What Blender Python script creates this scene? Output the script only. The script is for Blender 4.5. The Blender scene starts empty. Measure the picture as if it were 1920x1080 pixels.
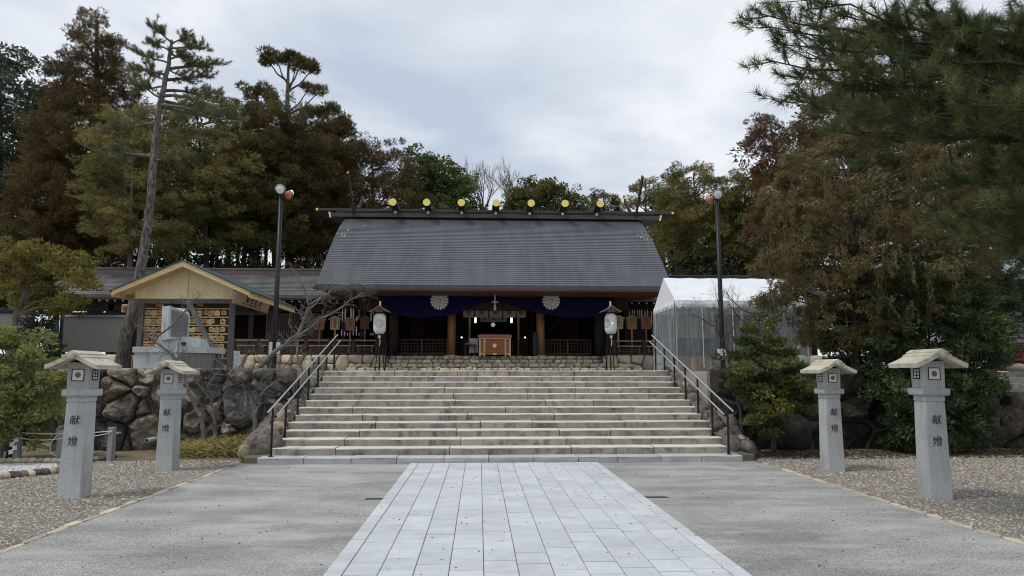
import bpy, math, random
import numpy as np
from mathutils import Vector, Matrix, noise
R = math.radians
SC = bpy.context.scene
COL = SC.collection

# ---------------------------------------------------------------- camera, sky, sun
F, EYE = 1300.0, 1.6
PITCH, YAW = math.atan(163 / 1300), math.atan(61 / 1300)
cam_d = bpy.data.cameras.new('camera')
cam = bpy.data.objects.new('camera', cam_d)
COL.objects.link(cam)
cam.location = (0, 0, EYE)
cam.rotation_euler = (math.pi / 2 + PITCH, 0, -YAW)
cam_d.sensor_width = 36
cam_d.lens = F / 1920 * 36
cam_d.clip_start, cam_d.clip_end = 0.1, 3000
SC.camera = cam
CM = Matrix.Rotation(-YAW, 3, 'Z') @ Matrix.Rotation(math.pi / 2 + PITCH, 3, 'X')

SUN_EL, SUN_AZ = 62, 248          # elevation; azimuth measured clockwise from +Y (behind the camera, to the left)
w = bpy.data.worlds.new('World')
SC.world = w
w.use_nodes = True
nt = w.node_tree
nt.nodes.clear()
def N(t, typ, **kw):
    n = t.nodes.new(typ)
    for k, v in kw.items():
        if hasattr(n, k): setattr(n, k, v)
        else: n.inputs[k].default_value = v
    return n
out = N(nt, 'ShaderNodeOutputWorld')
sky = N(nt, 'ShaderNodeTexSky', sky_type='NISHITA', sun_disc=False, sun_elevation=R(SUN_EL), sun_rotation=R(SUN_AZ))
bg_sky = N(nt, 'ShaderNodeBackground', Strength=0.10)
nt.links.new(sky.outputs[0], bg_sky.inputs[0])
tc = N(nt, 'ShaderNodeTexCoord')
mp = N(nt, 'ShaderNodeMapping')
mp.inputs['Scale'].default_value = (1, 1, 2.2)
mp.inputs['Location'].default_value = (1.3, 0.4, 0.2)
nt.links.new(tc.outputs['Generated'], mp.inputs[0])
n1 = N(nt, 'ShaderNodeTexNoise', Scale=2.1, Detail=6.0, Roughness=0.52, Distortion=0.45)
nt.links.new(mp.outputs[0], n1.inputs['Vector'])
cr = N(nt, 'ShaderNodeValToRGB')
e = cr.color_ramp.elements
e[0].position, e[0].color = 0.38, (0.44, 0.50, 0.60, 1)
e[1].position, e[1].color = 0.63, (0.74, 0.77, 0.81, 1)
x = e.new(0.5); x.color = (0.565, 0.61, 0.68, 1)
nt.links.new(n1.outputs[0], cr.inputs[0])
bg_cl = N(nt, 'ShaderNodeBackground', Strength=1.0)
nt.links.new(cr.outputs[0], bg_cl.inputs[0])
n2 = N(nt, 'ShaderNodeTexNoise', Scale=3.2, Detail=3.0, Roughness=0.5)
nt.links.new(mp.outputs[0], n2.inputs['Vector'])
cr2 = N(nt, 'ShaderNodeValToRGB')
cr2.color_ramp.elements[0].position, cr2.color_ramp.elements[0].color = 0.24, (0.6, 0.6, 0.6, 1)
cr2.color_ramp.elements[1].position, cr2.color_ramp.elements[1].color = 0.36, (0.97, 0.97, 0.97, 1)
nt.links.new(n2.outputs[0], cr2.inputs[0])
mx = N(nt, 'ShaderNodeMixShader')
nt.links.new(cr2.outputs[0], mx.inputs[0])
nt.links.new(bg_sky.outputs[0], mx.inputs[1])
nt.links.new(bg_cl.outputs[0], mx.inputs[2])
nt.links.new(mx.outputs[0], out.inputs[0])

sd = bpy.data.lights.new('sun', 'SUN')
sd.energy, sd.angle, sd.color = 1.5, R(10), (1.0, 0.96, 0.9)
sun = bpy.data.objects.new('sun', sd)
COL.objects.link(sun)
az, el = R(SUN_AZ), R(SUN_EL)
sdir = Vector((math.sin(az) * math.cos(el), math.cos(az) * math.cos(el), math.sin(el)))
sun.rotation_euler = (-sdir).to_track_quat('-Z', 'Y').to_euler()
sun.location = sdir * 60

vs = SC.view_settings
vs.view_transform, vs.look, vs.exposure, vs.gamma = 'Standard', 'None', 0.3, 1
vs.use_curve_mapping = False
SC.cycles.filter_width = 1.05
SC.cycles.adaptive_threshold = 0.006
SC.cycles.max_bounces = 7
SC.cycles.diffuse_bounces = 3
SC.cycles.transparent_max_bounces = 12
SC.cycles.caustics_reflective = False
SC.cycles.caustics_refractive = False

# ---------------------------------------------------------------- helpers
def at(px, py, Y):
    """world point at forward distance Y seen at pixel px,py of the 1920x1080 photograph (used only to measure the place)"""
    d = CM @ Vector(((px - 960) / F, (540 - py) / F, -1))
    return Vector((0, 0, EYE)) + d * (Y / d.y)
def gnd(px, py, z=0.0):
    d = CM @ Vector(((px - 960) / F, (540 - py) / F, -1))
    return Vector((0, 0, EYE)) + d * ((z - EYE) / d.z)

def tag(o, label=None, cat=None, group=None, kind=None):
    if label: o['label'] = label
    if cat: o['category'] = cat
    if group: o['group'] = group
    if kind: o['kind'] = kind
    return o
def thing(name, loc, label, cat, group=None, rz=0):
    o = bpy.data.objects.new(name, None)
    o.empty_display_size = 0.2
    o.location = loc
    o.rotation_euler = (0, 0, rz)
    COL.objects.link(o)
    return tag(o, label, cat, group)
def wl(o):
    v = Vector((0, 0, 0))
    while o is not None:
        v = v + o.location
        o = o.parent
    return v
def link(o, parent=None):
    COL.objects.link(o)
    if parent is not None: o.parent = parent
    return o
KIDS = {}
def copy_tree(o, parent=None):
    c = o.copy()
    COL.objects.link(c)
    if parent is not None: c.parent = parent
    for ch in list(o.children): copy_tree(ch, c)
    return c

class MB:
    def __init__(s): s.v, s.f, s.m = [], [], []
    def add(s, vs_, fs, mi=0):
        b = len(s.v)
        s.v += [tuple(p) for p in vs_]
        s.f += [tuple(b + i for i in f) for f in fs]
        s.m += [mi] * len(fs)
        return s
    def box(s, a, b, mi=0, M=None):
        x0, y0, z0 = a; x1, y1, z1 = b
        p = [(x0, y0, z0), (x1, y0, z0), (x1, y1, z0), (x0, y1, z0), (x0, y0, z1), (x1, y0, z1), (x1, y1, z1), (x0, y1, z1)]
        if M is not None: p = [M @ Vector(q) for q in p]
        return s.add(p, [(0, 3, 2, 1), (4, 5, 6, 7), (0, 1, 5, 4), (1, 2, 6, 5), (2, 3, 7, 6), (3, 0, 4, 7)], mi)
    def cbox(s, c, d, mi=0, M=None):
        return s.box([c[i] - d[i] / 2 for i in range(3)], [c[i] + d[i] / 2 for i in range(3)], mi, M)
    def bbox(s, a, b, w_, mi=0):
        """box with chamfered edges"""
        x0, y0, z0 = a; x1, y1, z1 = b
        rings = []
        for z, i in ((z0, w_), (z0 + w_, 0), (z1 - w_, 0), (z1, w_)):
            c = w_ - i if i == 0 else 0
            k = w_
            rings.append([(x0 + i + (0), y0 + i + k * (i == 0), z), (x0 + i + k * (i == 0), y0 + i, z), (x1 - i - k * (i == 0), y0 + i, z), (x1 - i, y0 + i + k * (i == 0), z),
                          (x1 - i, y1 - i - k * (i == 0), z), (x1 - i - k * (i == 0), y1 - i, z), (x0 + i + k * (i == 0), y1 - i, z), (x0 + i, y1 - i - k * (i == 0), z)])
        # top and bottom rings are degenerate squares spread a little
        for r_ in (0, 3):
            z = rings[r_][0][2]; i = w_; e_ = w_ * 0.6
            rings[r_] = [(x0 + i, y0 + i + e_, z), (x0 + i + e_, y0 + i, z), (x1 - i - e_, y0 + i, z), (x1 - i, y0 + i + e_, z),
                         (x1 - i, y1 - i - e_, z), (x1 - i - e_, y1 - i, z), (x0 + i + e_, y1 - i, z), (x0 + i, y1 - i - e_, z)]
        vs_ = [p for r_ in rings for p in r_]
        fs = []
        for r_ in range(3):
            for k in range(8):
                fs.append((r_ * 8 + k, r_ * 8 + (k + 1) % 8, r_ * 8 + 8 + (k + 1) % 8, r_ * 8 + 8 + k))
        fs.append(tuple(reversed(range(8)))); fs.append(tuple(range(24, 32)))
        return s.add(vs_, fs, mi)
    def tube(s, pts, rad, n=8, mi=0, caps=True):
        pts = [Vector(p) for p in pts]
        if not hasattr(rad, '__len__'): rad = [rad] * len(pts)
        vs_, fs = [], []
        prev = None
        for i, p in enumerate(pts):
            t = (pts[min(i + 1, len(pts) - 1)] - pts[max(i - 1, 0)]).normalized()
            if prev is None:
                a = Vector((0, 0, 1)) if abs(t.z) < 0.9 else Vector((1, 0, 0))
                u = t.cross(a).normalized()
            else:
                u = (prev - t * prev.dot(t)).normalized()
            prev = u
            v = t.cross(u)
            for k in range(n):
                an = 2 * math.pi * k / n
                vs_.append(p + (u * math.cos(an) + v * math.sin(an)) * rad[i])
        for i in range(len(pts) - 1):
            for k in range(n):
                a, b = i * n + k, i * n + (k + 1) % n
                fs.append((a, b, b + n, a + n))
        if caps:
            fs.append(tuple(reversed(range(n))))
            fs.append(tuple(range((len(pts) - 1) * n, len(pts) * n)))
        return s.add(vs_, fs, mi)
    def lathe(s, c, prof, n=16, mi=0, axis='Z'):
        vs_, fs = [], []
        for r_, z in prof:
            for k in range(n):
                a = 2 * math.pi * k / n
                q = (r_ * math.cos(a), r_ * math.sin(a), z)
                if axis == 'Y': q = (q[0], z, q[1])
                vs_.append((c[0] + q[0], c[1] + q[1], c[2] + q[2]))
        for i in range(len(prof) - 1):
            for k in range(n):
                a, b = i * n + k, i * n + (k + 1) % n
                fs.append((a, b, b + n, a + n))
        fs.append(tuple(reversed(range(n)))); fs.append(tuple(range((len(prof) - 1) * n, len(prof) * n)))
        return s.add(vs_, fs, mi)
    def prism(s, poly, d, mi=0):
        """closed polygon (3-D points) extruded along vector d"""
        n = len(poly)
        d = Vector(d)
        p = [Vector(q) for q in poly]
        return s.add(p + [q + d for q in p], [tuple(range(n))[::-1], tuple(range(n, 2 * n))] + [(i, (i + 1) % n, n + (i + 1) % n, n + i) for i in range(n)], mi)
    def mesh(s, name, mats, org=(0, 0, 0), smooth=False, fix=True):
        me = bpy.data.meshes.new(name)
        o = Vector(org)
        me.from_pydata([(p[0] - o.x, p[1] - o.y, p[2] - o.z) for p in s.v], [], s.f)
        for m_ in (mats if isinstance(mats, (list, tuple)) else [mats]): me.materials.append(m_)
        if any(s.m): me.polygons.foreach_set('material_index', s.m)
        if fix:
            import bmesh
            bm = bmesh.new(); bm.from_mesh(me)
            bmesh.ops.recalc_face_normals(bm, faces=bm.faces)
            bm.to_mesh(me); bm.free()
        if smooth: me.polygons.foreach_set('use_smooth', [True] * len(me.polygons))
        me.update()
        return me
    def build(s, name, mats, parent=None, smooth=False, local=False, fix=True):
        org = (0, 0, 0) if (local or parent is None) else wl(parent)
        o = bpy.data.objects.new(name, s.mesh(name, mats, org, smooth, fix))
        return link(o, parent)

def tri_obj(name, V, mat_, parent=None, tint=None, k=3, org=None):
    """V: (n*k,3) loose polygons of k corners each"""
    V = np.asarray(V, dtype=np.float32)
    if org is None and parent is not None: org = wl(parent)
    if org is not None: V = V - np.array(tuple(org), dtype=np.float32)
    n = len(V) // k
    me = bpy.data.meshes.new(name)
    me.vertices.add(len(V)); me.vertices.foreach_set('co', V.ravel())
    me.loops.add(n * k); me.loops.foreach_set('vertex_index', np.arange(n * k, dtype=np.int32))
    me.polygons.add(n); me.polygons.foreach_set('loop_start', np.arange(0, n * k, k, dtype=np.int32))
    me.polygons.foreach_set('loop_total', np.full(n, k, dtype=np.int32))
    me.materials.append(mat_)
    me.update(calc_edges=True)
    if tint is not None:
        at_ = me.attributes.new('tint', 'FLOAT', 'FACE')
        at_.data.foreach_set('value', np.asarray(tint, dtype=np.float32))
    o = bpy.data.objects.new(name, me)
    return link(o, parent)

def text_obj(body, size, mat_, name, parent, loc, rot, squash=1.0, extrude=0.002, local=True, align='CENTER', thin=0):
    c = bpy.data.curves.new('txt', 'FONT')
    c.body, c.size, c.align_x, c.align_y = body, size, align, 'CENTER'
    c.extrude = extrude
    c.offset = thin
    c.resolution_u = 3
    t = bpy.data.objects.new('txt', c)
    COL.objects.link(t)
    bpy.context.view_layer.update()
    me = bpy.data.meshes.new_from_object(t.evaluated_get(bpy.context.evaluated_depsgraph_get()))
    bpy.data.objects.remove(t); bpy.data.curves.remove(c)
    me.name = name
    me.materials.clear(); me.materials.append(mat_)
    o = bpy.data.objects.new(name, me)
    o.location, o.rotation_euler, o.scale = loc, rot, (squash, 1, 1)
    return link(o, parent)

# ---------------------------------------------------------------- materials
def nm(t, a, b, fac):
    m_ = N(t, 'ShaderNodeMix', data_type='RGBA')
    for s_, i in ((a, 6), (b, 7)):
        if hasattr(s_, 'links'): t.links.new(s_, m_.inputs[i])
        else: m_.inputs[i].default_value = tuple(s_) + (1,) * (4 - len(s_))
    if hasattr(fac, 'links'): t.links.new(fac, m_.inputs[0])
    else: m_.inputs[0].default_value = fac
    return m_.outputs[2]
def nnoise(t, scale, detail=4, rough=0.6, stretch=(1, 1, 1), coord='pos', lo=0.35, hi=0.65, dist=0.0):
    if coord == 'pos':
        src = N(t, 'ShaderNodeNewGeometry').outputs['Position']
    else:
        src = N(t, 'ShaderNodeTexCoord').outputs['Object']
    m_ = N(t, 'ShaderNodeMapping'); m_.inputs['Scale'].default_value = stretch
    t.links.new(src, m_.inputs[0])
    n_ = N(t, 'ShaderNodeTexNoise', Scale=scale, Detail=detail, Roughness=rough, Distortion=dist)
    t.links.new(m_.outputs[0], n_.inputs['Vector'])
    r_ = N(t, 'ShaderNodeMapRange')
    r_.inputs['From Min'].default_value, r_.inputs['From Max'].default_value = lo, hi
    t.links.new(n_.outputs[0], r_.inputs[0])
    return r_.outputs[0]
def nrand(t):
    return N(t, 'ShaderNodeObjectInfo').outputs['Random']
def mat(name, c1, c2=None, scale=3, stretch=(1, 1, 1), rough=0.8, detail=5, coord='pos', c3=None, scale3=1, stretch3=(1, 1, 1), lo3=0.55, hi3=0.7,
        rnd=None, bump=0.0, bscale=30, bstretch=(1, 1, 1), metal=0, spec=0.3, trans=None, emit=None, lo=0.35, hi=0.65, speck=None):
    m_ = bpy.data.materials.new(name)
    m_.use_nodes = True
    t = m_.node_tree
    t.nodes.clear()
    o = N(t, 'ShaderNodeOutputMaterial')
    p = N(t, 'ShaderNodeBsdfPrincipled', Roughness=rough, Metallic=metal)
    p.inputs['Specular IOR Level'].default_value = spec
    col = tuple(c1)
    if c2 is not None: col = nm(t, c1, c2, nnoise(t, scale, detail, 0.6, stretch, coord, lo, hi))
    if rnd is not None:
        a, b = rnd
        col2 = nm(t, a, b, nrand(t))
        mm = N(t, 'ShaderNodeMix', data_type='RGBA', blend_type='MULTIPLY'); mm.inputs[0].default_value = 1
        if hasattr(col, 'links'): t.links.new(col, mm.inputs[6])
        else: mm.inputs[6].default_value = tuple(col) + (1,)
        t.links.new(col2, mm.inputs[7])
        col = mm.outputs[2]
    if speck is not None:
        sc_, dk, lt = speck
        f = nnoise(t, sc_, 2, 0.7, (1, 1, 1), coord, 0.3, 0.7)
        mm = N(t, 'ShaderNodeMix', data_type='RGBA', blend_type='MULTIPLY'); mm.inputs[0].default_value = 1
        if hasattr(col, 'links'): t.links.new(col, mm.inputs[6])
        else: mm.inputs[6].default_value = tuple(col) + (1,)
        t.links.new(nm(t, (dk,) * 3, (lt,) * 3, f), mm.inputs[7])
        col = mm.outputs[2]
    if c3 is not None: col = nm(t, col, c3, nnoise(t, scale3, 5, 0.65, stretch3, coord, lo3, hi3))
    if hasattr(col, 'links'): t.links.new(col, p.inputs['Base Color'])
    else: p.inputs['Base Color'].default_value = col + (1,)
    if bump:
        b = N(t, 'ShaderNodeBump', Strength=min(1, bump), Distance=0.02)
        t.links.new(nnoise(t, bscale, 5, 0.65, bstretch, coord, 0.2, 0.8), b.inputs['Height'])
        t.links.new(b.outputs[0], p.inputs['Normal'])
    if emit is not None:
        p.inputs['Emission Color'].default_value = tuple(emit[:3]) + (1,)
        p.inputs['Emission Strength'].default_value = emit[3]
    t.links.new(p.outputs[0], o.inputs[0])
    return m_
def leafmat(name, cols, trans=0.25, spec=0.15, gain=1.0):
    cols = [tuple(min(.6, v * gain) for v in c_) for c_ in cols]
    m_ = bpy.data.materials.new(name)
    m_.use_nodes = True
    t = m_.node_tree; t.nodes.clear()
    o = N(t, 'ShaderNodeOutputMaterial')
    a = N(t, 'ShaderNodeAttribute', attribute_name='tint')
    r_ = N(t, 'ShaderNodeValToRGB')
    el_ = r_.color_ramp.elements
    n = len(cols)
    el_[0].position, el_[0].color = 0, cols[0] + (1,)
    el_[1].position, el_[1].color = 1, cols[-1] + (1,)
    for i in range(1, n - 1):
        q = el_.new(i / (n - 1)); q.color = cols[i] + (1,)
    t.links.new(a.outputs['Fac'], r_.inputs[0])
    p = N(t, 'ShaderNodeBsdfPrincipled', Roughness=0.65)
    p.inputs['Specular IOR Level'].default_value = spec
    t.links.new(r_.outputs[0], p.inputs['Base Color'])
    tr = N(t, 'ShaderNodeBsdfTranslucent')
    t.links.new(r_.outputs[0], tr.inputs[0])
    mx_ = N(t, 'ShaderNodeMixShader'); mx_.inputs[0].default_value = trans
    t.links.new(p.outputs[0], mx_.inputs[1]); t.links.new(tr.outputs[0], mx_.inputs[2])
    t.links.new(mx_.outputs[0], o.inputs[0])
    return m_

M = {}
M['earth'] = mat('earth', (.13, .10, .07), (.22, .18, .12), 2.5, c3=(.06, .065, .03), scale3=.6, bump=.5, bscale=25)
M['terrace'] = mat('terrace_sand', (.30, .27, .22), (.38, .35, .29), 3, bump=.3)
M['gravel'] = mat('gravel_bed', (.21, .19, .155), (.35, .32, .265), 45, detail=3, c3=(.15, .125, .10), scale3=.9, lo3=.45, hi3=.8, bump=1, bscale=60)
M['pebble'] = leafmat('pebble', [(.12, .105, .08), (.27, .24, .19), (.36, .325, .265), (.44, .41, .35), (.21, .18, .14), (.32, .28, .225), (.60, .57, .52)], 0, .3)
M['white_gravel'] = mat('white_gravel', (.62, .63, .64), (.8, .8, .8), 40, detail=3, bump=1, bscale=60)
def asphalt():
    m_ = mat('apron_asphalt', (.24, .238, .222), (.40, .398, .375), .9, stretch=(.6, 1.2, 1), rough=.9, c3=(.50, .50, .48), scale3=1.3, stretch3=(.5, 1.3, 1), lo3=.50, hi3=.78,
             bump=.6, bscale=70, speck=(70, .42, 1.6))
    return m_
M['asphalt'] = asphalt()
M['tile'] = mat('path_tile', (.50, .53, .545), (.56, .585, .60), 7, rough=.7, rnd=((.88, .885, .89), (1.04, 1.04, 1.04)), speck=(120, .93, 1.06), c3=(.38, .395, .39), scale3=1.3, lo3=.50, hi3=.85, bump=.08, bscale=150)
M['joint'] = mat('tile_joint', (.12, .125, .125), rough=.9)
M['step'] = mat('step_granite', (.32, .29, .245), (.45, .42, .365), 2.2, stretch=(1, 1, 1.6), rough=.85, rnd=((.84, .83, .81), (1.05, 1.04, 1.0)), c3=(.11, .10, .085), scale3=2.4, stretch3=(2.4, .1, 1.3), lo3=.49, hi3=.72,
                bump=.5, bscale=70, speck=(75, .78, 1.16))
M['tread'] = mat('worn_skylit_tread_granite', (.60, .57, .515), (.72, .69, .64), 3, rough=.85, rnd=((.9, .9, .89), (1.04, 1.04, 1.03)), c3=(.40, .365, .30), scale3=3, lo3=.56, hi3=.8, bump=.4, bscale=70, speck=(75, .85, 1.12))  # foot wear, with the light from above also painted into the paler tone
M['kerb'] = mat('kerb_granite', (.42, .42, .41), (.52, .52, .50), 4, rough=.85, rnd=((.9, .9, .9), (1.05, 1.05, 1.05)), bump=.3, bscale=80, speck=(90, .85, 1.12))
M['lantern'] = mat('lantern_granite', (.43, .44, .44), (.52, .53, .53), 3, stretch=(1, 1, .5), rough=.85, rnd=((.90, .90, .89), (1.08, 1.09, 1.10)), coord='obj', c3=(.33, .33, .31), scale3=2.6, stretch3=(3, 3, .35), lo3=.48, hi3=.72, bump=.5, bscale=90, speck=(85, .68, 1.25))
M['lantern_roof'] = mat('lantern_roof_stone', (.52, .475, .37), (.64, .59, .48), 4, coord='obj', rough=.9, c3=(.27, .24, .18), scale3=6, lo3=.52, hi3=.75, bump=.5, bscale=60, speck=(70, .85, 1.1))
M['black'] = mat('black_paint', (.012, .012, .014), rough=.45)
M['carve'] = mat('carved_ink', (.02, .022, .025), rough=.8)
M['bronze'] = mat('bronze_disc', (.21, .15, .08), (.14, .10, .055), 30, rough=.7)
M['paper'] = mat('paper_screen', (.66, .66, .64), rough=.9)
def rockmat(name, a, b, c, d, rr=((.7, .7, .7), (1.15, 1.12, 1.08))):
    m_ = bpy.data.materials.new(name); m_.use_nodes = True
    t = m_.node_tree; t.nodes.clear()
    o = N(t, 'ShaderNodeOutputMaterial')
    p = N(t, 'ShaderNodeBsdfPrincipled', Roughness=.9)
    p.inputs['Specular IOR Level'].default_value = .2
    col = nm(t, a, b, nnoise(t, 2.4, 10, .72, (1, 1, 1), 'pos', .40, .60, .6))
    rc = N(t, 'ShaderNodeValToRGB')
    el_ = rc.color_ramp.elements
    el_[0].position, el_[0].color = 0, (.45, .45, .47, 1)
    el_[1].position, el_[1].color = 1, (1.9, 1.65, 1.25, 1)
    for q_, cc in ((.25, (.75, .72, .7, 1)), (.45, (1.3, 1.12, .85, 1)), (.62, (.6, .6, .62, 1)), (.8, (1.05, 1.0, .95, 1))):
        q = el_.new(q_); q.color = cc
    t.links.new(nrand(t), rc.inputs[0])
    mm = N(t, 'ShaderNodeMix', data_type='RGBA', blend_type='MULTIPLY'); mm.inputs[0].default_value = rr if isinstance(rr, float) else 1
    t.links.new(col, mm.inputs[6]); t.links.new(rc.outputs[0], mm.inputs[7])
    col = nm(t, mm.outputs[2], c, nnoise(t, 4, 10, .78, (1, 1, 1), 'pos', .50, .64, .8))
    col = nm(t, col, tuple(v * 1.25 for v in d), nnoise(t, 11, 10, .8, (1, 1, 1), 'pos', .58, .66, .3))
    col = nm(t, col, d, nnoise(t, 2.2, 6, .7, (2.2, 2.2, .35), 'pos', .58, .72))
    t.links.new(col, p.inputs['Base Color'])
    b_ = N(t, 'ShaderNodeBump', Strength=1, Distance=.05)
    t.links.new(nnoise(t, 9, 10, .7, (1, 1, 1), 'pos', .2, .8), b_.inputs['Height'])
    t.links.new(b_.outputs[0], p.inputs['Normal'])
    t.links.new(p.outputs[0], o.inputs[0])
    return m_
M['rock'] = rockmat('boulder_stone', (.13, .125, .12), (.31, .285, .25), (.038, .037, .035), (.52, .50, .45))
M['rock_dark'] = rockmat('shaded_stone', (.05, .048, .045), (.11, .10, .085), (.03, .032, .025), (.15, .14, .12))  # boulder stone darkened in its colour for the shade under the trees
M['cobble'] = mat('cobble_stone', (.47, .42, .33), (.60, .545, .44), 4, rough=.9, rnd=((.66, .66, .68), (1.16, 1.08, .93)), c3=(.20, .18, .15), scale3=5, lo3=.55, hi3=.75, bump=.6, bscale=25)
M['mortar'] = mat('dark_mortar', (.15, .135, .11), rough=.95)
M['roof'] = mat('roof_copper', (.078, .085, .097), (.108, .115, .128), 1.2, stretch=(2.5, .2, .5), rough=.55, spec=.4, c3=(.122, .128, .138), scale3=2.0, stretch3=(4, .3, .3), lo3=.55, hi3=.8, bump=.15, bscale=20)
M['roof_wing'] = mat('wing_roof_metal', (.11, .105, .11), (.17, .165, .17), 1.2, stretch=(1.5, .4, .4), rough=.55, c3=(.22, .21, .21), scale3=1.4, lo3=.52, hi3=.75, bump=.15)
M['ridge'] = mat('ridge_metal', (.055, .053, .056), (.085, .08, .08), 2, stretch=(.3, 1, 3), rough=.5)
M['ridge_wing'] = mat('wing_ridge_metal', (.15, .11, .10), (.21, .17, .16), 2, stretch=(.4, 1, 1), rough=.5)
M['redwood'] = mat('eave_boards', (.075, .035, .026), (.11, .052, .038), 3, stretch=(.2, 1, 1), rough=.7)
M['gold'] = mat('gilt_metal', (.95, .80, .20), rough=.4, metal=.1, spec=.6)
M['gold_dull'] = mat('gilt_dull', (.62, .42, .12), rough=.4, metal=.8)
M['logblack'] = mat('log_lacquer', (.02, .017, .016), rough=.5)
M['darkwood'] = mat('dark_timber', (.030, .020, .016), (.055, .036, .026), 3, stretch=(3, 3, .3), rough=.75)
M['midwood'] = mat('brown_timber', (.085, .055, .04), (.13, .09, .065), 3, stretch=(3, 3, .4), rough=.75)
M['greywood'] = mat('weathered_rail', (.17, .135, .105), (.25, .205, .165), 3, stretch=(.4, 1, 1), rough=.8)
M['pillar'] = mat('cypress_pillar', (.20, .10, .045), (.34, .18, .085), 2.5, stretch=(9, 9, .25), rough=.5, c3=(.10, .055, .03), scale3=4, stretch3=(5, 5, .2))
M['palewood'] = mat('pale_wood', (.42, .29, .15), (.52, .38, .21), 2.5, stretch=(1, 1, 5), rough=.65)
M['plywood'] = mat('plywood', (.62, .50, .29), (.74, .63, .41), 1.3, stretch=(2, 1, .5), rough=.6, c3=(.52, .40, .21), scale3=2)
M['lightwood'] = mat('light_timber', (.60, .44, .22), (.68, .52, .29), 4, stretch=(.5, .5, 3), rough=.6)
M['oldwood'] = mat('grey_timber', (.075, .072, .068), (.13, .125, .12), 3, stretch=(5, 5, .4), rough=.85)
M['redboard'] = mat('red_boards', (.075, .028, .02), (.11, .045, .03), 2, stretch=(.3, 1, 3), rough=.8)
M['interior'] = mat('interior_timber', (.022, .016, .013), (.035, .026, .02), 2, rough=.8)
M['purple'] = mat('purple_cloth', (.007, .0045, .028), (.011, .008, .044), 6, rough=.95, spec=.1)
M['crest'] = mat('crest_print', (.52, .52, .50), rough=.9)
M['crestline'] = mat('crest_line', (.03, .03, .05), rough=.9)
M['whitecloth'] = mat('white_cloth', (.82, .84, .84), (.86, .87, .87), 5, rough=.9)
M['redcord'] = mat('red_ribbon', (.25, .02, .03), rough=.8)
M['boxwood'] = mat('offering_box_wood', (.30, .115, .06), (.38, .155, .085), 3, stretch=(.4, 1, 4), rough=.5)
M['boxtrim'] = mat('offering_box_trim', (.60, .44, .28), rough=.5)
M['steel'] = mat('brushed_steel', (.62, .63, .64), rough=.32, metal=.9)
M['greenmetal'] = mat('green_sheet_roof', (.045, .075, .065), (.06, .09, .08), 4, rough=.5)
M['signtan'] = mat('tan_signboard', (.46, .36, .28), (.50, .40, .31), 2, rough=.7)
M['greyboard'] = mat('grey_board', (.21, .205, .195), rough=.8)
M['granite_grey'] = mat('monument_granite', (.40, .42, .43), (.50, .52, .53), 5, rough=.8, speck=(90, .85, 1.1), c3=(.28, .29, .29), scale3=2, stretch3=(2, 2, .4), bump=.15, bscale=90)
M['granite_dark'] = mat('polished_plaque', (.15, .16, .16), (.20, .21, .21), 14, rough=.45, speck=(60, .7, 1.2))
M['postwood'] = mat('grey_post', (.20, .20, .21), (.30, .30, .31), 4, stretch=(5, 5, .4), rough=.85)
M['rope'] = mat('white_rope', (.62, .61, .57), rough=.9)
M['white'] = mat('white_paper', (.80, .80, .80), rough=.9)
M['whitebox'] = mat('white_box', (.60, .64, .66), rough=.6)
M['tent'] = mat('tent_fabric', (.74, .77, .80), (.80, .82, .84), 2, rough=.6, c3=(.62, .66, .70), scale3=1.5, stretch3=(1, 1, 3), bump=.1, bscale=3)
M['red'] = mat('orange_red_lens', (.42, .16, .10), rough=.4)
M['glass_lens'] = mat('lamp_lens', (.70, .73, .74), rough=.2, spec=.6)
M['emalight'] = mat('ema_wood', (.72, .53, .28), (.80, .64, .38), 30, rough=.7, rnd=((.55, .50, .44), (1.08, 1.08, 1.08)))
M['emared'] = mat('ema_red', (.55, .12, .06), (.62, .25, .12), 60, rough=.7)
M['lit'] = mat('lit_lamp', (.9, .9, .9), emit=(.85, 1, .95, 1.3))
M['bulb'] = mat('lit_bulb', (.9, .8, .6), emit=(1, .75, .4, 2.0))
M['mirror'] = mat('glowing_mirror_disc', (.6, .62, .62), rough=.4, metal=.5, emit=(.8, .85, .85, .25))  # weak glow of its own in place of reflected light
M['bark_grey'] = mat('bark_grey', (.11, .095, .08), (.19, .17, .15), 6, stretch=(3, 3, .6), rough=.95, bump=1, bscale=9, bstretch=(3, 3, .8))
M['bark_dark'] = mat('bark_dark', (.05, .038, .03), (.09, .07, .055), 6, stretch=(3, 3, .5), rough=.95, bump=1, bscale=10, bstretch=(3, 3, .8))
M['bark_pine'] = mat('bark_pine', (.11, .095, .085), (.24, .21, .19), 5, stretch=(2, 2, .8), rough=.95, c3=(.05, .04, .035), scale3=9, stretch3=(2, 2, .6), lo3=.5, hi3=.62, bump=1, bscale=8)
M['twig'] = mat('twig_bark', (.12, .105, .10), (.22, .20, .185), 6, c3=(.30, .29, .27), scale3=5, lo3=.58, hi3=.66, bump=.6, bscale=20, rough=.9)
M['twig_dark'] = mat('dark_twig', (.055, .048, .045), (.09, .08, .075), 8, rough=.9)
M['shadewall'] = mat('shaded_white_boards', (.30, .31, .33), rough=.8)  # white boards coloured grey, their shade put into the paint
M['greensteel'] = mat('green_edge', (.05, .13, .10), rough=.5)
M['verdigris'] = mat('verdigris_roof', (.22, .34, .32), (.30, .40, .38), 3, rough=.6)
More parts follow.
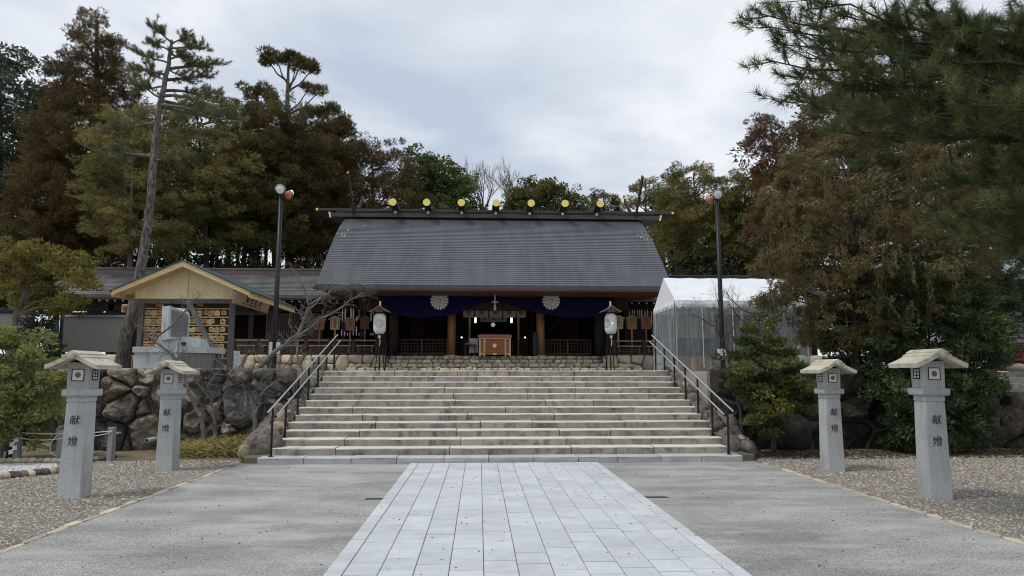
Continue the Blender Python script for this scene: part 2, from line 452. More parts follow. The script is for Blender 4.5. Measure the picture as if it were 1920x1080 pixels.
def vinyl():
    m_ = bpy.data.materials.new('clear_vinyl'); m_.use_nodes = True
    t = m_.node_tree; t.nodes.clear()
    o = N(t, 'ShaderNodeOutputMaterial')
    d = N(t, 'ShaderNodeBsdfPrincipled', Roughness=.25)
    d.inputs['Base Color'].default_value = (.50, .54, .57, 1)
    d.inputs['Specular IOR Level'].default_value = .8
    bp = N(t, 'ShaderNodeBump', Strength=1, Distance=.05)
    t.links.new(nnoise(t, 3, 4, .5, (3, 3, .35), 'pos', .2, .8), bp.inputs['Height'])
    t.links.new(bp.outputs[0], d.inputs['Normal'])
    tr = N(t, 'ShaderNodeBsdfTransparent'); tr.inputs[0].default_value = (.9, .92, .93, 1)
    mx_ = N(t, 'ShaderNodeMixShader')
    mr = N(t, 'ShaderNodeMapRange'); mr.inputs['To Min'].default_value, mr.inputs['To Max'].default_value = .20, .46
    t.links.new(nnoise(t, 2.0, 6, .7, (3.0, 3.0, .4), 'pos', .35, .75), mr.inputs[0])
    t.links.new(mr.outputs[0], mx_.inputs[0])
    t.links.new(tr.outputs[0], mx_.inputs[1]); t.links.new(d.outputs[0], mx_.inputs[2])
    t.links.new(mx_.outputs[0], o.inputs[0])
    return m_
M['vinyl'] = vinyl()

# ---------------------------------------------------------------- ground
rng = random.Random(7)
XC = 0.47                                   # axis of the approach
XL, XR = -3.83, 4.74                        # stair sides
YK = gnd(900, 870).y                        # foot of the kerb
Y0, TREAD, RISE, KERB = YK + .38, .375, .132, .122
NST = 12
ZT = KERB + NST * RISE                      # terrace level
YT = Y0 + (NST - 1) * TREAD                 # top nosing
EDGE_L, EDGE_R = -4.28, 5.12
def sheet(name, poly, z, m_, parent=None, kind='structure'):
    b = MB().add([(x_, y_, z) for x_, y_ in poly], [tuple(range(len(poly)))])
    o = b.build(name, m_, parent)
    if parent is None: o['kind'] = kind
    return o
sheet('ground', [(-900, -900), (900, -900), (900, 900), (-900, 900)], 0, M['earth'])
def wavy(x_, y0, y1, n, amp):
    return [(x_ + rng.uniform(-amp, amp), y0 + (y1 - y0) * i / n) for i in range(n + 1)]
# gravel beds either side of the apron
YW = 15.35                                  # face of the boulder wall
gl = [(-26, -12), (EDGE_L + .02, -12), (EDGE_L + .02, 12.6), (-4.9, 12.75), (-6.0, 13.3), (-7.3, 13.4), (-8.2, 12.9), (-9.0, 12.4), (-11, 11.9), (-14, 11.4), (-26, 11)]
gr_ = [(EDGE_R - .02, -12), (26, -12), (26, 14.0), (12, 13.8), (7.5, 13.9), (6.0, 13.4), (EDGE_R - .02, 12.7)]
sheet('gravel_bed', gl, .004, M['gravel'])
sheet('gravel_bed', gr_, .004, M['gravel'])
# apron
ap = [(EDGE_L, -14)] + [(EDGE_R, -14)] + [(EDGE_R, YK + .05), (EDGE_L, YK + .05)]
apron = MB().box((EDGE_L, -14, -.1), (EDGE_R, YK + .05, .010)).build('pavement', M['asphalt']); apron['kind'] = 'structure'
# stone edging of the apron, flat irregular pieces
for sx, xe in ((-1, EDGE_L), (1, EDGE_R)):
    y_ = 3.6
    while y_ < 12.5:
        L = rng.uniform(.22, .5)
        wd = rng.uniform(.07, .12)
        n = 7
        pts = []
        for k in range(10):
            a = 2 * math.pi * k / 10
            rr_ = 1 / max(abs(math.cos(a)), abs(math.sin(a))) ** .75
            pts.append((math.cos(a) * rr_ * wd / 2 * rng.uniform(.85, 1.1), math.sin(a) * rr_ * L / 2 * rng.uniform(.9, 1.03)))
        b = MB()
        b.add([(p[0], p[1], -.03) for p in pts] + [(p[0], p[1], .012) for p in pts] + [(p[0] * .82, p[1] * .92, .020) for p in pts],
              [(k, (k + 1) % 10, 10 + (k + 1) % 10, 10 + k) for k in range(10)] + [(10 + k, 10 + (k + 1) % 10, 20 + (k + 1) % 10, 20 + k) for k in range(10)] + [tuple(range(20, 30))])
        o = b.build('edging_stone', M['cobble'], apron)
        o.location = (xe + sx * (wd / 2) + rng.uniform(-.02, .02), y_ + L / 2, 0)
        o.rotation_euler = (0, 0, rng.uniform(-.06, .06))
        y_ += L + rng.uniform(.0, .02)
# two slot drains beside the path
for px, py in ((709, 937), (1228, 934)):
    g = gnd(px, py)
    s_ = -1 if px < 900 else 1
    b = MB().box((-.17, -.05, .0), (.17, .05, .014))
    for k in range(9): b.box((-.15 + k * .034, -.035, .014), (-.136 + k * .034, .035, .018), 0)
    b.build('drain_grate', mat('drain_iron', (.05, .05, .05), rough=.6), apron, local=True).location = (g.x + .0, g.y, 0)
# tiled path
PX0, PX1 = XC - 1.70, XC + 1.70
path = MB().box((PX0, -14, .0), (PX1, YK + .0, .014)).build('path', M['joint']); path['kind'] = 'structure'
ncol, bw = 11, .15
tw = (PX1 - PX0 - 2 * bw) / ncol
tl = .365
stock = MB()
cols_x = [(PX0 + .003, PX0 + bw - .005)] + [(PX0 + bw + k * tw + .003, PX0 + bw + (k + 1) * tw - .003) for k in range(ncol)] + [(PX1 - bw + .005, PX1 - .003)]
tiles = []
for ci, (xa, xb) in enumerate(cols_x):
    y_ = YK - .01 - (tl * [.0, .35, .0, .55, .1, .3, .6, .15, .5, .05, .4, .2, .0][ci])
    top = YK - .01
    yb = top
    while yb > -14:
        ya = y_ if yb == top and y_ < top else yb - tl
        if yb - ya > .02: tiles.append((xa, xb, ya + .0085, yb - .0085, ci))
        yb = ya
tiles.sort(key=lambda t_: -t_[2])
near = [t_ for t_ in tiles if t_[3] > 4.9]
rest = [t_ for t_ in tiles if t_[3] <= 4.9]
while len(near) > 298: rest.append(near.pop())
tmesh = {}
for xa, xb, ya, yb, ci in near:
    key = (round(xb - xa, 4), round(yb - ya, 3))
    if key not in tmesh:
        w_, l_ = key
        tmesh[key] = MB().bbox((-w_ / 2, -l_ / 2, -.02), (w_ / 2, l_ / 2, .0), .004).mesh('tile', M['tile'])
    o = bpy.data.objects.new('tile', tmesh[key])
    o.location = ((xa + xb) / 2, (ya + yb) / 2, .026 + rng.uniform(-.0015, .0015))
    o.rotation_euler = (rng.uniform(-.002, .002), rng.uniform(-.003, .003), rng.uniform(-.002, .002))
    link(o, path)
for xa, xb, ya, yb, ci in rest: stock.box((xa, ya, .01), (xb, yb, .026))
o = stock.build('tile_field', M['tile'], path); o['kind'] = 'stuff'

# ---------------------------------------------------------------- stone staircase
stair = thing('stone_staircase', (XC, Y0, 0), 'broad flight of weathered granite steps rising from the tiled path', 'stairs')
def blocks(y0, y1, z0, z1, xa, xb, m_, lens, name, cuts=None):
    x_ = xa
    while x_ < xb - .05:
        L = rng.uniform(*lens)
        if xb - x_ - L < lens[0] * .6: L = xb - x_
        dz, dy = rng.uniform(-.004, .004), rng.uniform(-.008, .008)
        b = MB()
        # front face slightly uneven: subdivide along x
        nseg = max(2, int(L / .22))
        ring = []
        prof = [(y0 + .024, z0), (y0 + .014, z0 + .03), (y0 + .004, z1 - .022), (y0 + .002, z1 - .007), (y0 + .018, z1), (y1, z1), (y1, z0)]
        vs_ = []
        for i in range(nseg + 1):
            xx = x_ + .006 + (L - .012) * i / nseg
            for j, (yy, zz) in enumerate(prof):
                amp = .006 if 1 <= j <= 4 else 0
                if i in (0, nseg) and 1 <= j <= 4: yy += .006
                vs_.append((xx, yy + dy + rng.uniform(-amp, amp) * (j < 5), zz + dz * (j in (2, 3, 4, 5)) + (rng.uniform(-.003, .003) if j in (2, 3, 4) else 0)))
        n = len(prof)
        fs = []
        for i in range(nseg):
            for j in range(n):
                fs.append((i * n + j, i * n + (j + 1) % n, (i + 1) * n + (j + 1) % n, (i + 1) * n + j))
        fs.append(tuple(range(n))); fs.append(tuple(range(nseg * n, nseg * n + n))[::-1])
        b.add(vs_, fs)
        # tops and nosing paler, part wear, part painted sky light; faces below darker
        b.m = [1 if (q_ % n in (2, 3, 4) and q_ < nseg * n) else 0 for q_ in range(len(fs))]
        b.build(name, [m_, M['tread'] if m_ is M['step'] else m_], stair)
        x_ += L
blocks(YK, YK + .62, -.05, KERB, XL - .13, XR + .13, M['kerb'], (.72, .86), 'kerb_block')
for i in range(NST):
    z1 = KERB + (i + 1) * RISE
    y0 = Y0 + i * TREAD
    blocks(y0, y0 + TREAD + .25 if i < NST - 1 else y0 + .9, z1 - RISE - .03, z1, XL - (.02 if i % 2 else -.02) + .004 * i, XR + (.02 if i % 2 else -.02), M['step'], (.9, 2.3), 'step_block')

# ---------------------------------------------------------------- fitted stones
def clip(poly, a, b, c):
    """keep the side a*x+b*y<=c"""
    out_ = []
    n = len(poly)
    for i in range(n):
        p, q = poly[i], poly[(i + 1) % n]
        dp, dq = a * p[0] + b * p[1] - c, a * q[0] + b * q[1] - c
        if dp <= 0: out_.append(p)
        if dp * dq < 0:
            t_ = dp / (dp - dq)
            out_.append((p[0] + (q[0] - p[0]) * t_, p[1] + (q[1] - p[1]) * t_))
    return out_
def cells(rect, seeds, gap):
    res = []
    for i, s_ in enumerate(seeds):
        poly = list(rect)
        for j, t_ in enumerate(seeds):
            if i == j: continue
            dx, dy = t_[0] - s_[0], t_[1] - s_[1]
            if dx * dx + dy * dy > 9: continue
            L = math.hypot(dx, dy)
            if L < 1e-6: continue
            wgt = (s_[2] ** 2 - t_[2] ** 2) / 2 if len(s_) > 2 else 0
            c_ = (t_[0] ** 2 + t_[1] ** 2 - s_[0] ** 2 - s_[1] ** 2) / 2 + wgt
            poly = clip(poly, dx, dy, c_ - gap / 2 * L)
            if len(poly) < 3: break
        if len(poly) >= 3: res.append(poly)
    return res
def stone_mesh(poly, depth, bulge, rough_, rnd_, per=14, rings=3, rnds=.35, seed=0):
    """a rounded stone filling the 2-D polygon (u,v); n is the outward direction. returns verts, faces, centre"""
    cx = sum(p[0] for p in poly) / len(poly); cy = sum(p[1] for p in poly) / len(poly)
    P = [(p[0] - cx, p[1] - cy) for p in poly]
    # resample evenly
    seg = [math.hypot(P[(i + 1) % len(P)][0] - P[i][0], P[(i + 1) % len(P)][1] - P[i][1]) for i in range(len(P))]
    tot = sum(seg)
    if tot < .02: return None
    pts = []
    for k in range(per):
        d = tot * k / per
        i = 0
        while d > seg[i] and i < len(P) - 1: d -= seg[i]; i += 1
        t_ = d / seg[i] if seg[i] else 0
        q = P[(i + 1) % len(P)]
        pts.append((P[i][0] + (q[0] - P[i][0]) * t_, P[i][1] + (q[1] - P[i][1]) * t_))
    for _ in range(2):                       # round the corners
        pts = [(pts[k][0] * (1 - rnds) + (pts[k - 1][0] + pts[(k + 1) % per][0]) / 2 * rnds, pts[k][1] * (1 - rnds) + (pts[k - 1][1] + pts[(k + 1) % per][1]) / 2 * rnds) for k in range(per)]
    prof = [(.96, -depth), (1.0, -bulge * .2)] + [(math.cos(a) ** (.6 if rnds > .15 else .42), bulge * math.sin(a)) for a in [math.pi / 2 * (r_ + 1) / (rings + 1) for r_ in range(rings)]]
    vs_, fs = [], []
    tx, ty = rnd_.uniform(-.25, .25), rnd_.uniform(-.25, .25)
    for s_, n_ in prof:
        for p in pts:
            q = Vector((p[0] * s_, p[1] * s_, n_ + (p[0] * tx + p[1] * ty) * (n_ > 0)))
            if n_ > 0:
                nz = noise.noise(Vector((p[0] * s_ * 3.1, p[1] * s_ * 3.1, seed * 7.3))) + .5 * noise.noise(Vector((p[0] * s_ * 8, p[1] * s_ * 8, seed * 3.3)))
                q.z += nz * rough_
            vs_.append(q)
    nr = len(prof)
    for r_ in range(nr - 1):
        for k in range(per):
            fs.append((r_ * per + k, r_ * per + (k + 1) % per, (r_ + 1) * per + (k + 1) % per, (r_ + 1) * per + k))
    vs_.append(Vector((0, 0, bulge * (1 + rnd_.uniform(-.1, .1)))))
    for k in range(per): fs.append(((nr - 1) * per + k, (nr - 1) * per + (k + 1) % per, len(vs_) - 1))
    return vs_, fs, (cx, cy)
def fitted(parent, name, polys, origin, U, V_, m_, depth=.25, bulge=.08, rough_=.04, per=14, rings=3, jitter=.0, rnds=.35, smooth=True):
    U, V_ = Vector(U).normalized(), Vector(V_).normalized()
    W_ = U.cross(V_)
    po = wl(parent)
    for i, poly in enumerate(polys):
        r_ = stone_mesh(poly, depth, bulge * rng.uniform(.7, 1.3), rough_, rng, per, rings, rnds, seed=i + rng.random())
        if not r_: continue
        vs_, fs, (cx, cy) = r_
        me = bpy.data.meshes.new(name)
        me.from_pydata([tuple(U * q.x + V_ * q.y + W_ * q.z) for q in vs_], [], fs)
        me.materials.append(m_)
        if smooth: me.polygons.foreach_set('use_smooth', [True] * len(me.polygons))
        o = bpy.data.objects.new(name, me)
        o.location = Vector(origin) + U * cx + V_ * cy + W_ * rng.uniform(-jitter, jitter) - po
        link(o, parent)

# left boulder wall, facing the camera (u=+x, v=+z, n = u x v = -y)
bw_l = thing('boulder_wall', (-9, YW, 0), 'dark lichened boulder retaining wall left of the granite steps', 'stone wall')
MB().box((-30, YW + .28, -.1), (XL - .3, YW + .75, ZT - .10)).build('wall_core', M['mortar'], bw_l)
sp = [(120, 712, 1), (165, 700, .9), (222, 712, 1.2), (262, 705, .9), (305, 705, .9), (352, 703, 1), (400, 698, 1.1), (446, 705, 1), (490, 700, .9), (535, 702, 1),
      (150, 745, 1), (208, 735, 1.5), (256, 732, .7), (300, 742, 1.2), (345, 750, 1.2), (392, 738, 1.0), (432, 730, .9), (478, 728, 1), (520, 735, 1), (560, 725, 1),
      (130, 790, 1), (185, 766, .8), (221, 763, 1.6), (255, 770, 1.0), (280, 760, .8), (318, 785, 1.2), (362, 792, 1.4), (402, 770, 1.1), (452, 762, 1.9), (505, 770, 1.3), (550, 765, 1.1), (585, 750, 1),
      (150, 828, 1), (200, 815, 1.5), (232, 820, 1.0), (265, 812, 1.6), (302, 828, 1.0), (345, 828, 1.1), (385, 815, 1.3), (425, 800, .9), (440, 835, 1.1), (480, 815, 1.2), (530, 815, 1.2)]
seeds = []
for px, py, wgt in sp:
    q = at(px, py, YW)
    seeds.append((q.x, q.z, .42 * max(0, wgt - .7) ** .7))
xl0 = min(s_[0] for s_ in seeds)
x_ = xl0 - .5
while x_ > -26:
    for z_ in (.15, .75, 1.3):
        seeds.append((x_ + rng.uniform(-.2, .2), z_ + rng.uniform(-.15, .15), 0))
    x_ -= rng.uniform(.7, 1.0)
# uneven top: taller cells at the top row
rect = [(-26, -.12), (XL - .25, -.12), (XL - .25, ZT + .04), (-26, ZT + .04)]
fitted(bw_l, 'boulder', cells(rect, seeds, .035), (0, YW + .28, 0), (1, 0, 0), (0, 0, 1), M['rock'], .3, .20, .16, 20, 5, .06, .06, False)
# right boulder wall, in the shade of the trees
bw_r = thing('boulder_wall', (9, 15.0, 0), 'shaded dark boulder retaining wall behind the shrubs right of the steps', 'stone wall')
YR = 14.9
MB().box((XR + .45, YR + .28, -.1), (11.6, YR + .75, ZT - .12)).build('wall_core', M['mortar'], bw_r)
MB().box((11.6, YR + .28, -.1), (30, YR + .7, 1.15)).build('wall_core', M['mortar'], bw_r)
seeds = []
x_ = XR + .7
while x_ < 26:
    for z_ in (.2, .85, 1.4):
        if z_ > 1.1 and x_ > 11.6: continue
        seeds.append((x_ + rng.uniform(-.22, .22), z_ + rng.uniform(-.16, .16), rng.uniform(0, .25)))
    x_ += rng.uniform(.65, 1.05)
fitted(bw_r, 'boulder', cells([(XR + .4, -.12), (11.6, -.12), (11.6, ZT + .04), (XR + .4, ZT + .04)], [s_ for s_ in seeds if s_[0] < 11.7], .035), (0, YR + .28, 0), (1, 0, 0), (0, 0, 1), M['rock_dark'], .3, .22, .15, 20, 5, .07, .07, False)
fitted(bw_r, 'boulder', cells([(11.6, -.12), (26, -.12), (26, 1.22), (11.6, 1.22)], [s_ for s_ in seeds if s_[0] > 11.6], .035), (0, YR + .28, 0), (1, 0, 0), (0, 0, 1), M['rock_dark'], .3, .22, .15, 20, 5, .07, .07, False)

# terrace behind the walls
b = MB()
b.box((-120, YW + .5, -.2), (XL - .32, 900, ZT - .02))
b.box((XL - .32, YT + .5, -.2), (XR + .34, 900, ZT - .021))
b.box((XR + .34, YR + .5, -.2), (11.6, 900, ZT - .02))
b.box((11.6, YR + 2.6, -.2), (120, 900, ZT - .021))
o = b.build('terrace', M['terrace']); o['kind'] = 'structure'
b = MB().box((XL - .32, YK + 2.2, -.2), (XL - .03, YT + .5, ZT - .22)).box((XR + .03, YK + 2.2, -.2), (XR + .34, YT + .5, ZT - .22))
# rubble cheeks along the stair
def rock_mesh(seed, n=2, rough_=.22, boxy=.5):
    import bmesh
    bm = bmesh.new()
    bmesh.ops.create_icosphere(bm, subdivisions=n, radius=1)
    r_ = random.Random(seed)
    planes = [(Vector((r_.gauss(0, 1), r_.gauss(0, 1), r_.gauss(0, 1))).normalized(), r_.uniform(.62, .95)) for _ in range(9)]
    for v in bm.verts:
        d = v.co.normalized()
        rad = 1.0
        for pn, pd in planes:
            c_ = d.dot(pn)
            if c_ > .05: rad = min(rad, pd / c_)
        rad = rad * boxy + (1 - boxy) * .88
        rad += rough_ * .3 * noise.noise(d * 2.2 + Vector((seed, 0, 0))) + rough_ * .15 * noise.noise(d * 6 + Vector((seed, 3, 0)))
        v.co = d * rad
    me = bpy.data.meshes.new('rock')
    bm.to_mesh(me); bm.free()
    me.polygons.foreach_set('use_smooth', [True] * len(me.polygons))
    return me
ROCKS = [rock_mesh(s_, 3, .25, .8) for s_ in range(8)]
for me in ROCKS: me.materials.append(M['rock'])
PEB = [rock_mesh(40 + s_, 2, .2, .5) for s_ in range(5)]
for me in PEB: me.materials.append(M['cobble'])
def rock(parent, name, loc, size, k=None, rot=None, m_=None, src=None):
    me = (src or ROCKS)[rng.randrange(len(src or ROCKS)) if k is None else k]
    o = bpy.data.objects.new(name, me)
    o.location = Vector(loc) - (wl(parent) if parent else Vector((0, 0, 0)))
    o.rotation_euler = rot if rot else (rng.uniform(0, 6.3), rng.uniform(0, 6.3), rng.uniform(0, 6.3))
    o.scale = size if hasattr(size, '__len__') else (size,) * 3
    if m_:
        if not o.data.materials: o.data.materials.append(m_)
        o.material_slots[0].link = 'OBJECT'; o.material_slots[0].material = m_
    return link(o, parent)
for sgn, xe, word in ((-1, XL, 'left'), (1, XR, 'right')):
    ck = thing('rubble_cheek', (xe + sgn * .3, YK + 2, 0), 'sloping edge of piled rubble stones down the %s side of the granite steps' % word, 'stone edging')
    MB().add([(xe + sgn * .02, Y0 - .1, -.1), (xe + sgn * .02, YT + 1.2, -.1), (xe + sgn * .02, YT + 1.2, ZT - .1), (xe + sgn * .02, YT, ZT - .12), (xe + sgn * .02, Y0 - .1, .1),
              (xe + sgn * .45, Y0 - .1, -.1), (xe + sgn * .45, YT + 1.2, -.1), (xe + sgn * .45, YT + 1.2, ZT - .1), (xe + sgn * .45, YT, ZT - .12), (xe + sgn * .45, Y0 - .1, .1)],
             [(0, 1, 2, 3, 4), (5, 6, 7, 8, 9), (0, 1, 6, 5), (1, 2, 7, 6), (2, 3, 8, 7), (3, 4, 9, 8), (4, 0, 5, 9)]).build('rubble_core', M['mortar'], ck)
    for k in range(17):
        t_ = (k + .5) / 17
        yy = Y0 + .05 + (YT - Y0 + .6) * t_
        zz = min(ZT, KERB + .12 + (ZT - KERB - .1) * t_)
        for lane in range(2):
            sz = rng.uniform(.16, .25)
            rock(ck, 'rubble_stone', (xe + sgn * (.17 + lane * .27 + rng.uniform(-.03, .03)), yy + rng.uniform(-.08, .08), zz - .06 + rng.uniform(-.05, .03) - lane * .04), (sz, sz * 1.1, sz * .8), m_=M['rock'])
# big corner boulders at the stair foot
def single_rock(loc, size, k, rot, label, m_=None, name='boulder'):
    o = rock(None, name, loc, size, k, rot, m_)
    return tag(o, label, 'boulder')
g = gnd(482, 868)
single_rock((g.x + .02, g.y + .3, .27), (.36, .33, .40), 1, (.2, .5, .4), 'angular grey boulder at the left foot of the granite steps')
g = gnd(1408, 862)
single_rock((g.x - .02, g.y + .35, .13), (.36, .35, .25), 3, (.1, .2, .9), 'low rounded grey boulder at the right foot of the granite steps')
g = gnd(1395, 850)
single_rock((g.x - .12, g.y + .55, .42), (.22, .2, .13), 4, (.1, .1, .3), 'flat pale stone resting on the boulder at the right step foot', M['cobble'], 'flat_stone')
g = gnd(1560, 845)
single_rock((g.x - .75, g.y + .3, .38), (.62, .4, .5), 5, (.3, .2, .3), 'big dark rounded boulder lying below the maple shrub', M['rock_dark'])

# ---------------------------------------------------------------- cobble steps and plinth under the halls
YC = 26.0
cob = thing('cobble_steps', (XC + .15, YC, ZT), 'low steps of fitted tan cobbles before the worship hall', 'stairs')
CH = .162
def row_cells(xa, xb, z0, z1, lens, gap):
    out_, x_ = [], xa
    sk = 0
    while x_ < xb - .05:
        L = rng.uniform(*lens)
        if xb - x_ - L < lens[0]: L = xb - x_
        s2 = rng.uniform(-.04, .04) if x_ + L < xb - .01 else 0
        out_.append([(x_ + gap + sk, z0 + gap * .5), (x_ + L - gap + s2, z0 + gap * .5 + rng.uniform(0, .01)), (x_ + L - gap - s2, z1 - rng.uniform(0, .012)), (x_ + gap - sk, z1 - rng.uniform(0, .012))])
        x_ += L; sk = s2
    return out_
zb = ZT - .0
rows = [(648, 1206), (668, 1188), (688, 1172), (722, 1134)]
for r_, (pa, pb) in enumerate(rows):
    Yr = YC + r_ * .38 + (.35 if r_ == 3 else 0)
    xa, xb = at(pa, 690, Yr).x, at(pb, 690, Yr).x
    z0, z1 = zb + r_ * CH, zb + (r_ + 1) * CH
    MB().box((xa + .02, Yr + .10, z0 - .1), (xb - .02, Yr + 1.2, z1 - .012)).build('step_core', M['mortar'], cob)
    fitted(cob, 'cobble', row_cells(xa, xb, z0, z1, (.16, .42), .006), (0, Yr + .10, 0), (1, 0, 0), (0, 0, 1), M['cobble'], .06, .055, .012, 18, 3, .012, .13)
    # cobbles on the tread
    fitted(cob, 'cobble', [[(p[0], p[1]) for p in c_] for c_ in row_cells(xa, xb, 0, .30, (.2, .42), .006)][:300 if r_ < 2 else 0], (0, Yr + .10, z1 - .03), (1, 0, 0), (0, 1, 0), M['cobble'], .05, .02, .006, 12, 2, 0, .12)
ZF = zb + 4 * CH                      # hall floor
XB = .62                              # axis of the hall
xw0, xw1 = at(722, 690, YC).x, at(1136, 690, YC).x
for sgn, xa, xb, word in ((-1, -17.5, xw0 - .0, 'left'), (1, xw1, 14.5, 'right')):
    pl = thing('stone_plinth', ((xa + xb) / 2, YC + .4, ZT), 'rounded tan boulder plinth under the %s corridor' % word, 'stone plinth')
    MB().box((xa, YC + .6, ZT - .1), (xb, YC + 8, ZF - .03)).build('plinth_core', M['mortar'], pl)
    seeds = []
    x_ = xa + .3
    while x_ < xb:
        if rng.random() < .45: seeds.append((x_, .3 + rng.uniform(-.05, .05), .0)); dx = rng.uniform(.45, .65)
        else:
            seeds.append((x_, .15, 0)); seeds.append((x_ + rng.uniform(-.06, .1), .47, 0)); dx = rng.uniform(.34, .5)
        x_ += dx
    fitted(pl, 'plinth_stone', cells([(xa, 0), (xb, 0), (xb, ZF - ZT), (xa, ZF - ZT)], seeds, .02), (0, YC + .60, ZT), (1, 0, 0), (0, 0, 1), M['cobble'], .1, .16, .03, 20, 4, .03, .16)
    # cobble return beside the steps
# ---------------------------------------------------------------- stone lanterns (name of the kind carved on the shaft)
def make_lantern():
    t = thing('stone_lantern', (0, 0, 0), 'x', 'stone lantern', 'granite lanterns along the approach')
    H1, H2, H3, H4 = 1.32, 1.405, 1.50, 1.765
    b = MB()
    def fr(z, h, c): # tapering square ring with chamfer
        return [(-h, -h + c, z), (-h + c, -h, z), (h - c, -h, z), (h, -h + c, z), (h, h - c, z), (h - c, h, z), (-h + c, h, z), (-h, h - c, z)]
    def loft(rings, mb):
        vs_ = [p for r_ in rings for p in r_]
        n = len(rings[0]); fs = []
        for i in range(len(rings) - 1):
            for k in range(n): fs.append((i * n + k, i * n + (k + 1) % n, (i + 1) * n + (k + 1) % n, (i + 1) * n + k))
        fs.append(tuple(range(n))[::-1]); fs.append(tuple(range((len(rings) - 1) * n, len(rings) * n)))
        mb.add(vs_, fs)
    c = .008
    loft([fr(-.1, .146, c), fr(0, .145, c), fr(.45, .139, c), fr(.9, .133, c), fr(H1 - .09, .128, c), fr(H1 - .085, .120, c), fr(H1 - .075, .120, c), fr(H1 - .07, .132, c), fr(H1, .132, c)], b)
    b.build('shaft', M['lantern'], t, local=True)
    b = MB(); loft([fr(H1, .165, c), fr(H1 + .02, .178, c), fr(H2, .178, c), fr(H2 + .006, .172, c)], b)
    b.build('plate', M['lantern'], t, local=True)
    b = MB(); loft([fr(H2 + .006, .138, c), fr(H4, .145, c)], b)
    fb = b.build('fire_box', M['lantern'], t, local=True)
    # front and back: paper window with bronze disc; sides: lattice
    zc = (H2 + H4) / 2 + .015
    for s_ in (-1, 1):
        y_ = s_ * .1435
        b = MB()
        hw, fw = .080, .010
        def rectb(x0, z0, x1, z1, dep=.006):
            b.box((x0, min(y_, y_ + s_ * dep), z0), (x1, max(y_, y_ + s_ * dep), z1))
        rectb(-hw, zc - hw, -hw + fw, zc + hw); rectb(hw - fw, zc - hw, hw, zc + hw)
        rectb(-hw + fw, zc - hw, hw - fw, zc - hw + fw); rectb(-hw + fw, zc + hw - fw, hw - fw, zc + hw)
        wf = b.build('window_frame', M['black'], t, local=True)
        MB().box((-hw + fw, min(y_, y_ + s_ * .003), zc - hw + fw), (hw - fw, max(y_, y_ + s_ * .003), zc + hw - fw)).build('window_screen', M['paper'], t, local=True)
        MB().lathe((0, y_ + s_ * .0035, zc), [(.036, 0), (.036, s_ * .004)], 20, axis='Y').build('window_disc', M['bronze'], t, local=True)
    for s_ in (-1, 1):
        x_ = s_ * .1435
        b = MB()
        hw = .070
        def rb(y0, z0, y1, z1): b.box((min(x_, x_ + s_ * .006), y0, z0), (max(x_, x_ + s_ * .006), y1, z1))
        rb(-hw, zc - hw, -hw + .014, zc + hw); rb(hw - .014, zc - hw, hw, zc + hw)
        rb(-hw + .014, zc - hw, hw - .014, zc - hw + .014); rb(-hw + .014, zc + hw - .014, hw - .014, zc + hw)
        rb(-.006, zc - hw + .014, .006, zc + hw - .014)
        for q in (-.022, .022): rb(-hw + .014, zc + q - .006, -.006, zc + q + .006); rb(.006, zc + q - .006, hw - .014, zc + q + .006)
        b.build('window_lattice', M['black'], t, local=True)
        MB().box((min(x_, x_ + s_ * .002), -hw + .014, zc - hw + .014), (max(x_, x_ + s_ * .002), hw - .014, zc + hw - .014)).build('window_screen', M['paper'], t, local=True)
    # gable roof, ridge front to back, slightly curved slopes
    b = MB()
    ZE, ZR, HW, HD, TH = H4 - .035, H4 + .125, .335, .33, .055
    prof = []
    for k in range(7):
        u = k / 6
        prof.append((-HW + HW * u, ZE + (ZR - ZE) * (u ** 1.12)))
    top = prof + [(-p[0], p[1]) for p in prof[-2::-1]]
    bot = [(p[0] * .97, p[1] - TH) for p in top]
    n = len(top)
    vs_, fs = [], []
    for yy in (-HD, HD):
        vs_ += [(p[0], yy, p[1]) for p in top] + [(p[0], yy, p[1]) for p in bot]
    for k in range(n - 1):
        fs += [(k, k + 1, 2 * n + k + 1, 2 * n + k), (n + k, n + k + 1, 3 * n + k + 1, 3 * n + k), (k, k + 1, n + k + 1, n + k), (2 * n + k, 2 * n + k + 1, 3 * n + k + 1, 3 * n + k)]
    fs += [(0, n, 3 * n, 2 * n), (n - 1, 2 * n - 1, 4 * n - 1, 3 * n - 1)]
    b.add(vs_, fs)
    b.build('roof', M['lantern_roof'], t, local=True)
    # ridge boards in two layers and hexagonal boss under the gable peaks
    b = MB()
    for s_ in (-1, 1):
        for (d0, d1, up) in ((0, .115, .018), (0, .07, .036)):
            pass
    def rl(hw2, z_up, hd):
        zz = lambda x_: ZE + (ZR - ZE) * ((1 - abs(x_) / HW) ** 1.12)
        b.prism([(-hw2, -hd, zz(hw2) - .01), (0, -hd, ZR - .01), (hw2, -hd, zz(hw2) - .01), (hw2, -hd, zz(hw2) + z_up), (0, -hd, ZR + z_up), (-hw2, -hd, zz(hw2) + z_up)], (0, 2 * hd, 0))
    rl(.125, .016, HD + .008); rl(.075, .032, HD + .014)
    b.build('ridge_course', M['lantern_roof'], t, local=True)
    for s_ in (-1, 1):
        b = MB()
        y_ = s_ * (HD + .012)
        poly = [(.052 * math.cos(a), y_, ZR - .038 + .046 * math.sin(a)) for a in [math.pi / 6 + math.pi / 3 * k for k in range(6)]]
        b.prism(poly, (0, s_ * .02, 0))
        b.lathe((0, y_ + s_ * .02, ZR - .038), [(.028, 0), (.020, s_ * .008)], 12, axis='Y')
        b.build('gable_boss', M['lantern_roof'], t, local=True)
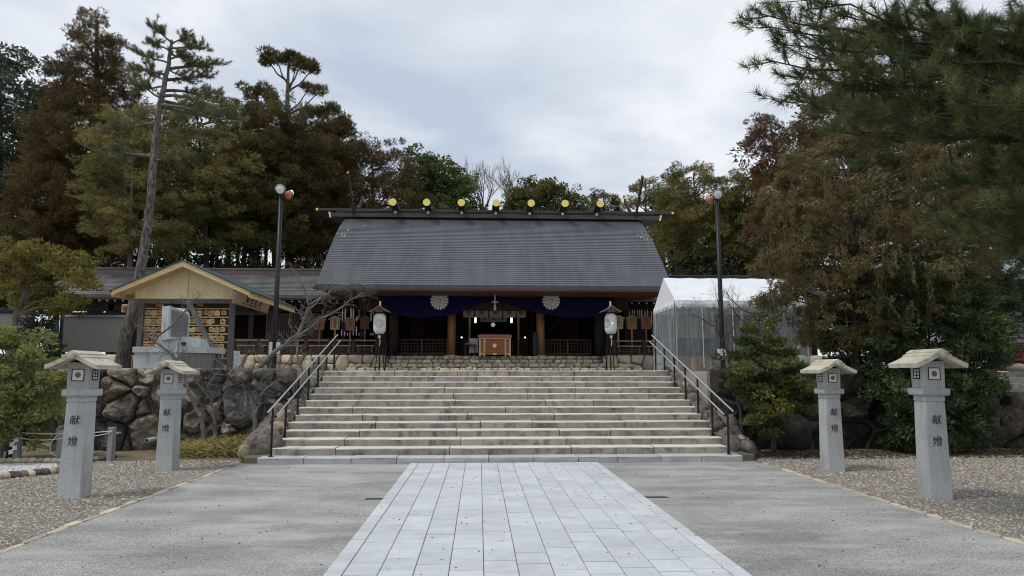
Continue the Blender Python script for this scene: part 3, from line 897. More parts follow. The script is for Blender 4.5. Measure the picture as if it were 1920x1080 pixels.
    for s_ in (0,):
        text_obj('献', .130, M['carve'], 'carved_character', t, (.0, -.1365, 1.005), (math.pi / 2, 0, 0), extrude=.002, thin=-.0010)
        text_obj('燈', .132, M['carve'], 'carved_character', t, (-.005, -.1405, .735), (math.pi / 2, 0, 0), extrude=.002, thin=-.0010)
    return t
lan = make_lantern()
lab = ['nearer granite lantern on the left gravel, beside the rope fence and green bush',
       'farther granite lantern on the left gravel, before the boulder wall and monument',
       'farther granite lantern on the right gravel, before the tall tree trunk',
       'nearer granite lantern on the right gravel, before the dark shrubs and far steps']
for i, (px, py, s_) in enumerate(((129, 936, 1.0), (307, 884, .975), (1568, 885, .985), (1765, 938, 1.01))):
    g = gnd(px, py)
    o = lan if i == 0 else copy_tree(lan)
    o.location = (g.x, g.y + .12, 0)
    o.scale = (s_, s_, s_ * (1.0, .985, .985, 1.0)[i])
    o.rotation_euler = (R((.3, -.4, .2, .3)[i]), R((.3, -.3, .4, .5)[i]), R((2, -1, 2, -2)[i]))
    o['label'] = lab[i]

# ---------------------------------------------------------------- stair handrails
def handrail(sgn, xp, label):
    t = thing('handrail', (xp, Y0, 0), label, 'handrail', 'handrails of the granite stairs')
    n = 7
    ys = [Y0 - .18 + k * (YT + .95 - Y0 + .18) / (n - 1) for k in range(n)]
    ya, yb = ys[0] - .35, ys[-1] + .35
    za, zb_ = KERB + .80, ZT + .96
    rz = lambda y_: za + (zb_ - za) * (y_ - ya) / (yb - ya)
    for y_ in ys:
        st = min(NST, max(0, int((y_ - Y0) / TREAD + 1.0)))
        z0 = KERB + st * RISE
        b = MB().tube([(xp, y_, z0 - .05), (xp, y_, rz(y_) - .01)], .021, 10).tube([(xp, y_, z0 + .0), (xp, y_, z0 + .012)], .05, 12)
        p_ = b.build('post', M['black'], t)
        b = MB().tube([(xp, y_, rz(y_) - .16), (xp - sgn * .05, y_, rz(y_) - .20), (xp - sgn * .10, y_, rz(y_) - .155)], .010, 6)
        k_ = b.build('bracket', M['black'], p_)
    b = MB().tube([(xp, ya, rz(ya)), (xp, yb, rz(yb))], .0175, 12)
    b.build('upper_rail', M['steel'], t, smooth=False)
    xi = xp - sgn * .10
    MB().tube([(xi, ya + .22, rz(ya + .22) - .13), (xi, yb - .12, rz(yb - .12) - .13)], .016, 12).build('lower_rail', M['steel'], t)
    MB().tube([(xp, ya - .012, rz(ya) - .002), (xp, ya, rz(ya))], .022, 12).tube([(xi, ya + .208, rz(ya + .22) - .132), (xi, ya + .22, rz(ya + .22) - .13)], .02, 12).build('end_cap', M['black'], t)
handrail(-1, XL + .06, 'double steel handrail on black posts up the left side of the steps')
handrail(1, XR - .06, 'double steel handrail on black posts up the right side of the steps')

# ---------------------------------------------------------------- worship hall
HW = 6.62
hall = thing('worship_hall', (XB, 31, ZT), 'wide shrine worship hall with curved dark roof and seven gold-capped ridge logs', 'shrine hall')
def P2(px, py, Y):                     # (Y, z) measured along the roof's left verge
    return Y, at(px, py, Y).z
pf = [P2(587, 533, 25.6), P2(601, 493, 26.75), P2(612, 462, 27.75), P2(626.7, 431, 29.1), P2(643, 409, 30.9)]
def spl(pts, n):
    ys_ = np.array([p[0] for p in pts]); zs_ = np.array([p[1] for p in pts])
    co = np.polyfit(ys_ - ys_[0], zs_, 3)
    # walk by arc length
    yy = np.linspace(ys_[0], ys_[-1], 400); zz = np.polyval(co, yy - ys_[0])
    s_ = np.r_[0, np.cumsum(np.hypot(np.diff(yy), np.diff(zz)))]
    t_ = np.linspace(0, s_[-1], n)
    return list(zip(np.interp(t_, s_, yy), np.interp(t_, s_, zz)))
NC = 46
pr = spl(pf, NC + 1)
YRD = 30.9
def roof_mesh(mb, pr, xa, xb, yr, th=.16, step=.019, mirror=True, nx=1):
    """stepped courses, front and back slope, as one closed shell"""
    path_ = []
    for k in range(len(pr) - 1):
        (y0, z0), (y1, z1) = pr[k], pr[k + 1]
        nrm = Vector((-(z1 - z0), (y1 - y0))).normalized()
        path_.append((y0 + nrm.x * step, z0 + nrm.y * step))
        path_.append((y1 + nrm.x * .003, z1 + nrm.y * .003))
    path_.append(pr[-1])
    full = path_ + ([(2 * yr - p[0], p[1]) for p in path_[::-1]] if mirror else [])
    n = len(full)
    und = [(pr[0][0] + .02, pr[0][1] - th)] + [(p[0] + .1, p[1] - th - .05) for p in pr[4::4]]
    und = und + ([(2 * yr - p[0], p[1]) for p in und[::-1]] if mirror else [])
    ring = full + und[::-1]
    m_ = len(ring)
    vs_ = []
    for i in range(nx + 1):
        x_ = xa + (xb - xa) * i / nx
        vs_ += [(x_, p[0], p[1]) for p in ring]
    fs = []
    for i in range(nx):
        for k in range(m_):
            fs.append((i * m_ + k, i * m_ + (k + 1) % m_, (i + 1) * m_ + (k + 1) % m_, (i + 1) * m_ + k))
    mb.add(vs_, fs)
    # end walls in strips
    for i in (0, nx):
        off = len(mb.v)
        mb.add([(xa if i == 0 else xb, p[0], p[1]) for p in ring], [tuple(range(m_))])
b = MB(); roof_mesh(b, pr, XB - HW, XB + HW, YRD + .25)
rf = b.build('roof', M['roof'], hall)
# small upturned corner tips
zE, zR = pr[0][1], pr[-1][1]
for s_ in (-1, 1):
    xe = XB + s_ * HW
    MB().prism([(xe, 25.55, zE - .10), (xe + s_ * .13, 25.5, zE - .15), (xe, 25.55, zE + .03)], (0, .5, 0)).build('verge_tip', M['ridge'], hall)
# eave soffit: boards slanting in under the edge
b = MB()
zs0, zs1 = at(930, 539.5, 25.62).z, at(930, 551.5, 26.1).z
for k in range(1):
    b.add([(XB - HW + .06, 25.63, zE - .15), (XB + HW - .06, 25.63, zE - .15), (XB + HW - .55, 26.25, zs1), (XB - HW + .55, 26.25, zs1),
           (XB - HW + .06, 36.0, zE - .15), (XB + HW - .06, 36.0, zE - .15), (XB + HW - .55, 35.4, zs1), (XB - HW + .55, 35.4, zs1)],
          [(0, 1, 2, 3), (4, 5, 6, 7), (0, 3, 7, 4), (1, 5, 6, 2), (3, 2, 6, 7), (0, 4, 5, 1)])
b.build('eave_soffit', M['redwood'], hall)
b = MB().box((XB - HW + .02, 25.60, zE - .21), (XB + HW - .02, 25.66, zE - .145))
b.build('eave_board', M['redwood'], hall)
# gable infill under the ridge
for s_ in (-1, 1):
    x_ = XB + s_ * (HW - .55)
    b = MB(); b.prism([(x_, 26.6, zE + .1), (x_, YRD + .25, zR - .35), (x_, 2 * YRD + .5 - 26.6, zE + .1)], (s_ * .1, 0, 0)); b.build('gable_wall', M['darkwood'], hall)
# ridge: lower long board, upper longer board
zl = at(930, 403, YRD).z
ridge_y = YRD + .25
xl0, xr0 = at(622, 402, YRD).x, at(1234, 408, YRD).x
xl1, xr1 = at(596, 395, YRD).x, at(1259, 403, YRD).x
zb0, zb1, zb2 = zR - .02, zR + .16, zR + .36
b = MB().box((xl0, YRD - .42, zb0), (xr0, YRD + .92, zb1)); b.build('ridge_board', M['ridge'], hall)
b = MB().box((xl0 + .25, YRD - .30, zb1), (xr0 - .25, YRD + .8, zb1 + .10)); b.box((xl0 + .3, YRD - .36, zb1 + .04), (xr0 - .3, YRD - .30, zb1 + .075)); b.build('ridge_board', M['ridge'], hall)
b = MB().box((xl1, YRD - .38, zb1 + .10), (xr1, YRD + .88, zb2)); b.build('ridge_beam', M['ridge'], hall)
for xx, s_ in ((xl1, -1), (xr1, 1)):
    MB().box((xx if s_ < 0 else xx - .10, YRD - .395, zb1 + .095), (xx + .10 if s_ < 0 else xx, YRD - .38, zb2 + .004)).build('beam_cap', M['gold'], hall)
for xx, s_ in ((xl0, -1), (xr0, 1)):
    MB().prism([(xx, YRD - .44, zb0 - .05), (xx - s_ * .07, YRD - .44, zb0 - .05), (xx - s_ * .02, YRD - .44, zb1 + .02), (xx + s_ * .06, YRD - .44, zb1 + .02)], (0, .018, 0)).build('ridge_cap', M['gold'], hall)
# soffit brackets at the gable ends
for s_ in (-1, 1):
    xe = XB + s_ * HW
    MB().prism([(xe - s_ * .1, ridge_y - .1, zR - .5), (xe - s_ * .1, ridge_y - .1, zR), (xe + s_ * .25, ridge_y - .1, zR)], (0, .2, 0)).build('gable_bracket', M['redwood'], hall)
# katsuogi: logs lying across the ridge, gilt ends
for px in (736.5, 800, 865, 930.5, 996, 1059.5, 1125.5):
    q = at(px, 379 + (px - 736) * .008, YRD - 1.35)
    zc = zb2 + .20
    r0 = .165
    prof = [(r0 * .92, -1.35), (r0 * 1.02, -.7), (r0 * 1.08, .25), (r0 * 1.02, 1.2), (r0 * .92, 1.85)]
    lg = MB().lathe((q.x, YRD, q.z), prof, 20, axis='Y').build('ridge_log', M['logblack'], hall, smooth=True)
    MB().lathe((q.x, YRD - 1.35, q.z), [(.160, -.03), (.160, .0)], 20, axis='Y').build('gilt_cap', M['gold'], lg)
    MB().lathe((q.x, YRD + 1.85, q.z), [(.160, .0), (.160, .03)], 20, axis='Y').build('gilt_cap', M['gold'], lg)
    MB().box((q.x - .12, YRD - .25, zb2), (q.x + .12, YRD + .75, q.z - .12)).build('log_saddle', M['logblack'], lg)
    zq = zb1 + .0
    MB().box((q.x - .055, YRD - .46, zb1 - .02), (q.x + .055, YRD - .36, zb1 + .10)).build('gilt_stud', mat('stud_white_gold', (.8, .72, .5), rough=.4) if px < 740 else bpy.data.materials['stud_white_gold'], lg)
# chigi: crossed finials rising from the gables
for s_, (xa, ya, xb, yb), (xc, yc, xd, yd) in ((-1, (664, 402, 652, 324), (672, 394, 680, 373)), (1, (1192, 406, 1205, 330), (1182, 399, 1171, 376))):
    for (p0, p1, Ya, Yb) in (((xa, ya), (xb, yb), YRD - .35, YRD - 1.35), ((xc, yc), (xd, yd), YRD + .8, YRD + 1.9)):
        a, c_ = at(p0[0], p0[1], Ya), at(p1[0], p1[1], Yb)
        d = (c_ - a).normalized()
        u = Vector((1, 0, 0)); u = (u - d * u.dot(d)).normalized(); v = d.cross(u)
        poly = []
        hw_, hd_ = .035, .11
        bs = [a - u * hw_ - v * hd_, a + u * hw_ - v * hd_, a + u * hw_ + v * hd_, a - u * hw_ + v * hd_]
        MB().prism(bs, c_ - a).build('crossed_finial', M['darkwood'], hall)
        MB().prism([p + (c_ - a) for p in bs], d * .025).build('finial_cap', M['gold_dull'], hall)
# droppings streaked on the shingles
def surf(px, py):
    for k in range(NC):
        (y0, z0), (y1, z1) = pr[k], pr[k + 1]
        q = at(px, py, (y0 + y1) / 2)
        if z0 - .03 <= q.z <= z1 + .03: return q, math.atan2(z1 - z0, y1 - y0)
    return None
b = MB()
for (cx, cy, n_) in ((648, 441, 9), (1205, 446, 9), (677, 411, 2), (1002, 421, 2), (905, 404, 1)):
    for _ in range(n_):
        s_ = surf(cx + rng.gauss(0, 5), cy + rng.gauss(0, 3.5))
        if s_:
            q, a = s_
            l_, w_ = rng.uniform(.02, .06), rng.uniform(.012, .026)
            up = Vector((0, math.cos(a), math.sin(a))); nn = Vector((0, -math.sin(a), math.cos(a)))
            c_ = q + nn * .035
            b.prism([c_ + Vector((-w_, 0, 0)), c_ + Vector((0, 0, 0)) - up * l_, c_ + Vector((w_, 0, 0)), c_ + up * l_ * .6], nn * .01)
b.build('dropping_splashes', M['white'], hall)['kind'] = 'stuff'

# floor, ceiling, pillars, interior
zc0 = zs1 - .02
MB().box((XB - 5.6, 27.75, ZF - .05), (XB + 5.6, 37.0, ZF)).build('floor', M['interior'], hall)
def px_x(px, Y, py=640): return at(px, py, Y).x
for px in (846.5, 1013.5):
    x_ = px_x(px, 28.0)
    MB().lathe((x_, 28.0, 0), [(.25, ZF - .06), (.25, ZF + .02), (.2, ZF + .035)], 20).build('pillar_base', M['cobble'], hall)
    MB().lathe((x_, 28.0, 0), [(.165, ZF + .03), (.165, zc0)], 24).build('pillar', M['pillar'], hall, smooth=True)
for px in (738, 1123):
    x_ = px_x(px, 28.3)
    MB().lathe((x_, 28.3, 0), [(.20, ZF), (.20, zc0)], 20).build('pillar', M['darkwood'], hall, smooth=True)
    x2 = x_ + (-.55 if px < 900 else .55)
    MB().cbox((x2, 28.6, (ZF + zc0) / 2), (.5, .1, zc0 - ZF)).build('side_wall', M['darkwood'], hall)
for px in (858, 870, 998, 1000):
    pass
for px, Y in ((760, 32.5), (860, 32.5), (997, 32.5), (1098, 32.5), (806, 36), (1050, 36)):
    x_ = px_x(px, Y)
    MB().cbox((x_, Y, (ZF + zc0) / 2), (.24, .24, zc0 - ZF)).build('pillar', M['darkwood'], hall)
MB().box((XB - 5.4, 27.7, zc0 - .45), (XB + 5.4, 27.9, zc0)).build('lintel', M['darkwood'], hall)
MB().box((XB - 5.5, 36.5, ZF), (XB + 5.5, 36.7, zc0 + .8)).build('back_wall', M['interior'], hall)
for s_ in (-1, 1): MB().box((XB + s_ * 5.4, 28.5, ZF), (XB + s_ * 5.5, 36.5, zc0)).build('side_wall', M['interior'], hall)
# red plank walls deeper inside
def planks(xa, xb, Y, z0, z1, n, parent, m_, name='plank', gap=.012):
    h = (z1 - z0) / n
    me = MB().bbox((-(xb - xa) / 2, -.02, gap / 2), ((xb - xa) / 2, .02, h - gap / 2), .006).mesh(name, m_)
    for k in range(n):
        o = bpy.data.objects.new(name, me)
        o.location = Vector(((xa + xb) / 2, Y + rng.uniform(-.004, .004), z0 + k * h)) - wl(parent)
        link(o, parent)
for pa, pb in ((1051, 1086), (768, 796)):
    Y = 31.8
    planks(px_x(pa, Y), px_x(pb, Y), Y, ZF + .9, ZF + 2.1, 8, hall, M['redboard'])
def lattice(xa, xb, Y, z0, z1, nx, nz, parent, m_, name='lattice', bar=.03, frame=.06, dep=.04):
    b = MB()
    b.box((xa, Y - dep, z0), (xa + frame, Y + dep, z1)); b.box((xb - frame, Y - dep, z0), (xb, Y + dep, z1))
    b.box((xa + frame, Y - dep, z0), (xb - frame, Y + dep, z0 + frame)); b.box((xa + frame, Y - dep, z1 - frame), (xb - frame, Y + dep, z1))
    fr = b.build(name + '_frame', m_, parent)
    for k in range(1, nx):
        x_ = xa + frame + (xb - xa - 2 * frame) * k / nx
        c = MB().box((x_ - bar / 2, Y - dep * .5, z0 + frame), (x_ + bar / 2, Y, z1 - frame)).build('lattice_bar', m_, fr)
    for k in range(1, nz):
        z_ = z0 + frame + (z1 - z0 - 2 * frame) * k / nz
        MB().box((xa + frame, Y + .001, z_ - bar / 2), (xb - frame, Y + dep * .5, z_ + bar / 2)).build('lattice_bar', m_, fr)
    return fr
# low lattice fences between the pillars
for pa, pb, nn_ in ((745, 791, 7), (791, 838, 7), (1021, 1064, 7), (1064, 1108, 7)):
    lattice(px_x(pa, 28.6), px_x(pb, 28.6), 28.6, ZF + .1, ZF + .70, nn_, 4, hall, M['midwood'], 'low_lattice', .022, .04)
    MB().box((px_x(pa, 28.6), 28.5, ZF), (px_x(pb, 28.6), 28.7, ZF + .1)).build('sill_beam', M['darkwood'], hall)
for pa, pb in ((866, 893), (960, 988)):
    lattice(px_x(pa, 30.6), px_x(pb, 30.6), 30.6, ZF + .08, ZF + .75, 6, 4, hall, M['midwood'], 'low_lattice', .022, .04)
for pa, pb in ((799, 832), (1024, 1050), (866, 880), (976, 990)):
    lattice(px_x(pa, 33.0), px_x(pb, 33.0), 33.0, ZF + .1, ZF + 1.9, 6, 12, hall, M['midwood'], 'lattice_door', .025, .05)
for px in (880.5, 972):
    x_ = px_x(px, 31)
    MB().cbox((x_, 31, ZF + 1.15), (.10, .10, 2.3)).build('inner_post', M['palewood'], hall)
# diagonal roof braces seen inside right
for k in range(3):
    a, c_ = at(1028 + k * 9, 624 - k * 6, 31.5), at(1050 + k * 12, 596, 30.6)
    MB().tube([a, (a + c_) / 2 + Vector((0, 0, .06)), c_], .05, 6).build('rain_chain_brace', M['oldwood'], hall)
# inner lamps
for px in (891.5, 959):
    q = at(px, 600.5, 30.8)
    MB().bbox((q.x - .045, q.y - .05, q.z - .12), (q.x + .045, q.y + .05, q.z + .12), .015).build('lit_lamp', M['lit'], hall)
for px in (865.5, 984.5):
    q = at(px, 633, 29.2)
    MB().lathe((q.x, q.y, q.z - .03), [(.01, 0), (.035, .02), (.035, .05), (.01, .07)], 10).build('lit_bulb', M['bulb'], hall)
q = at(924.5, 609, 35)
MB().lathe((q.x, q.y, q.z), [(.03, -.03), (.11, -.02), (.11, .0), (.02, .03)], 20, axis='Y').build('hanging_mirror', M['mirror'], hall)

# white crested banners inside
def crest(parent, c, rad, m_fan, m_line, Yoff, name='crest', n=16, ring=False):
    """sixteen-petal chrysanthemum standing in the x-z plane, facing -y"""
    if m_line is not None:
        MB().lathe((c[0], c[1] - Yoff * .4, c[2]), [(rad * .97, -Yoff * .2), (rad * .97, 0)], 32, axis='Y').build(name + '_ground', m_line, parent)
    b = MB()
    y_ = c[1] - Yoff
    g_ = .10
    for k in range(n):
        a0, a1 = 2 * math.pi * (k + g_ * .5) / n, 2 * math.pi * (k + 1 - g_ * .5) / n
        am = (a0 + a1) / 2
        ro = rad * .91
        half = (a1 - a0) / 2 * ro
        P_ = [(rad * .20, a0), (ro, a0)]
        poly = [(c[0] + rad * .2 * math.cos(a0), y_, c[2] + rad * .2 * math.sin(a0))]
        cx_, cz_ = ro * math.cos(am), ro * math.sin(am)
        for j in range(7):
            th = am - math.pi / 2 + math.pi * j / 6
            poly.append((c[0] + cx_ + half * math.cos(th) * .9, y_, c[2] + cz_ + half * math.sin(th) * .9))
        poly.append((c[0] + rad * .2 * math.cos(a1), y_, c[2] + rad * .2 * math.sin(a1)))
        b.prism(poly, (0, Yoff * .5, 0))
    b.lathe((c[0], y_, c[2]), [(rad * .15, 0), (rad * .15, Yoff * .5)], 14, axis='Y')
    return b.build(name, m_fan, parent)
greycrest = mat('grey_crest', (.30, .31, .31), rough=.9)
for idx, (Y, y0, y1, spans, lab_) in enumerate(((30.2, 574, 595.5, [(868.5, 889), (891.5, 915), (917.5, 941), (943.5, 967), (968.5, 985.5)], 'white crested banner of five cloths with red ribbons inside the hall'),
                                (32.2, 594, 603.5, [(901, 917), (918, 933), (934.5, 950.5)], 'smaller white crested banner deeper behind the first inside the hall'))):
    t = thing('white_banner', (XB, Y, 4.2), lab_, 'banner')
    for pa, pb in spans:
        xa, xb = px_x(pa, Y, 585), px_x(pb, Y, 585)
        z0, z1 = at(930, y1, Y).z, at(930, y0, Y).z + (.5 if idx == 0 else .3)
        b = MB(); n = 8
        for i in range(n):
            u0, u1 = i / n, (i + 1) / n
            w0, w1 = math.sin(u0 * 9) * .012, math.sin(u1 * 9) * .012
            b.box((xa + (xb - xa) * u0, Y + w0, z0), (xa + (xb - xa) * u1, Y + w0 + .008, z1))
        pn = b.build('banner_cloth', M['whitecloth'], t)
        crest(pn, ((xa + xb) / 2, Y - .022, at(930, 585 if idx == 0 else 597.5, Y).z), .115 if idx == 0 else .09, greycrest, None, .006)
        if idx == 0: MB().box((xb + .005, Y, z0), (xb + .045, Y + .01, z1)).build('red_ribbon', M['redcord'], t)
        else: MB().box((xb + .005, Y, z0), (xb + .025, Y + .01, z1)).build('red_ribbon', M['redcord'], t)

# purple curtain under the eave, gathered at the middle
def curtain():
    Y = 26.9
    t = thing('shrine_curtain', (XB, Y, 4.2), 'deep purple swagged curtain with two white chrysanthemum crests under the eave', 'curtain')
    ztop = zs1 + .12
    Lp = [(705, 552), (716, 570), (738, 588), (765, 594), (800, 596), (835, 593), (862, 586), (885, 577), (905, 568), (927, 562)]
    Rp = [(927, 562), (950, 569), (972, 577), (1000, 585), (1030, 592), (1060, 595), (1095, 595), (1125, 592), (1143, 586), (1152, 572)]
    for s_, pts in ((0, Lp), (1, Rp)):
        xs_ = np.array([p[0] for p in pts]); ys_ = np.array([p[1] for p in pts])
        NX, NZ = 60, 26
        vs_, fs = [], []
        for i in range(NX + 1):
            px = xs_[0] + (xs_[-1] - xs_[0]) * i / NX
            py = np.interp(px, xs_, ys_)
            q0 = at(px, py, Y)
            u = i / NX if s_ == 0 else 1 - i / NX       # 0 outer, 1 gathered centre
            for j in range(NZ + 1):
                v = j / NZ
                z_ = ztop + (q0.z - ztop) * v
                # folds run along the swags, tighter towards the gather
                fold = math.sin(v * 11 + u * 5) * .03 * (0.25 + v) * (.4 + u * .9) + math.sin(v * 23 + u * 9) * .012 * (u ** 2) + math.sin(px * .12) * .012
                vs_.append((q0.x, Y - .05 * v + fold, z_))
        for i in range(NX):
            for j in range(NZ):
                a = i * (NZ + 1) + j
                fs.append((a, a + 1, a + NZ + 2, a + NZ + 1))
        # back sheet gives the cloth thickness
        n0 = len(vs_)
        vs_ += [(p[0], p[1] + .006, p[2]) for p in vs_]
        fs += [tuple(reversed([i + n0 for i in f])) for f in fs]
        for i in range(NX):
            a = i * (NZ + 1) + NZ
            fs.append((a, a + NZ + 1, a + NZ + 1 + n0, a + n0))
        MB().add(vs_, fs).build('curtain_cloth', M['purple'], t, smooth=True, fix=False)
        cx, cy = (824, 564) if s_ == 0 else (1033.5, 564)
        q = at(cx, cy, Y - .14)
        crest(t, (q.x, Y - .14, q.z), .335, M['crest'], M['crestline'], .02)
    return t
curtain()
# bell rope and tassel hanging at the middle
q = at(928, 583, 26.3)
t = thing('hanging_tassel', (q.x, q.y, q.z), 'pale hanging cord with cross knot and tassel at the middle of the curtain', 'tassel')
zt = at(928, 553, 26.3).z
MB().tube([(q.x, q.y, zt + .2), (q.x, q.y, at(928, 566, 26.3).z)], .018, 8).build('cord', M['rope'], t)
zk = at(928, 566.5, 26.3).z
MB().tube([(q.x - .12, q.y, zk - .03), (q.x - .09, q.y, zk + .01), (q.x, q.y, zk), (q.x + .09, q.y, zk + .01), (q.x + .12, q.y, zk - .03)], .016, 8).build('cross_knot', M['rope'], t)
MB().lathe((q.x, q.y, 0), [(.055, q.z + .02), (.048, zk - .16), (.03, zk - .08), (.02, zk)], 12).build('tassel', M['palewood'], t)

# offering box
def offering_box():
    Y = 27.3
    x0, x1 = px_x(898, Y, 650), px_x(958, Y, 650)
    t = thing('offering_box', ((x0 + x1) / 2, Y + .35, ZF), 'reddish wooden offering box with pale corner straps and round gilt crest', 'offering box')
    zb_, zt_ = at(928, 669, Y).z, at(928, 634, Y).z
    D = .72
    b = MB()
    # slightly flared body of horizontal boards
    n = 7
    for k in range(n):
        z0, z1 = zb_ + .08 + (zt_ - zb_ - .08) * k / n, zb_ + .08 + (zt_ - zb_ - .08) * (k + 1) / n
        f0 = .0
        MB().bbox((x0 + .03, Y + .02, z0 + .003), (x1 - .03, Y + D - .02, z1 - .001), .005).build('side_board', M['boxwood'], t)
    xm0, xm1 = px_x(908, Y, 650), px_x(947.5, Y, 650)
    for xx in (x0, xm0 - .03, xm1 - .03, x1 - .07):
        MB().bbox((xx, Y - .01, zb_), (xx + .07, Y + .045, zt_), .008).build('corner_strap', M['boxtrim'], t)
        MB().bbox((xx, Y + D - .045, zb_), (xx + .07, Y + D + .01, zt_), .008).build('corner_strap', M['boxtrim'], t)
    z2 = at(928, 627.5, Y).z
    MB().prism([(x0 - .0, Y - .05, zt_), (x0 - .06, Y - .05, z2 - .03), (x0 + .03, Y - .05, z2), (x1 - .03, Y - .05, z2), (x1 + .06, Y - .05, z2 - .03), (x1, Y - .05, zt_)], (0, D + .1, 0)).build('box_lid', M['boxwood'], t)
    MB().box((x0 + .0, Y - .035, zt_ - .03), (x1, Y - .02, zt_ + .01)).build('top_trim', M['boxtrim'], t)
    for k in range(9): MB().cbox(((x0 + x1) / 2 - .5 + k * .125, Y + D / 2, z2 + .012), (.035, D, .02)).build('lid_slat', M['boxwood'], t)
    q = at(927.5, 648, Y - .02)
    MB().lathe((q.x, Y - .02, q.z), [(.105, .045), (.11, .01), (.095, -.005), (.07, .0), (.07, -.002)], 28, axis='Y').build('gilt_ring', M['gold_dull'], t)
    crest(t, (q.x, Y - .03, q.z), .07, M['gold'], M['gold_dull'], .012, 'gilt_crest')
    for px in (902, 927.5, 954):
        x_ = px_x(px, Y, 660); z_ = at(928, 664, Y).z
        MB().prism([(x_ - .09, Y - .012, z_ - .03), (x_ + .09, Y - .012, z_ - .03), (x_ + .07, Y - .012, z_ + .03), (x_, Y - .012, z_ + .045), (x_ - .07, Y - .012, z_ + .03)], (0, .03, 0)).build('gilt_plate', M['gold_dull'], t)
offering_box()
# side table and notice
Y = 28.0
t = thing('side_table', (px_x(879, Y), Y, ZF), 'small thin-legged wooden table left of the offering box', 'table')
xa, xb = px_x(870, Y), px_x(893, Y); zt_ = at(880, 646, Y).z
MB().bbox((xa, Y - .2, zt_ - .03), (xb, Y + .2, zt_), .006).build('table_top', M['midwood'], t)
for xx in (xa + .06, xb - .08):
    for yy in (Y - .16, Y + .16): MB().cbox((xx, yy, (ZF + zt_) / 2 - .01), (.03, .03, zt_ - ZF - .03)).build('leg', M['oldwood'], t)
t = tag(MB().prism([(xb - .28, Y + .22, zt_ - .32), (xb + .08, Y + .22, zt_ - .32), (xb + .08, Y + .25, zt_ + .26), (xb - .28, Y + .25, zt_ + .26)], (0, .02, 0)).build('notice_board', M['whitebox']), 'pale notice board standing behind the small side table', 'notice board')
t = tag(MB().bbox((xa + .05, Y - .12, zt_), (xa + .3, Y + .1, zt_ + .06), .01).build('wooden_tray', M['boxwood']), 'small reddish tray lying on the side table', 'tray')
x_ = px_x(1003, 27.8)
tag(MB().lathe((x_, 27.8, 0), [(.07, ZF), (.10, ZF + .1), (.09, ZF + .6), (.10, ZF + .75), (.06, ZF + .95)], 12).build('rolled_banner', mat('teal_cloth', (.02, .06, .08), rough=.9), smooth=True), 'dark teal rolled cloth standing against the right front pillar', 'rolled cloth')

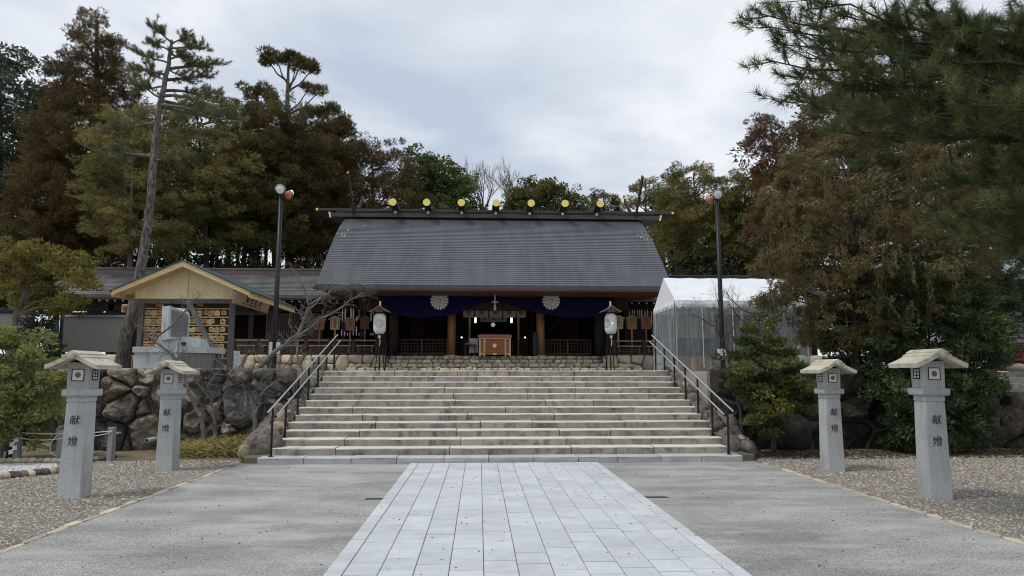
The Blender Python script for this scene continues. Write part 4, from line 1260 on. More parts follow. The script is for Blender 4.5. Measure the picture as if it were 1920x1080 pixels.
# paper lanterns on poles
def paper_lantern(px, label, cshift, lit):
    Y = 25.4
    q = at(px, 607, Y)
    t = thing('paper_lantern', (q.x, Y, ZT), label, 'paper lantern', 'paper lanterns flanking the worship hall')
    X = q.x
    zc, zt_, zb_ = q.z, at(px, 588, Y).z, at(px, 626, Y).z
    r_ = .225
    n = 15
    prof = []
    for k in range(n * 2 + 1):
        u = -1 + k / n
        rr_ = r_ * (1 - abs(u) ** 5 * .38) * (1 - .012 * (k % 2))
        prof.append((rr_, (zt_ - zb_) / 2 * u))
    MB().lathe((X, Y, (zt_ + zb_) / 2), prof, 28).build('paper_shade', mat('lantern_paper', (.66, .68, .68), rough=.85) if lit == 0 else bpy.data.materials['lantern_paper'], t, smooth=True)
    # crest wraps the shade: projected onto the cylinder
    b = MB()
    cz_, ca = (zt_ + zb_) / 2, cshift
    rad = .165
    for k in range(16):
        a0, a1 = 2 * math.pi * (k + .06) / 16, 2 * math.pi * (k + .94) / 16
        for (ra, rb_, half_) in ((.22, .9, 1),):
            ring = []
            am = (a0 + a1) / 2
            outer = [(rad * .25, a0), (rad * .9, a0)] + [(rad, am)] + [(rad * .9, a1), (rad * .25, a1)]
            def wrap(r0, an, off):
                hx, hz = r0 * math.cos(an), r0 * math.sin(an)
                th = ca + hx / r_
                return (X + (r_ + off) * math.sin(th), Y - (r_ + off) * math.cos(th), cz_ + hz)
            # outline bars of each petal
            for (r0, aa), (r1, ab) in zip(outer[:-1], outer[1:]):
                m_ = .012
                p = [wrap(r0, aa, .004), wrap(r1, ab, .004), wrap(max(.0, r1 - m_), ab + (am - ab) * .2, .004), wrap(max(0, r0 - m_ * 0), aa + (am - aa) * .22, .004)]
                b.add(p, [(0, 1, 2, 3)])
    b.build('lantern_crest', M['crestline'], t, fix=False)
    for z0, z1 in ((zt_, zt_ + .04), (zb_ - .04, zb_)):
        MB().lathe((X, Y, 0), [(.14, z0), (.14, z1)], 20).build('shade_ring', M['darkwood'], t)
    if lit: MB().lathe((X + .03, Y - .225, (zt_ + zb_) / 2 + .0), [(.005, -.01), (.02, 0), (.005, .02)], 8).build('lit_bulb', M['bulb'], t)
    # curved roof
    zr, ze = at(px, 573, Y).z, at(px, 586, Y).z
    top = []
    for k in range(-8, 9):
        u = abs(k) / 8
        top.append((X + k / 8 * .36, zr - (zr - ze + .02) * (u ** .9) + .06 * u ** 4))
    vs_, fs = [], []
    n = len(top)
    for yy in (Y - .3, Y + .3): vs_ += [(p[0], yy, p[1]) for p in top] + [(p[0], yy, p[1] - .035) for p in top]
    for k in range(n - 1): fs += [(k, k + 1, 2 * n + k + 1, 2 * n + k), (n + k, n + k + 1, 3 * n + k + 1, 3 * n + k), (k, k + 1, n + k + 1, n + k), (2 * n + k, 2 * n + k + 1, 3 * n + k + 1, 3 * n + k)]
    fs += [(0, n, 3 * n, 2 * n), (n - 1, 2 * n - 1, 4 * n - 1, 3 * n - 1)]
    MB().add(vs_, fs).build('lantern_roof', M['greywood'], t)
    MB().prism([(X - .27, Y - .24, zt_ + .09), (X + .27, Y - .24, zt_ + .09), (X + .2, Y - .24, ze + .13), (X, Y - .24, zr - .05), (X - .2, Y - .24, ze + .13)], (0, .48, 0)).build('gable_board', M['midwood'], t)
    MB().prism([(X - .2, Y - .26, zt_ + .10), (X - .08, Y - .26, zt_ + .03), (X, Y - .26, zt_ + .06), (X + .08, Y - .26, zt_ + .03), (X + .2, Y - .26, zt_ + .10)], (0, .05, 0)).build('carved_apron', M['midwood'], t)
    MB().cbox((X, Y, zr + .07), (.06, .06, .18)).build('finial', M['crest'], t)
    MB().cbox((X, Y - .02, at(px, 631, Y).z), (.085, .085, .10)).build('paper_weight', M['white'], t)
    b = MB().tube([(X + .01, Y - .02, at(px, 633, Y).z), (X + .03, Y - .02, at(px, 641, Y).z), (X + .01, Y - .02, at(px, 649, Y).z)], [.02, .018, .012], 6); b.build('tassel_strip', mat('pink_strip', (.62, .50, .48), rough=.9) if lit == 0 else bpy.data.materials['pink_strip'], t)
    MB().tube([(X, Y + .12, ZT), (X, Y + .12, zr - .1)], .028, 8).build('pole', M['black'], t)
    MB().tube([(X + .16, Y + .3, ZT), (X + .06, Y + .15, ZT + 1.5)], .018, 6).tube([(X - .16, Y + .3, ZT), (X - .06, Y + .15, ZT + 1.5)], .018, 6).build('pole_brace', M['black'], t)
    return t
paper_lantern(712, 'white paper lantern on its pole left of the purple curtain, crest in full view', .05, 0)
paper_lantern(1145, 'white paper lantern on its pole right of the curtain, glowing bulb and crest turned aside', -.95, 1)
# small black handrails beside the cobble steps
for px, s_, word in ((724, -1, 'left'), (1136, 1, 'right')):
    x_ = px_x(px, 25.8)
    t = thing('step_handrail', (x_, 26, ZT), 'small black handrail on the %s side of the cobble steps' % word, 'handrail')
    MB().tube([(x_, 25.7, ZT), (x_, 25.7, ZT + .82), (x_ , 27.4, ZF + .85), (x_, 27.4, ZF)], .024, 8).build('rail', M['black'], t)
    MB().tube([(x_, 25.72, ZT + .45), (x_, 27.38, ZF + .45)], .018, 8).build('lower_rail', M['black'], t)

# ---------------------------------------------------------------- corridor wings
def wing(sgn, xa, xb, label, pyr, pye):
    t = thing('corridor_wing', ((xa + xb) / 2, 30, ZF), label, 'shrine corridor')
    Ye, Yr = 28.0, 30.3
    pr_ = [(Ye, at(520, pye, Ye).z), (Ye + 1.1, at(520, pye, Ye).z + .60), (Yr, at(520, pyr, Yr).z)]
    pw = spl(pr_ if sgn < 0 else pr_, 17) if False else [(Ye + (Yr - Ye) * k / 16, pr_[0][1] + (pr_[2][1] - pr_[0][1]) * (k / 16) ** .93) for k in range(17)]
    b = MB(); roof_mesh(b, pw, xa, xb, Yr + .3, .12, .022)
    b.build('roof', M['roof_wing'], t)
    zr, ze = pw[-1][1], pw[0][1]
    MB().box((xa + .1, Yr - .12, zr - .03), (xb - .1, Yr + .72, zr + .19)).build('ridge_cap', M['ridge_wing'] if sgn < 0 else M['ridge'], t)
    MB().box((xa + .1, Yr - .18, zr + .19), (xb - .1, Yr + .78, zr + .25)).build('ridge_cap', M['ridge_wing'] if sgn < 0 else M['ridge'], t)
    zf0 = at(520, 562.5, Ye + .1).z
    MB().box((xa + .03, Ye + .05, zf0), (xb - .03, Ye + .12, ze - .12)).build('fascia', M['redwood'], t)
    # white painted rafter ends
    me = MB().box((-.03, -.02, -.03), (.03, .02, .03)).mesh('rafter_end', mat('white_rafter_paint', (.6, .6, .58), rough=.8) if sgn < 0 else bpy.data.materials['white_rafter_paint'])
    me2 = MB().box((-.03, .02, -.03), (.03, 2.0, .03)).mesh('rafter', M['darkwood'])
    k = 0
    x_ = xa + .2
    while x_ < xb - .1:
        inner = abs(x_ - XB) < 4.3
        if not inner:
            o = bpy.data.objects.new('rafter_end', me); o.location = Vector((x_, Ye + .18, zf0 - .045)) - wl(t); link(o, t)
            o2 = bpy.data.objects.new('rafter', me2); o2.location = (0, 0, 0); link(o2, o)
        x_ += .302
    MB().box((xa + .3, Ye + .5, ze - .25), (xb - .3, Yr + 2.6, ze - .18)).build('ceiling', M['interior'], t)
    for xx in np.arange(xa + .35, xb - .2, 1.9):
        if abs(xx - XB) < 4.6: continue
        MB().cbox((xx, 29.3, (ZF + ze - .2) / 2), (.2, .2, ze - .2 - ZF)).build('post', M['darkwood'], t)
    MB().box((xa + .3, 29.2, ze - .55), (xb - .3, 29.4, ze - .25)).build('head_beam', M['darkwood'], t)
    return t, ze
xwl0, xwl1 = at(70, 550, 28).x, XB - 4.55
wl_t, ze_w = wing(-1, xwl0, xwl1, 'long low roofed corridor with latticed wall left of the worship hall', 515, 553.5)
xwr0, xwr1 = XB + 4.55, at(1560, 550, 28).x
wr_t, _ = wing(1, xwr0, xwr1, 'low roofed corridor behind the white tent right of the worship hall', 522, 556)
# left wing: lattice windows, dado
Y = 29.25
for pa, pb, nx_ in ((498, 548, 10), (550, 602, 10)):
    xa, xb = px_x(pa, Y), px_x(pb, Y)
    lattice(xa, xb, Y, at(520, 636, Y).z, at(520, 588, Y).z, nx_, 9, wl_t, M['midwood'], 'lattice_window', .035, .06)
    MB().box((xa, Y + .3, ZF), (xb, Y + .35, at(520, 588, Y).z)).build('window_backing', mat('dim_glass', (.035, .035, .032), (.07, .065, .055), 6, rough=.35) if pa == 498 else bpy.data.materials['dim_glass'], wl_t)
planks(px_x(434, Y), px_x(496, Y), Y, ZF + .05, at(520, 637, Y).z, 5, wl_t, mat('dado_wood', (.10, .05, .035), (.14, .075, .05), 3, stretch=(.3, 1, 1), rough=.7))
MB().box((px_x(434, Y), Y - .03, at(520, 638, Y).z), (px_x(496, Y), Y + .03, at(520, 635.5, Y).z)).build('dado_cap', M['greywood'], wl_t)
planks(px_x(604, Y), px_x(700, Y), Y + .02, ZF + .05, at(520, 634, Y).z, 4, wl_t, M['redboard'])
MB().box((xwl0 + .3, 32.9, ZF), (px_x(705, 33), 33, ze_w + .1)).build('back_wall', M['interior'], wl_t)
MB().box((XB + 5.6, 32.9, ZT), (xwr1, 33, ze_w + .1)).build('back_wall', M['interior'], wr_t)
# slatted screen before a closed back wall, between the notice boards
for x_ in np.arange(px_x(628, 31), px_x(702, 31), .17):
    MB().box((x_, 31, ZF + .3), (x_ + .09, 31.05, ze_w)).build('screen_slat', M['interior'], wl_t)
# white strips on a bar: the left rows stand in for daylight between slats
def strips(pxs, Y, label, sgn):
    t = thing('white_strips', (px_x(pxs[0][0], Y), Y, 4), label, 'paper strips')
    MB().tube([(px_x(pxs[0][0] - 4, Y), Y, at(660, 577, Y).z), (px_x(pxs[-1][0] + 4, Y), Y, at(660, 577, Y).z)], .02, 6).build('rack_bar', M['darkwood'], t)
    for px, ya, yb, w_ in pxs:
        x_ = px_x(px, Y)
        za, zb_ = at(px, ya, Y).z, at(px, yb, Y).z
        wv = .02
        MB().add([(x_, Y, za), (x_ + w_, Y + .01, za), (x_ + w_ * 1.1, Y - wv, (za + zb_) / 2), (x_, Y + .01, (za + zb_) / 2), (x_ + w_, Y, zb_), (x_ + .01, Y + .01, zb_),
                  (x_, Y + .006, za), (x_ + w_, Y + .016, za), (x_ + w_ * 1.1, Y - wv + .006, (za + zb_) / 2), (x_, Y + .016, (za + zb_) / 2), (x_ + w_, Y + .006, zb_), (x_ + .01, Y + .016, zb_)],
                 [(0, 1, 2, 3), (3, 2, 4, 5), (6, 7, 8, 9), (9, 8, 10, 11), (0, 1, 7, 6), (5, 4, 10, 11), (0, 3, 9, 6), (3, 5, 11, 9), (1, 2, 8, 7), (2, 4, 10, 8)]).build('white_strip', M['white'], t, fix=False)
L_ = []
for px in (641, 646, 656.5, 661, 667.5, 672, 677, 682.5, 688, 694.5, 699.5):
    L_.append((px - 1.2, rng.choice([578, 579, 580, 593]), rng.choice([602, 604, 600]), rng.choice([.03, .045, .055])))
for px in (640, 645.5, 651, 656.5, 662, 667.5, 673, 678.5, 684, 694.5, 699):
    L_.append((px - 1, rng.choice([618, 622, 624, 612]), 629, rng.choice([.04, .05, .06])))
L_.sort()
strips(L_, 28.7, 'rows of white strips standing in for daylight gaps behind the left wooden notice boards', -1)
L_ = [(px, rng.uniform(580, 584), rng.uniform(592, 612), .03) for px in (1180, 1186, 1190, 1196, 1200, 1204, 1210, 1215, 1222)]
greyp = strips(L_, 28.7, 'white paper strips hanging in shade behind the right wooden notice boards', 1)
MB().box((xwr0 - .3, 29.5, ZF), (xwr1, 29.6, ze_w - .2)).build('back_wall', M['interior'], wr_t)

# low railed fences in front of the corridors
def low_fence(pa, pb, label, npan):
    Y = 26.95
    xa, xb = px_x(pa, Y), px_x(pb, Y)
    t = thing('railed_fence', ((xa + xb) / 2, Y, ZF), label, 'wooden fence')
    zz = lambda py: at(650, py, Y).z
    z0 = ZF - .02
    MB().box((xa, Y - .09, z0), (xb, Y + .09, z0 + .12)).build('sill_beam', M['darkwood'], t)
    MB().box((xa, Y - .04, zz(639.5)), (xb, Y + .04, zz(637))).build('top_rail', M['greywood'], t)
    wd = (xb - xa) / npan
    for k in range(npan + 1):
        x_ = xa + wd * k
        MB().cbox((x_, Y, (z0 + zz(637)) / 2 + .03), (.12, .11, zz(637) - z0 - .06)).build('post', M['darkwood'], t)
    for k in range(npan):
        x0, x1 = xa + wd * k + .10, xa + wd * (k + 1) - .10
        MB().box((x0, Y - .05, zz(649.5)), (x1, Y + .05, zz(647))).build('middle_rail', M['greywood'], t)
        for xx in (x0 + .05, x1 - .11): MB().box((xx, Y - .03, z0 + .12), (xx + .06, Y + .03, zz(649.5))).build('stile', M['midwood'], t)
        for q_ in (653.5, 657.5, 661.5): MB().box((x0 + .11, Y - .015, zz(q_ + .9)), (x1 - .11, Y + .015, zz(q_ - .5))).build('slat', M['midwood'], t)
low_fence(440, 707, 'brown slatted wooden fence before the left corridor, under the notice boards', 6)
low_fence(1152, 1262, 'brown slatted wooden fence before the right corridor, beside the tent', 2)

# wooden notice boards on posts
def notice(px, wpx, y0, y1, mcol, chars, label, postpx=None, tilt=0, Y=27.1):
    xa, xb = px_x(px - wpx / 2, Y), px_x(px + wpx / 2, Y)
    z0, z1 = at(px, y1, Y).z, at(px, y0, Y).z
    xm = (xa + xb) / 2
    t = thing('prayer_board', (xm, Y, ZF), label, 'wooden notice board', 'wooden prayer notice boards on posts')
    rise = .085
    MB().prism([(xa + .03, Y, z0), (xb - .03, Y, z0), (xb, Y, z1 - rise), (xm, Y, z1), (xa, Y, z1 - rise)], (0, .03, 0)).build('board', mcol, t)
    b = MB()
    for s_ in (-1, 1):
        xe = xm + s_ * ((xb - xa) / 2 + .05)
        b.prism([(xm, Y - .03, z1 + .035), (xm, Y - .03, z1 + .0), (xe, Y - .03, z1 - rise - .035), (xe, Y - .03, z1 - rise)], (0, .09, 0))
    b.build('board_roof', mcol, t)
    MB().cbox((xm, Y + .055, (z0 + ZF) / 2 + .08), (.06, .05, z0 - ZF + .16)).build('post', mcol if chars else M['midwood'], t)
    if chars:
        ink = M['carve']
        for k, ch in enumerate(chars):
            text_obj(ch, .135, ink, 'brush_character', t, Vector((xm - .0, Y - .003, z1 - .14 - k * .125)) - wl(t), (math.pi / 2, 0, 0), extrude=.001)
        for s_ in (-1, 1):
            if len(chars) < 3 and s_ < 0: continue
            for k in range(6): text_obj('祈願成就祭典'[k], .045, ink, 'small_character', t, Vector((xm + s_ * .13, Y - .003, z1 - .16 - k * .055)) - wl(t), (math.pi / 2, 0, 0), extrude=.001)
    return t
wd_red = mat('board_reddish', (.15, .065, .035), (.20, .09, .05), 4, stretch=(4, 1, .5), rough=.8)
wd_lt = mat('board_weathered', (.22, .165, .11), (.29, .22, .15), 4, stretch=(4, 1, .5), rough=.8)
wd_br = mat('board_brown', (.20, .115, .06), (.26, .15, .085), 4, stretch=(4, 1, .5), rough=.8)
wd_dk = mat('board_dark_red', (.075, .03, .02), (.10, .042, .028), 4, rough=.8)
wd_pale = mat('board_pale', (.32, .24, .13), (.38, .29, .17), 4, stretch=(4, 1, .5), rough=.8)
notice(598, 20, 595, 618, wd_red, '安産祈', 'reddish notice board behind the bare branches, leftmost of the left four')
notice(627, 19.5, 594, 618, wd_lt, '交通安', 'grey weathered notice board, second of the left four')
notice(655.5, 19.5, 595, 619, wd_br, '厄除祈', 'brown notice board before the white strips, third of the left four')
notice(683, 18.5, 593, 617, wd_dk, '', 'dark red unreadable notice board nearest the left paper lantern')
notice(1160, 20, 592, 617, wd_pale, '商業祈', 'palest notice board, half behind the right paper lantern')
notice(1185.5, 20, 592, 617, wd_br, '初宮祈', 'golden brown notice board in the middle of the right three')
notice(1212.5, 20, 592, 617, wd_red, '家内安', 'dull reddish notice board nearest the white tent')

# ---------------------------------------------------------------- floodlight poles
def light_pole(px0, py0, px1, py1, sgn, label):
    Y = 18.9
    a = at(px0, py0, Y); c_ = at(px1, py1, Y)
    x_ = a.x
    t = thing('floodlight_pole', (x_, Y, ZT), label, 'light pole', 'floodlight poles on the terrace')
    zt_ = c_.z
    MB().tube([(x_, Y, ZT - .05), (x_, Y, ZT + 1.2), (x_, Y, zt_ - .1)], [.068, .066, .055], 14).build('pole', M['black'], t, smooth=True)
    MB().tube([(x_, Y, zt_ - .1), (x_ + .0, Y, zt_ - .02)], .03, 8).build('bracket', M['black'], t)
    # white reflector lamp facing the viewer and a reddish one turned away behind
    d = Vector((-.0 * sgn, -1, -.25)).normalized()
    def lamp(c, r_, m_face, nm_, d):
        d = d.normalized()
        u = d.cross(Vector((0, 0, 1))).normalized(); v = u.cross(d)
        vs_, fs = [], []
        prof = [(.25, -.16), (.55, -.13), (.92, -.04), (1.0, 0), (.96, .012), (.80, .02), (.45, .035)]
        n = 20
        for rr_, h in prof:
            for k in range(n):
                an = 2 * math.pi * k / n
                vs_.append(c + d * h + (u * math.cos(an) + v * math.sin(an)) * r_ * rr_)
        for i in range(len(prof) - 1):
            for k in range(n): fs.append((i * n + k, i * n + (k + 1) % n, (i + 1) * n + (k + 1) % n, (i + 1) * n + k))
        fs.append(tuple(range(n))[::-1]); fs.append(tuple(range((len(prof) - 1) * n, len(prof) * n)))
        o = MB().add(vs_, fs).build(nm_, m_face, t, smooth=True)
        b = MB()
        pts = [c + d * .0 + (u * math.cos(an) + v * math.sin(an)) * (r_ * 1.22) for an in [math.pi * k / 8 for k in range(9)]]
        b.tube(pts, .012, 5)
        b.build('lamp_guard', M['steel'], o)
        return o
    lamp(Vector((x_ + .0, Y - .10, zt_)), .115, M['glass_lens'], 'floodlight', Vector((0, -1, -.3)))
    lamp(Vector((x_ + sgn * -.19, Y + .12, zt_ - .10)), .12, M['red'], 'floodlight', Vector((sgn * -.5, 1, -.2)))
    return t, x_
lp, xl_ = light_pole(513, 690, 529.5, 357.5, -1, 'black floodlight pole rising between the left corridor and the votive shed')
lp2, xr_ = light_pole(1356, 690, 1347.5, 367, 1, 'black floodlight pole standing before the white tent')
for (px0, px1, py0, py1, lab_) in ((502.5, 509.5, 641, 664, 'left white box strapped to the left floodlight pole'), (516, 523, 641, 664, 'right white box strapped to the left floodlight pole'), (1349, 1357, 654, 674, 'wider white box strapped to the right floodlight pole'),
                            (1361, 1367, 654, 674, 'narrow white box strapped to the right floodlight pole')):
    q0, q1 = at(px0, py1, 18.75), at(px1, py0, 18.75)
    t = tag(MB().bbox((q0.x, 18.78, q0.z), (q1.x, 18.9, q1.z), .01).build('control_box', M['whitebox']), lab_, 'control box')

# ---------------------------------------------------------------- marquee tent
def tent():
    YA, YB = 19.6, 22.0
    XA, XBt = at(1267, 600, YA).x, at(1516, 640, YA).x
    ze = at(1267, 563, YA).z; zr = at(1246.5, 521.5, 20.8).z
    YM = (YA + YB) / 2
    t = thing('marquee_tent', ((XA + XBt) / 2, YM, ZT), 'white marquee tent with scalloped valance and clear vinyl walls right of the steps', 'tent')
    # roof slopes with slight sag
    NX, NV = 24, 8
    for s_, ye in ((-1, YA), (1, YB)):
        vs_, fs = [], []
        for i in range(NX + 1):
            for j in range(NV + 1):
                u, v = i / NX, j / NV
                sag = -.05 * math.sin(math.pi * v) * (1 - .4 * math.cos(u * math.pi * 6)) + .010 * math.sin(u * 37 + v * 5)
                vs_.append((XA + (XBt - XA) * u, YM + (ye - YM) * v, zr + (ze - zr) * v + sag))
        for i in range(NX):
            for j in range(NV):
                a = i * (NV + 1) + j
                fs.append((a, a + 1, a + NV + 2, a + NV + 1))
        n0 = len(vs_); vs2 = [(p[0], p[1], p[2] - .008) for p in vs_]
        MB().add(vs_ + vs2, fs + [tuple(reversed([q_ + n0 for q_ in f])) for f in fs]).build('roof_sheet', M['tent'], t, smooth=True, fix=False)
    for x_ in (XA, XBt):
        MB().prism([(x_, YA, ze), (x_, YM, zr - .01), (x_, YB, ze)], (.008, 0, 0)).build('gable_sheet', M['tent'], t)
    # scalloped valance
    def valance(p0, p1, n, ph):
        p0, p1 = Vector(p0), Vector(p1)
        L = (p1 - p0).length; m_ = n * 8
        d = (p1 - p0) / m_
        nn = Vector((d.y, -d.x, 0)).normalized()
        vs_, fs = [], []
        for i in range(m_ + 1):
            u = i / m_
            dz = .17 + .045 * abs(math.sin(math.pi * n * u)) 
            wv = math.sin(u * 31 + ph) * .012
            p = p0 + d * i
            vs_ += [p + Vector((0, 0, .0)), p + nn * (wv + .012) + Vector((0, 0, -.1)), p + nn * (wv * 1.5 + .006) + Vector((0, 0, -dz))]
            vs_ += [q_ - nn * .006 for q_ in vs_[-3:]]
        for i in range(m_):
            a = i * 6
            fs += [(a, a + 1, a + 7, a + 6), (a + 1, a + 2, a + 8, a + 7), (a + 3, a + 9, a + 10, a + 4), (a + 4, a + 10, a + 11, a + 5), (a + 2, a + 5, a + 11, a + 8), (a, a + 6, a + 9, a + 3)]
        MB().add(vs_, fs).build('valance', M['tent'], t, smooth=False, fix=False)
    valance((XA - .01, YA - .01, ze), (XBt + .01, YA - .01, ze), 17, 0)
    valance((XA - .012, YB, ze), (XA - .012, YA, ze), 11, 2)
    valance((XBt + .012, YA, ze), (XBt + .012, YB, ze), 11, 3)
    valance((XBt, YB + .012, ze), (XA, YB + .012, ze), 17, 5)
    # frame
    pipes = []
    for x_ in (XA + .02, (XA + XBt) / 2, XBt - .02):
        for y_ in (YA + .02, YB - .02): MB().tube([(x_, y_, ZT), (x_, y_, ze - .01)], .019, 8).build('frame_pole', M['steel'], t)
        MB().tube([(x_, YA + .02, ze - .04), (x_, YM, zr - .06), (x_, YB - .02, ze - .04)], .017, 6).build('roof_pipe', M['steel'], t)
    for y_, z_ in ((YA + .05, ze - .06), (YB - .05, ze - .06), (YM, zr - .08)): MB().tube([(XA, y_, z_), (XBt, y_, z_)], .017, 6).build('roof_pipe', M['steel'], t)
    # hanging clear vinyl walls with folds
    def wall(p0, p1, n, top, amp, bot, seed):
        p0, p1 = Vector(p0), Vector(p1)
        d = (p1 - p0) / n
        nn = Vector((d.y, -d.x, 0)).normalized()
        vs_, fs = [], []
        NZ = 10
        for i in range(n + 1):
            for j in range(NZ + 1):
                v = j / NZ
                f = noise.noise(Vector((i * .33, v * .9, seed))) * amp + noise.noise(Vector((i * 1.1, v * .5, seed + 9))) * amp * .5
                p = p0 + d * i + nn * f
                vs_.append((p.x, p.y, top + (bot - top) * v))
        for i in range(n):
            for j in range(NZ):
                a = i * (NZ + 1) + j
                fs.append((a, a + 1, a + NZ + 2, a + NZ + 1))
        MB().add(vs_, fs).build('vinyl_wall', M['vinyl'], t, smooth=True, fix=False)
    wall((XA - .02, YA - .03, 0), (XBt, YA - .03, 0), 26, ze - .12, .07, ZT - .03, 1)
    wall((XA - .03, YB, 0), (XA - .03, YA, 0), 60, ze - .12, .10, ZT - .03, 4)
    wall((XBt + .03, YA, 0), (XBt + .03, YB, 0), 40, ze - .12, .10, ZT - .03, 7)
    for px in (1316, 1373, 1437):
        x_ = at(px, 620, YA).x
        MB().box((x_, YA - .06, ZT + .1), (x_ + .022, YA - .05, ze - .2)).build('wall_seam', M['whitebox'], t)
    a, c_ = at(1455, 688, YA - .2), at(1503, 643, YA - .2)
    for k in (0, .06): MB().tube([a + Vector((k, 0, 0)), c_ + Vector((k, 0, 0))], .010, 5).build('guy_rope', M['rope'], t)
    # things inside
    z1 = at(1300, 668, YA).z
    k = tag(MB().box((XA + .15, YA + .2, ZT), (XBt - .2, YA + .24, z1)).box((XA + .15, YA + .24, z1 - .04), (XBt - .2, YA + .9, z1)).build('folding_table', mat('table_brown', (.22, .13, .08), (.28, .17, .11), 2, rough=.6)), 'long brown boarded table inside the vinyl walled tent', 'table')
    za, zb_ = at(1300, 668, YB).z, at(1300, 636, YB).z
    tag(MB().box((XA + .1, YB - .5, z1 - .1), (XBt - .1, YB - .45, zb_)).build('dark_screen', mat('screen_dark', (.08, .085, .09), rough=.8)), 'dark grey screen standing across the inside of the tent', 'screen')
    q0, q1 = at(1269, 634, YB - .4), at(1336, 590, YB - .4)
    tag(MB().box((q0.x, YB - .42, q0.z), (q1.x, YB - .38, q1.z)).build('painted_panel', mat('mural', (.55, .42, .25), (.25, .33, .24), 1.6, c3=(.45, .20, .12), scale3=1.1, lo3=.58, hi3=.66, rough=.7)), 'blurry yellow and green painted panel inside the left end of the tent', 'panel')
    for px in (1296, 1330):
        x_ = at(px, 680, YA + .15).x
        tag(MB().bbox((x_, YA + .10, ZT), (x_ + .05, YA + .15, z1 - .05), .006).build('table_strut', M['palewood']), 'pale upright batten on the %s of the tent table' % ('left' if px < 1300 else 'middle'), 'batten')
tent()

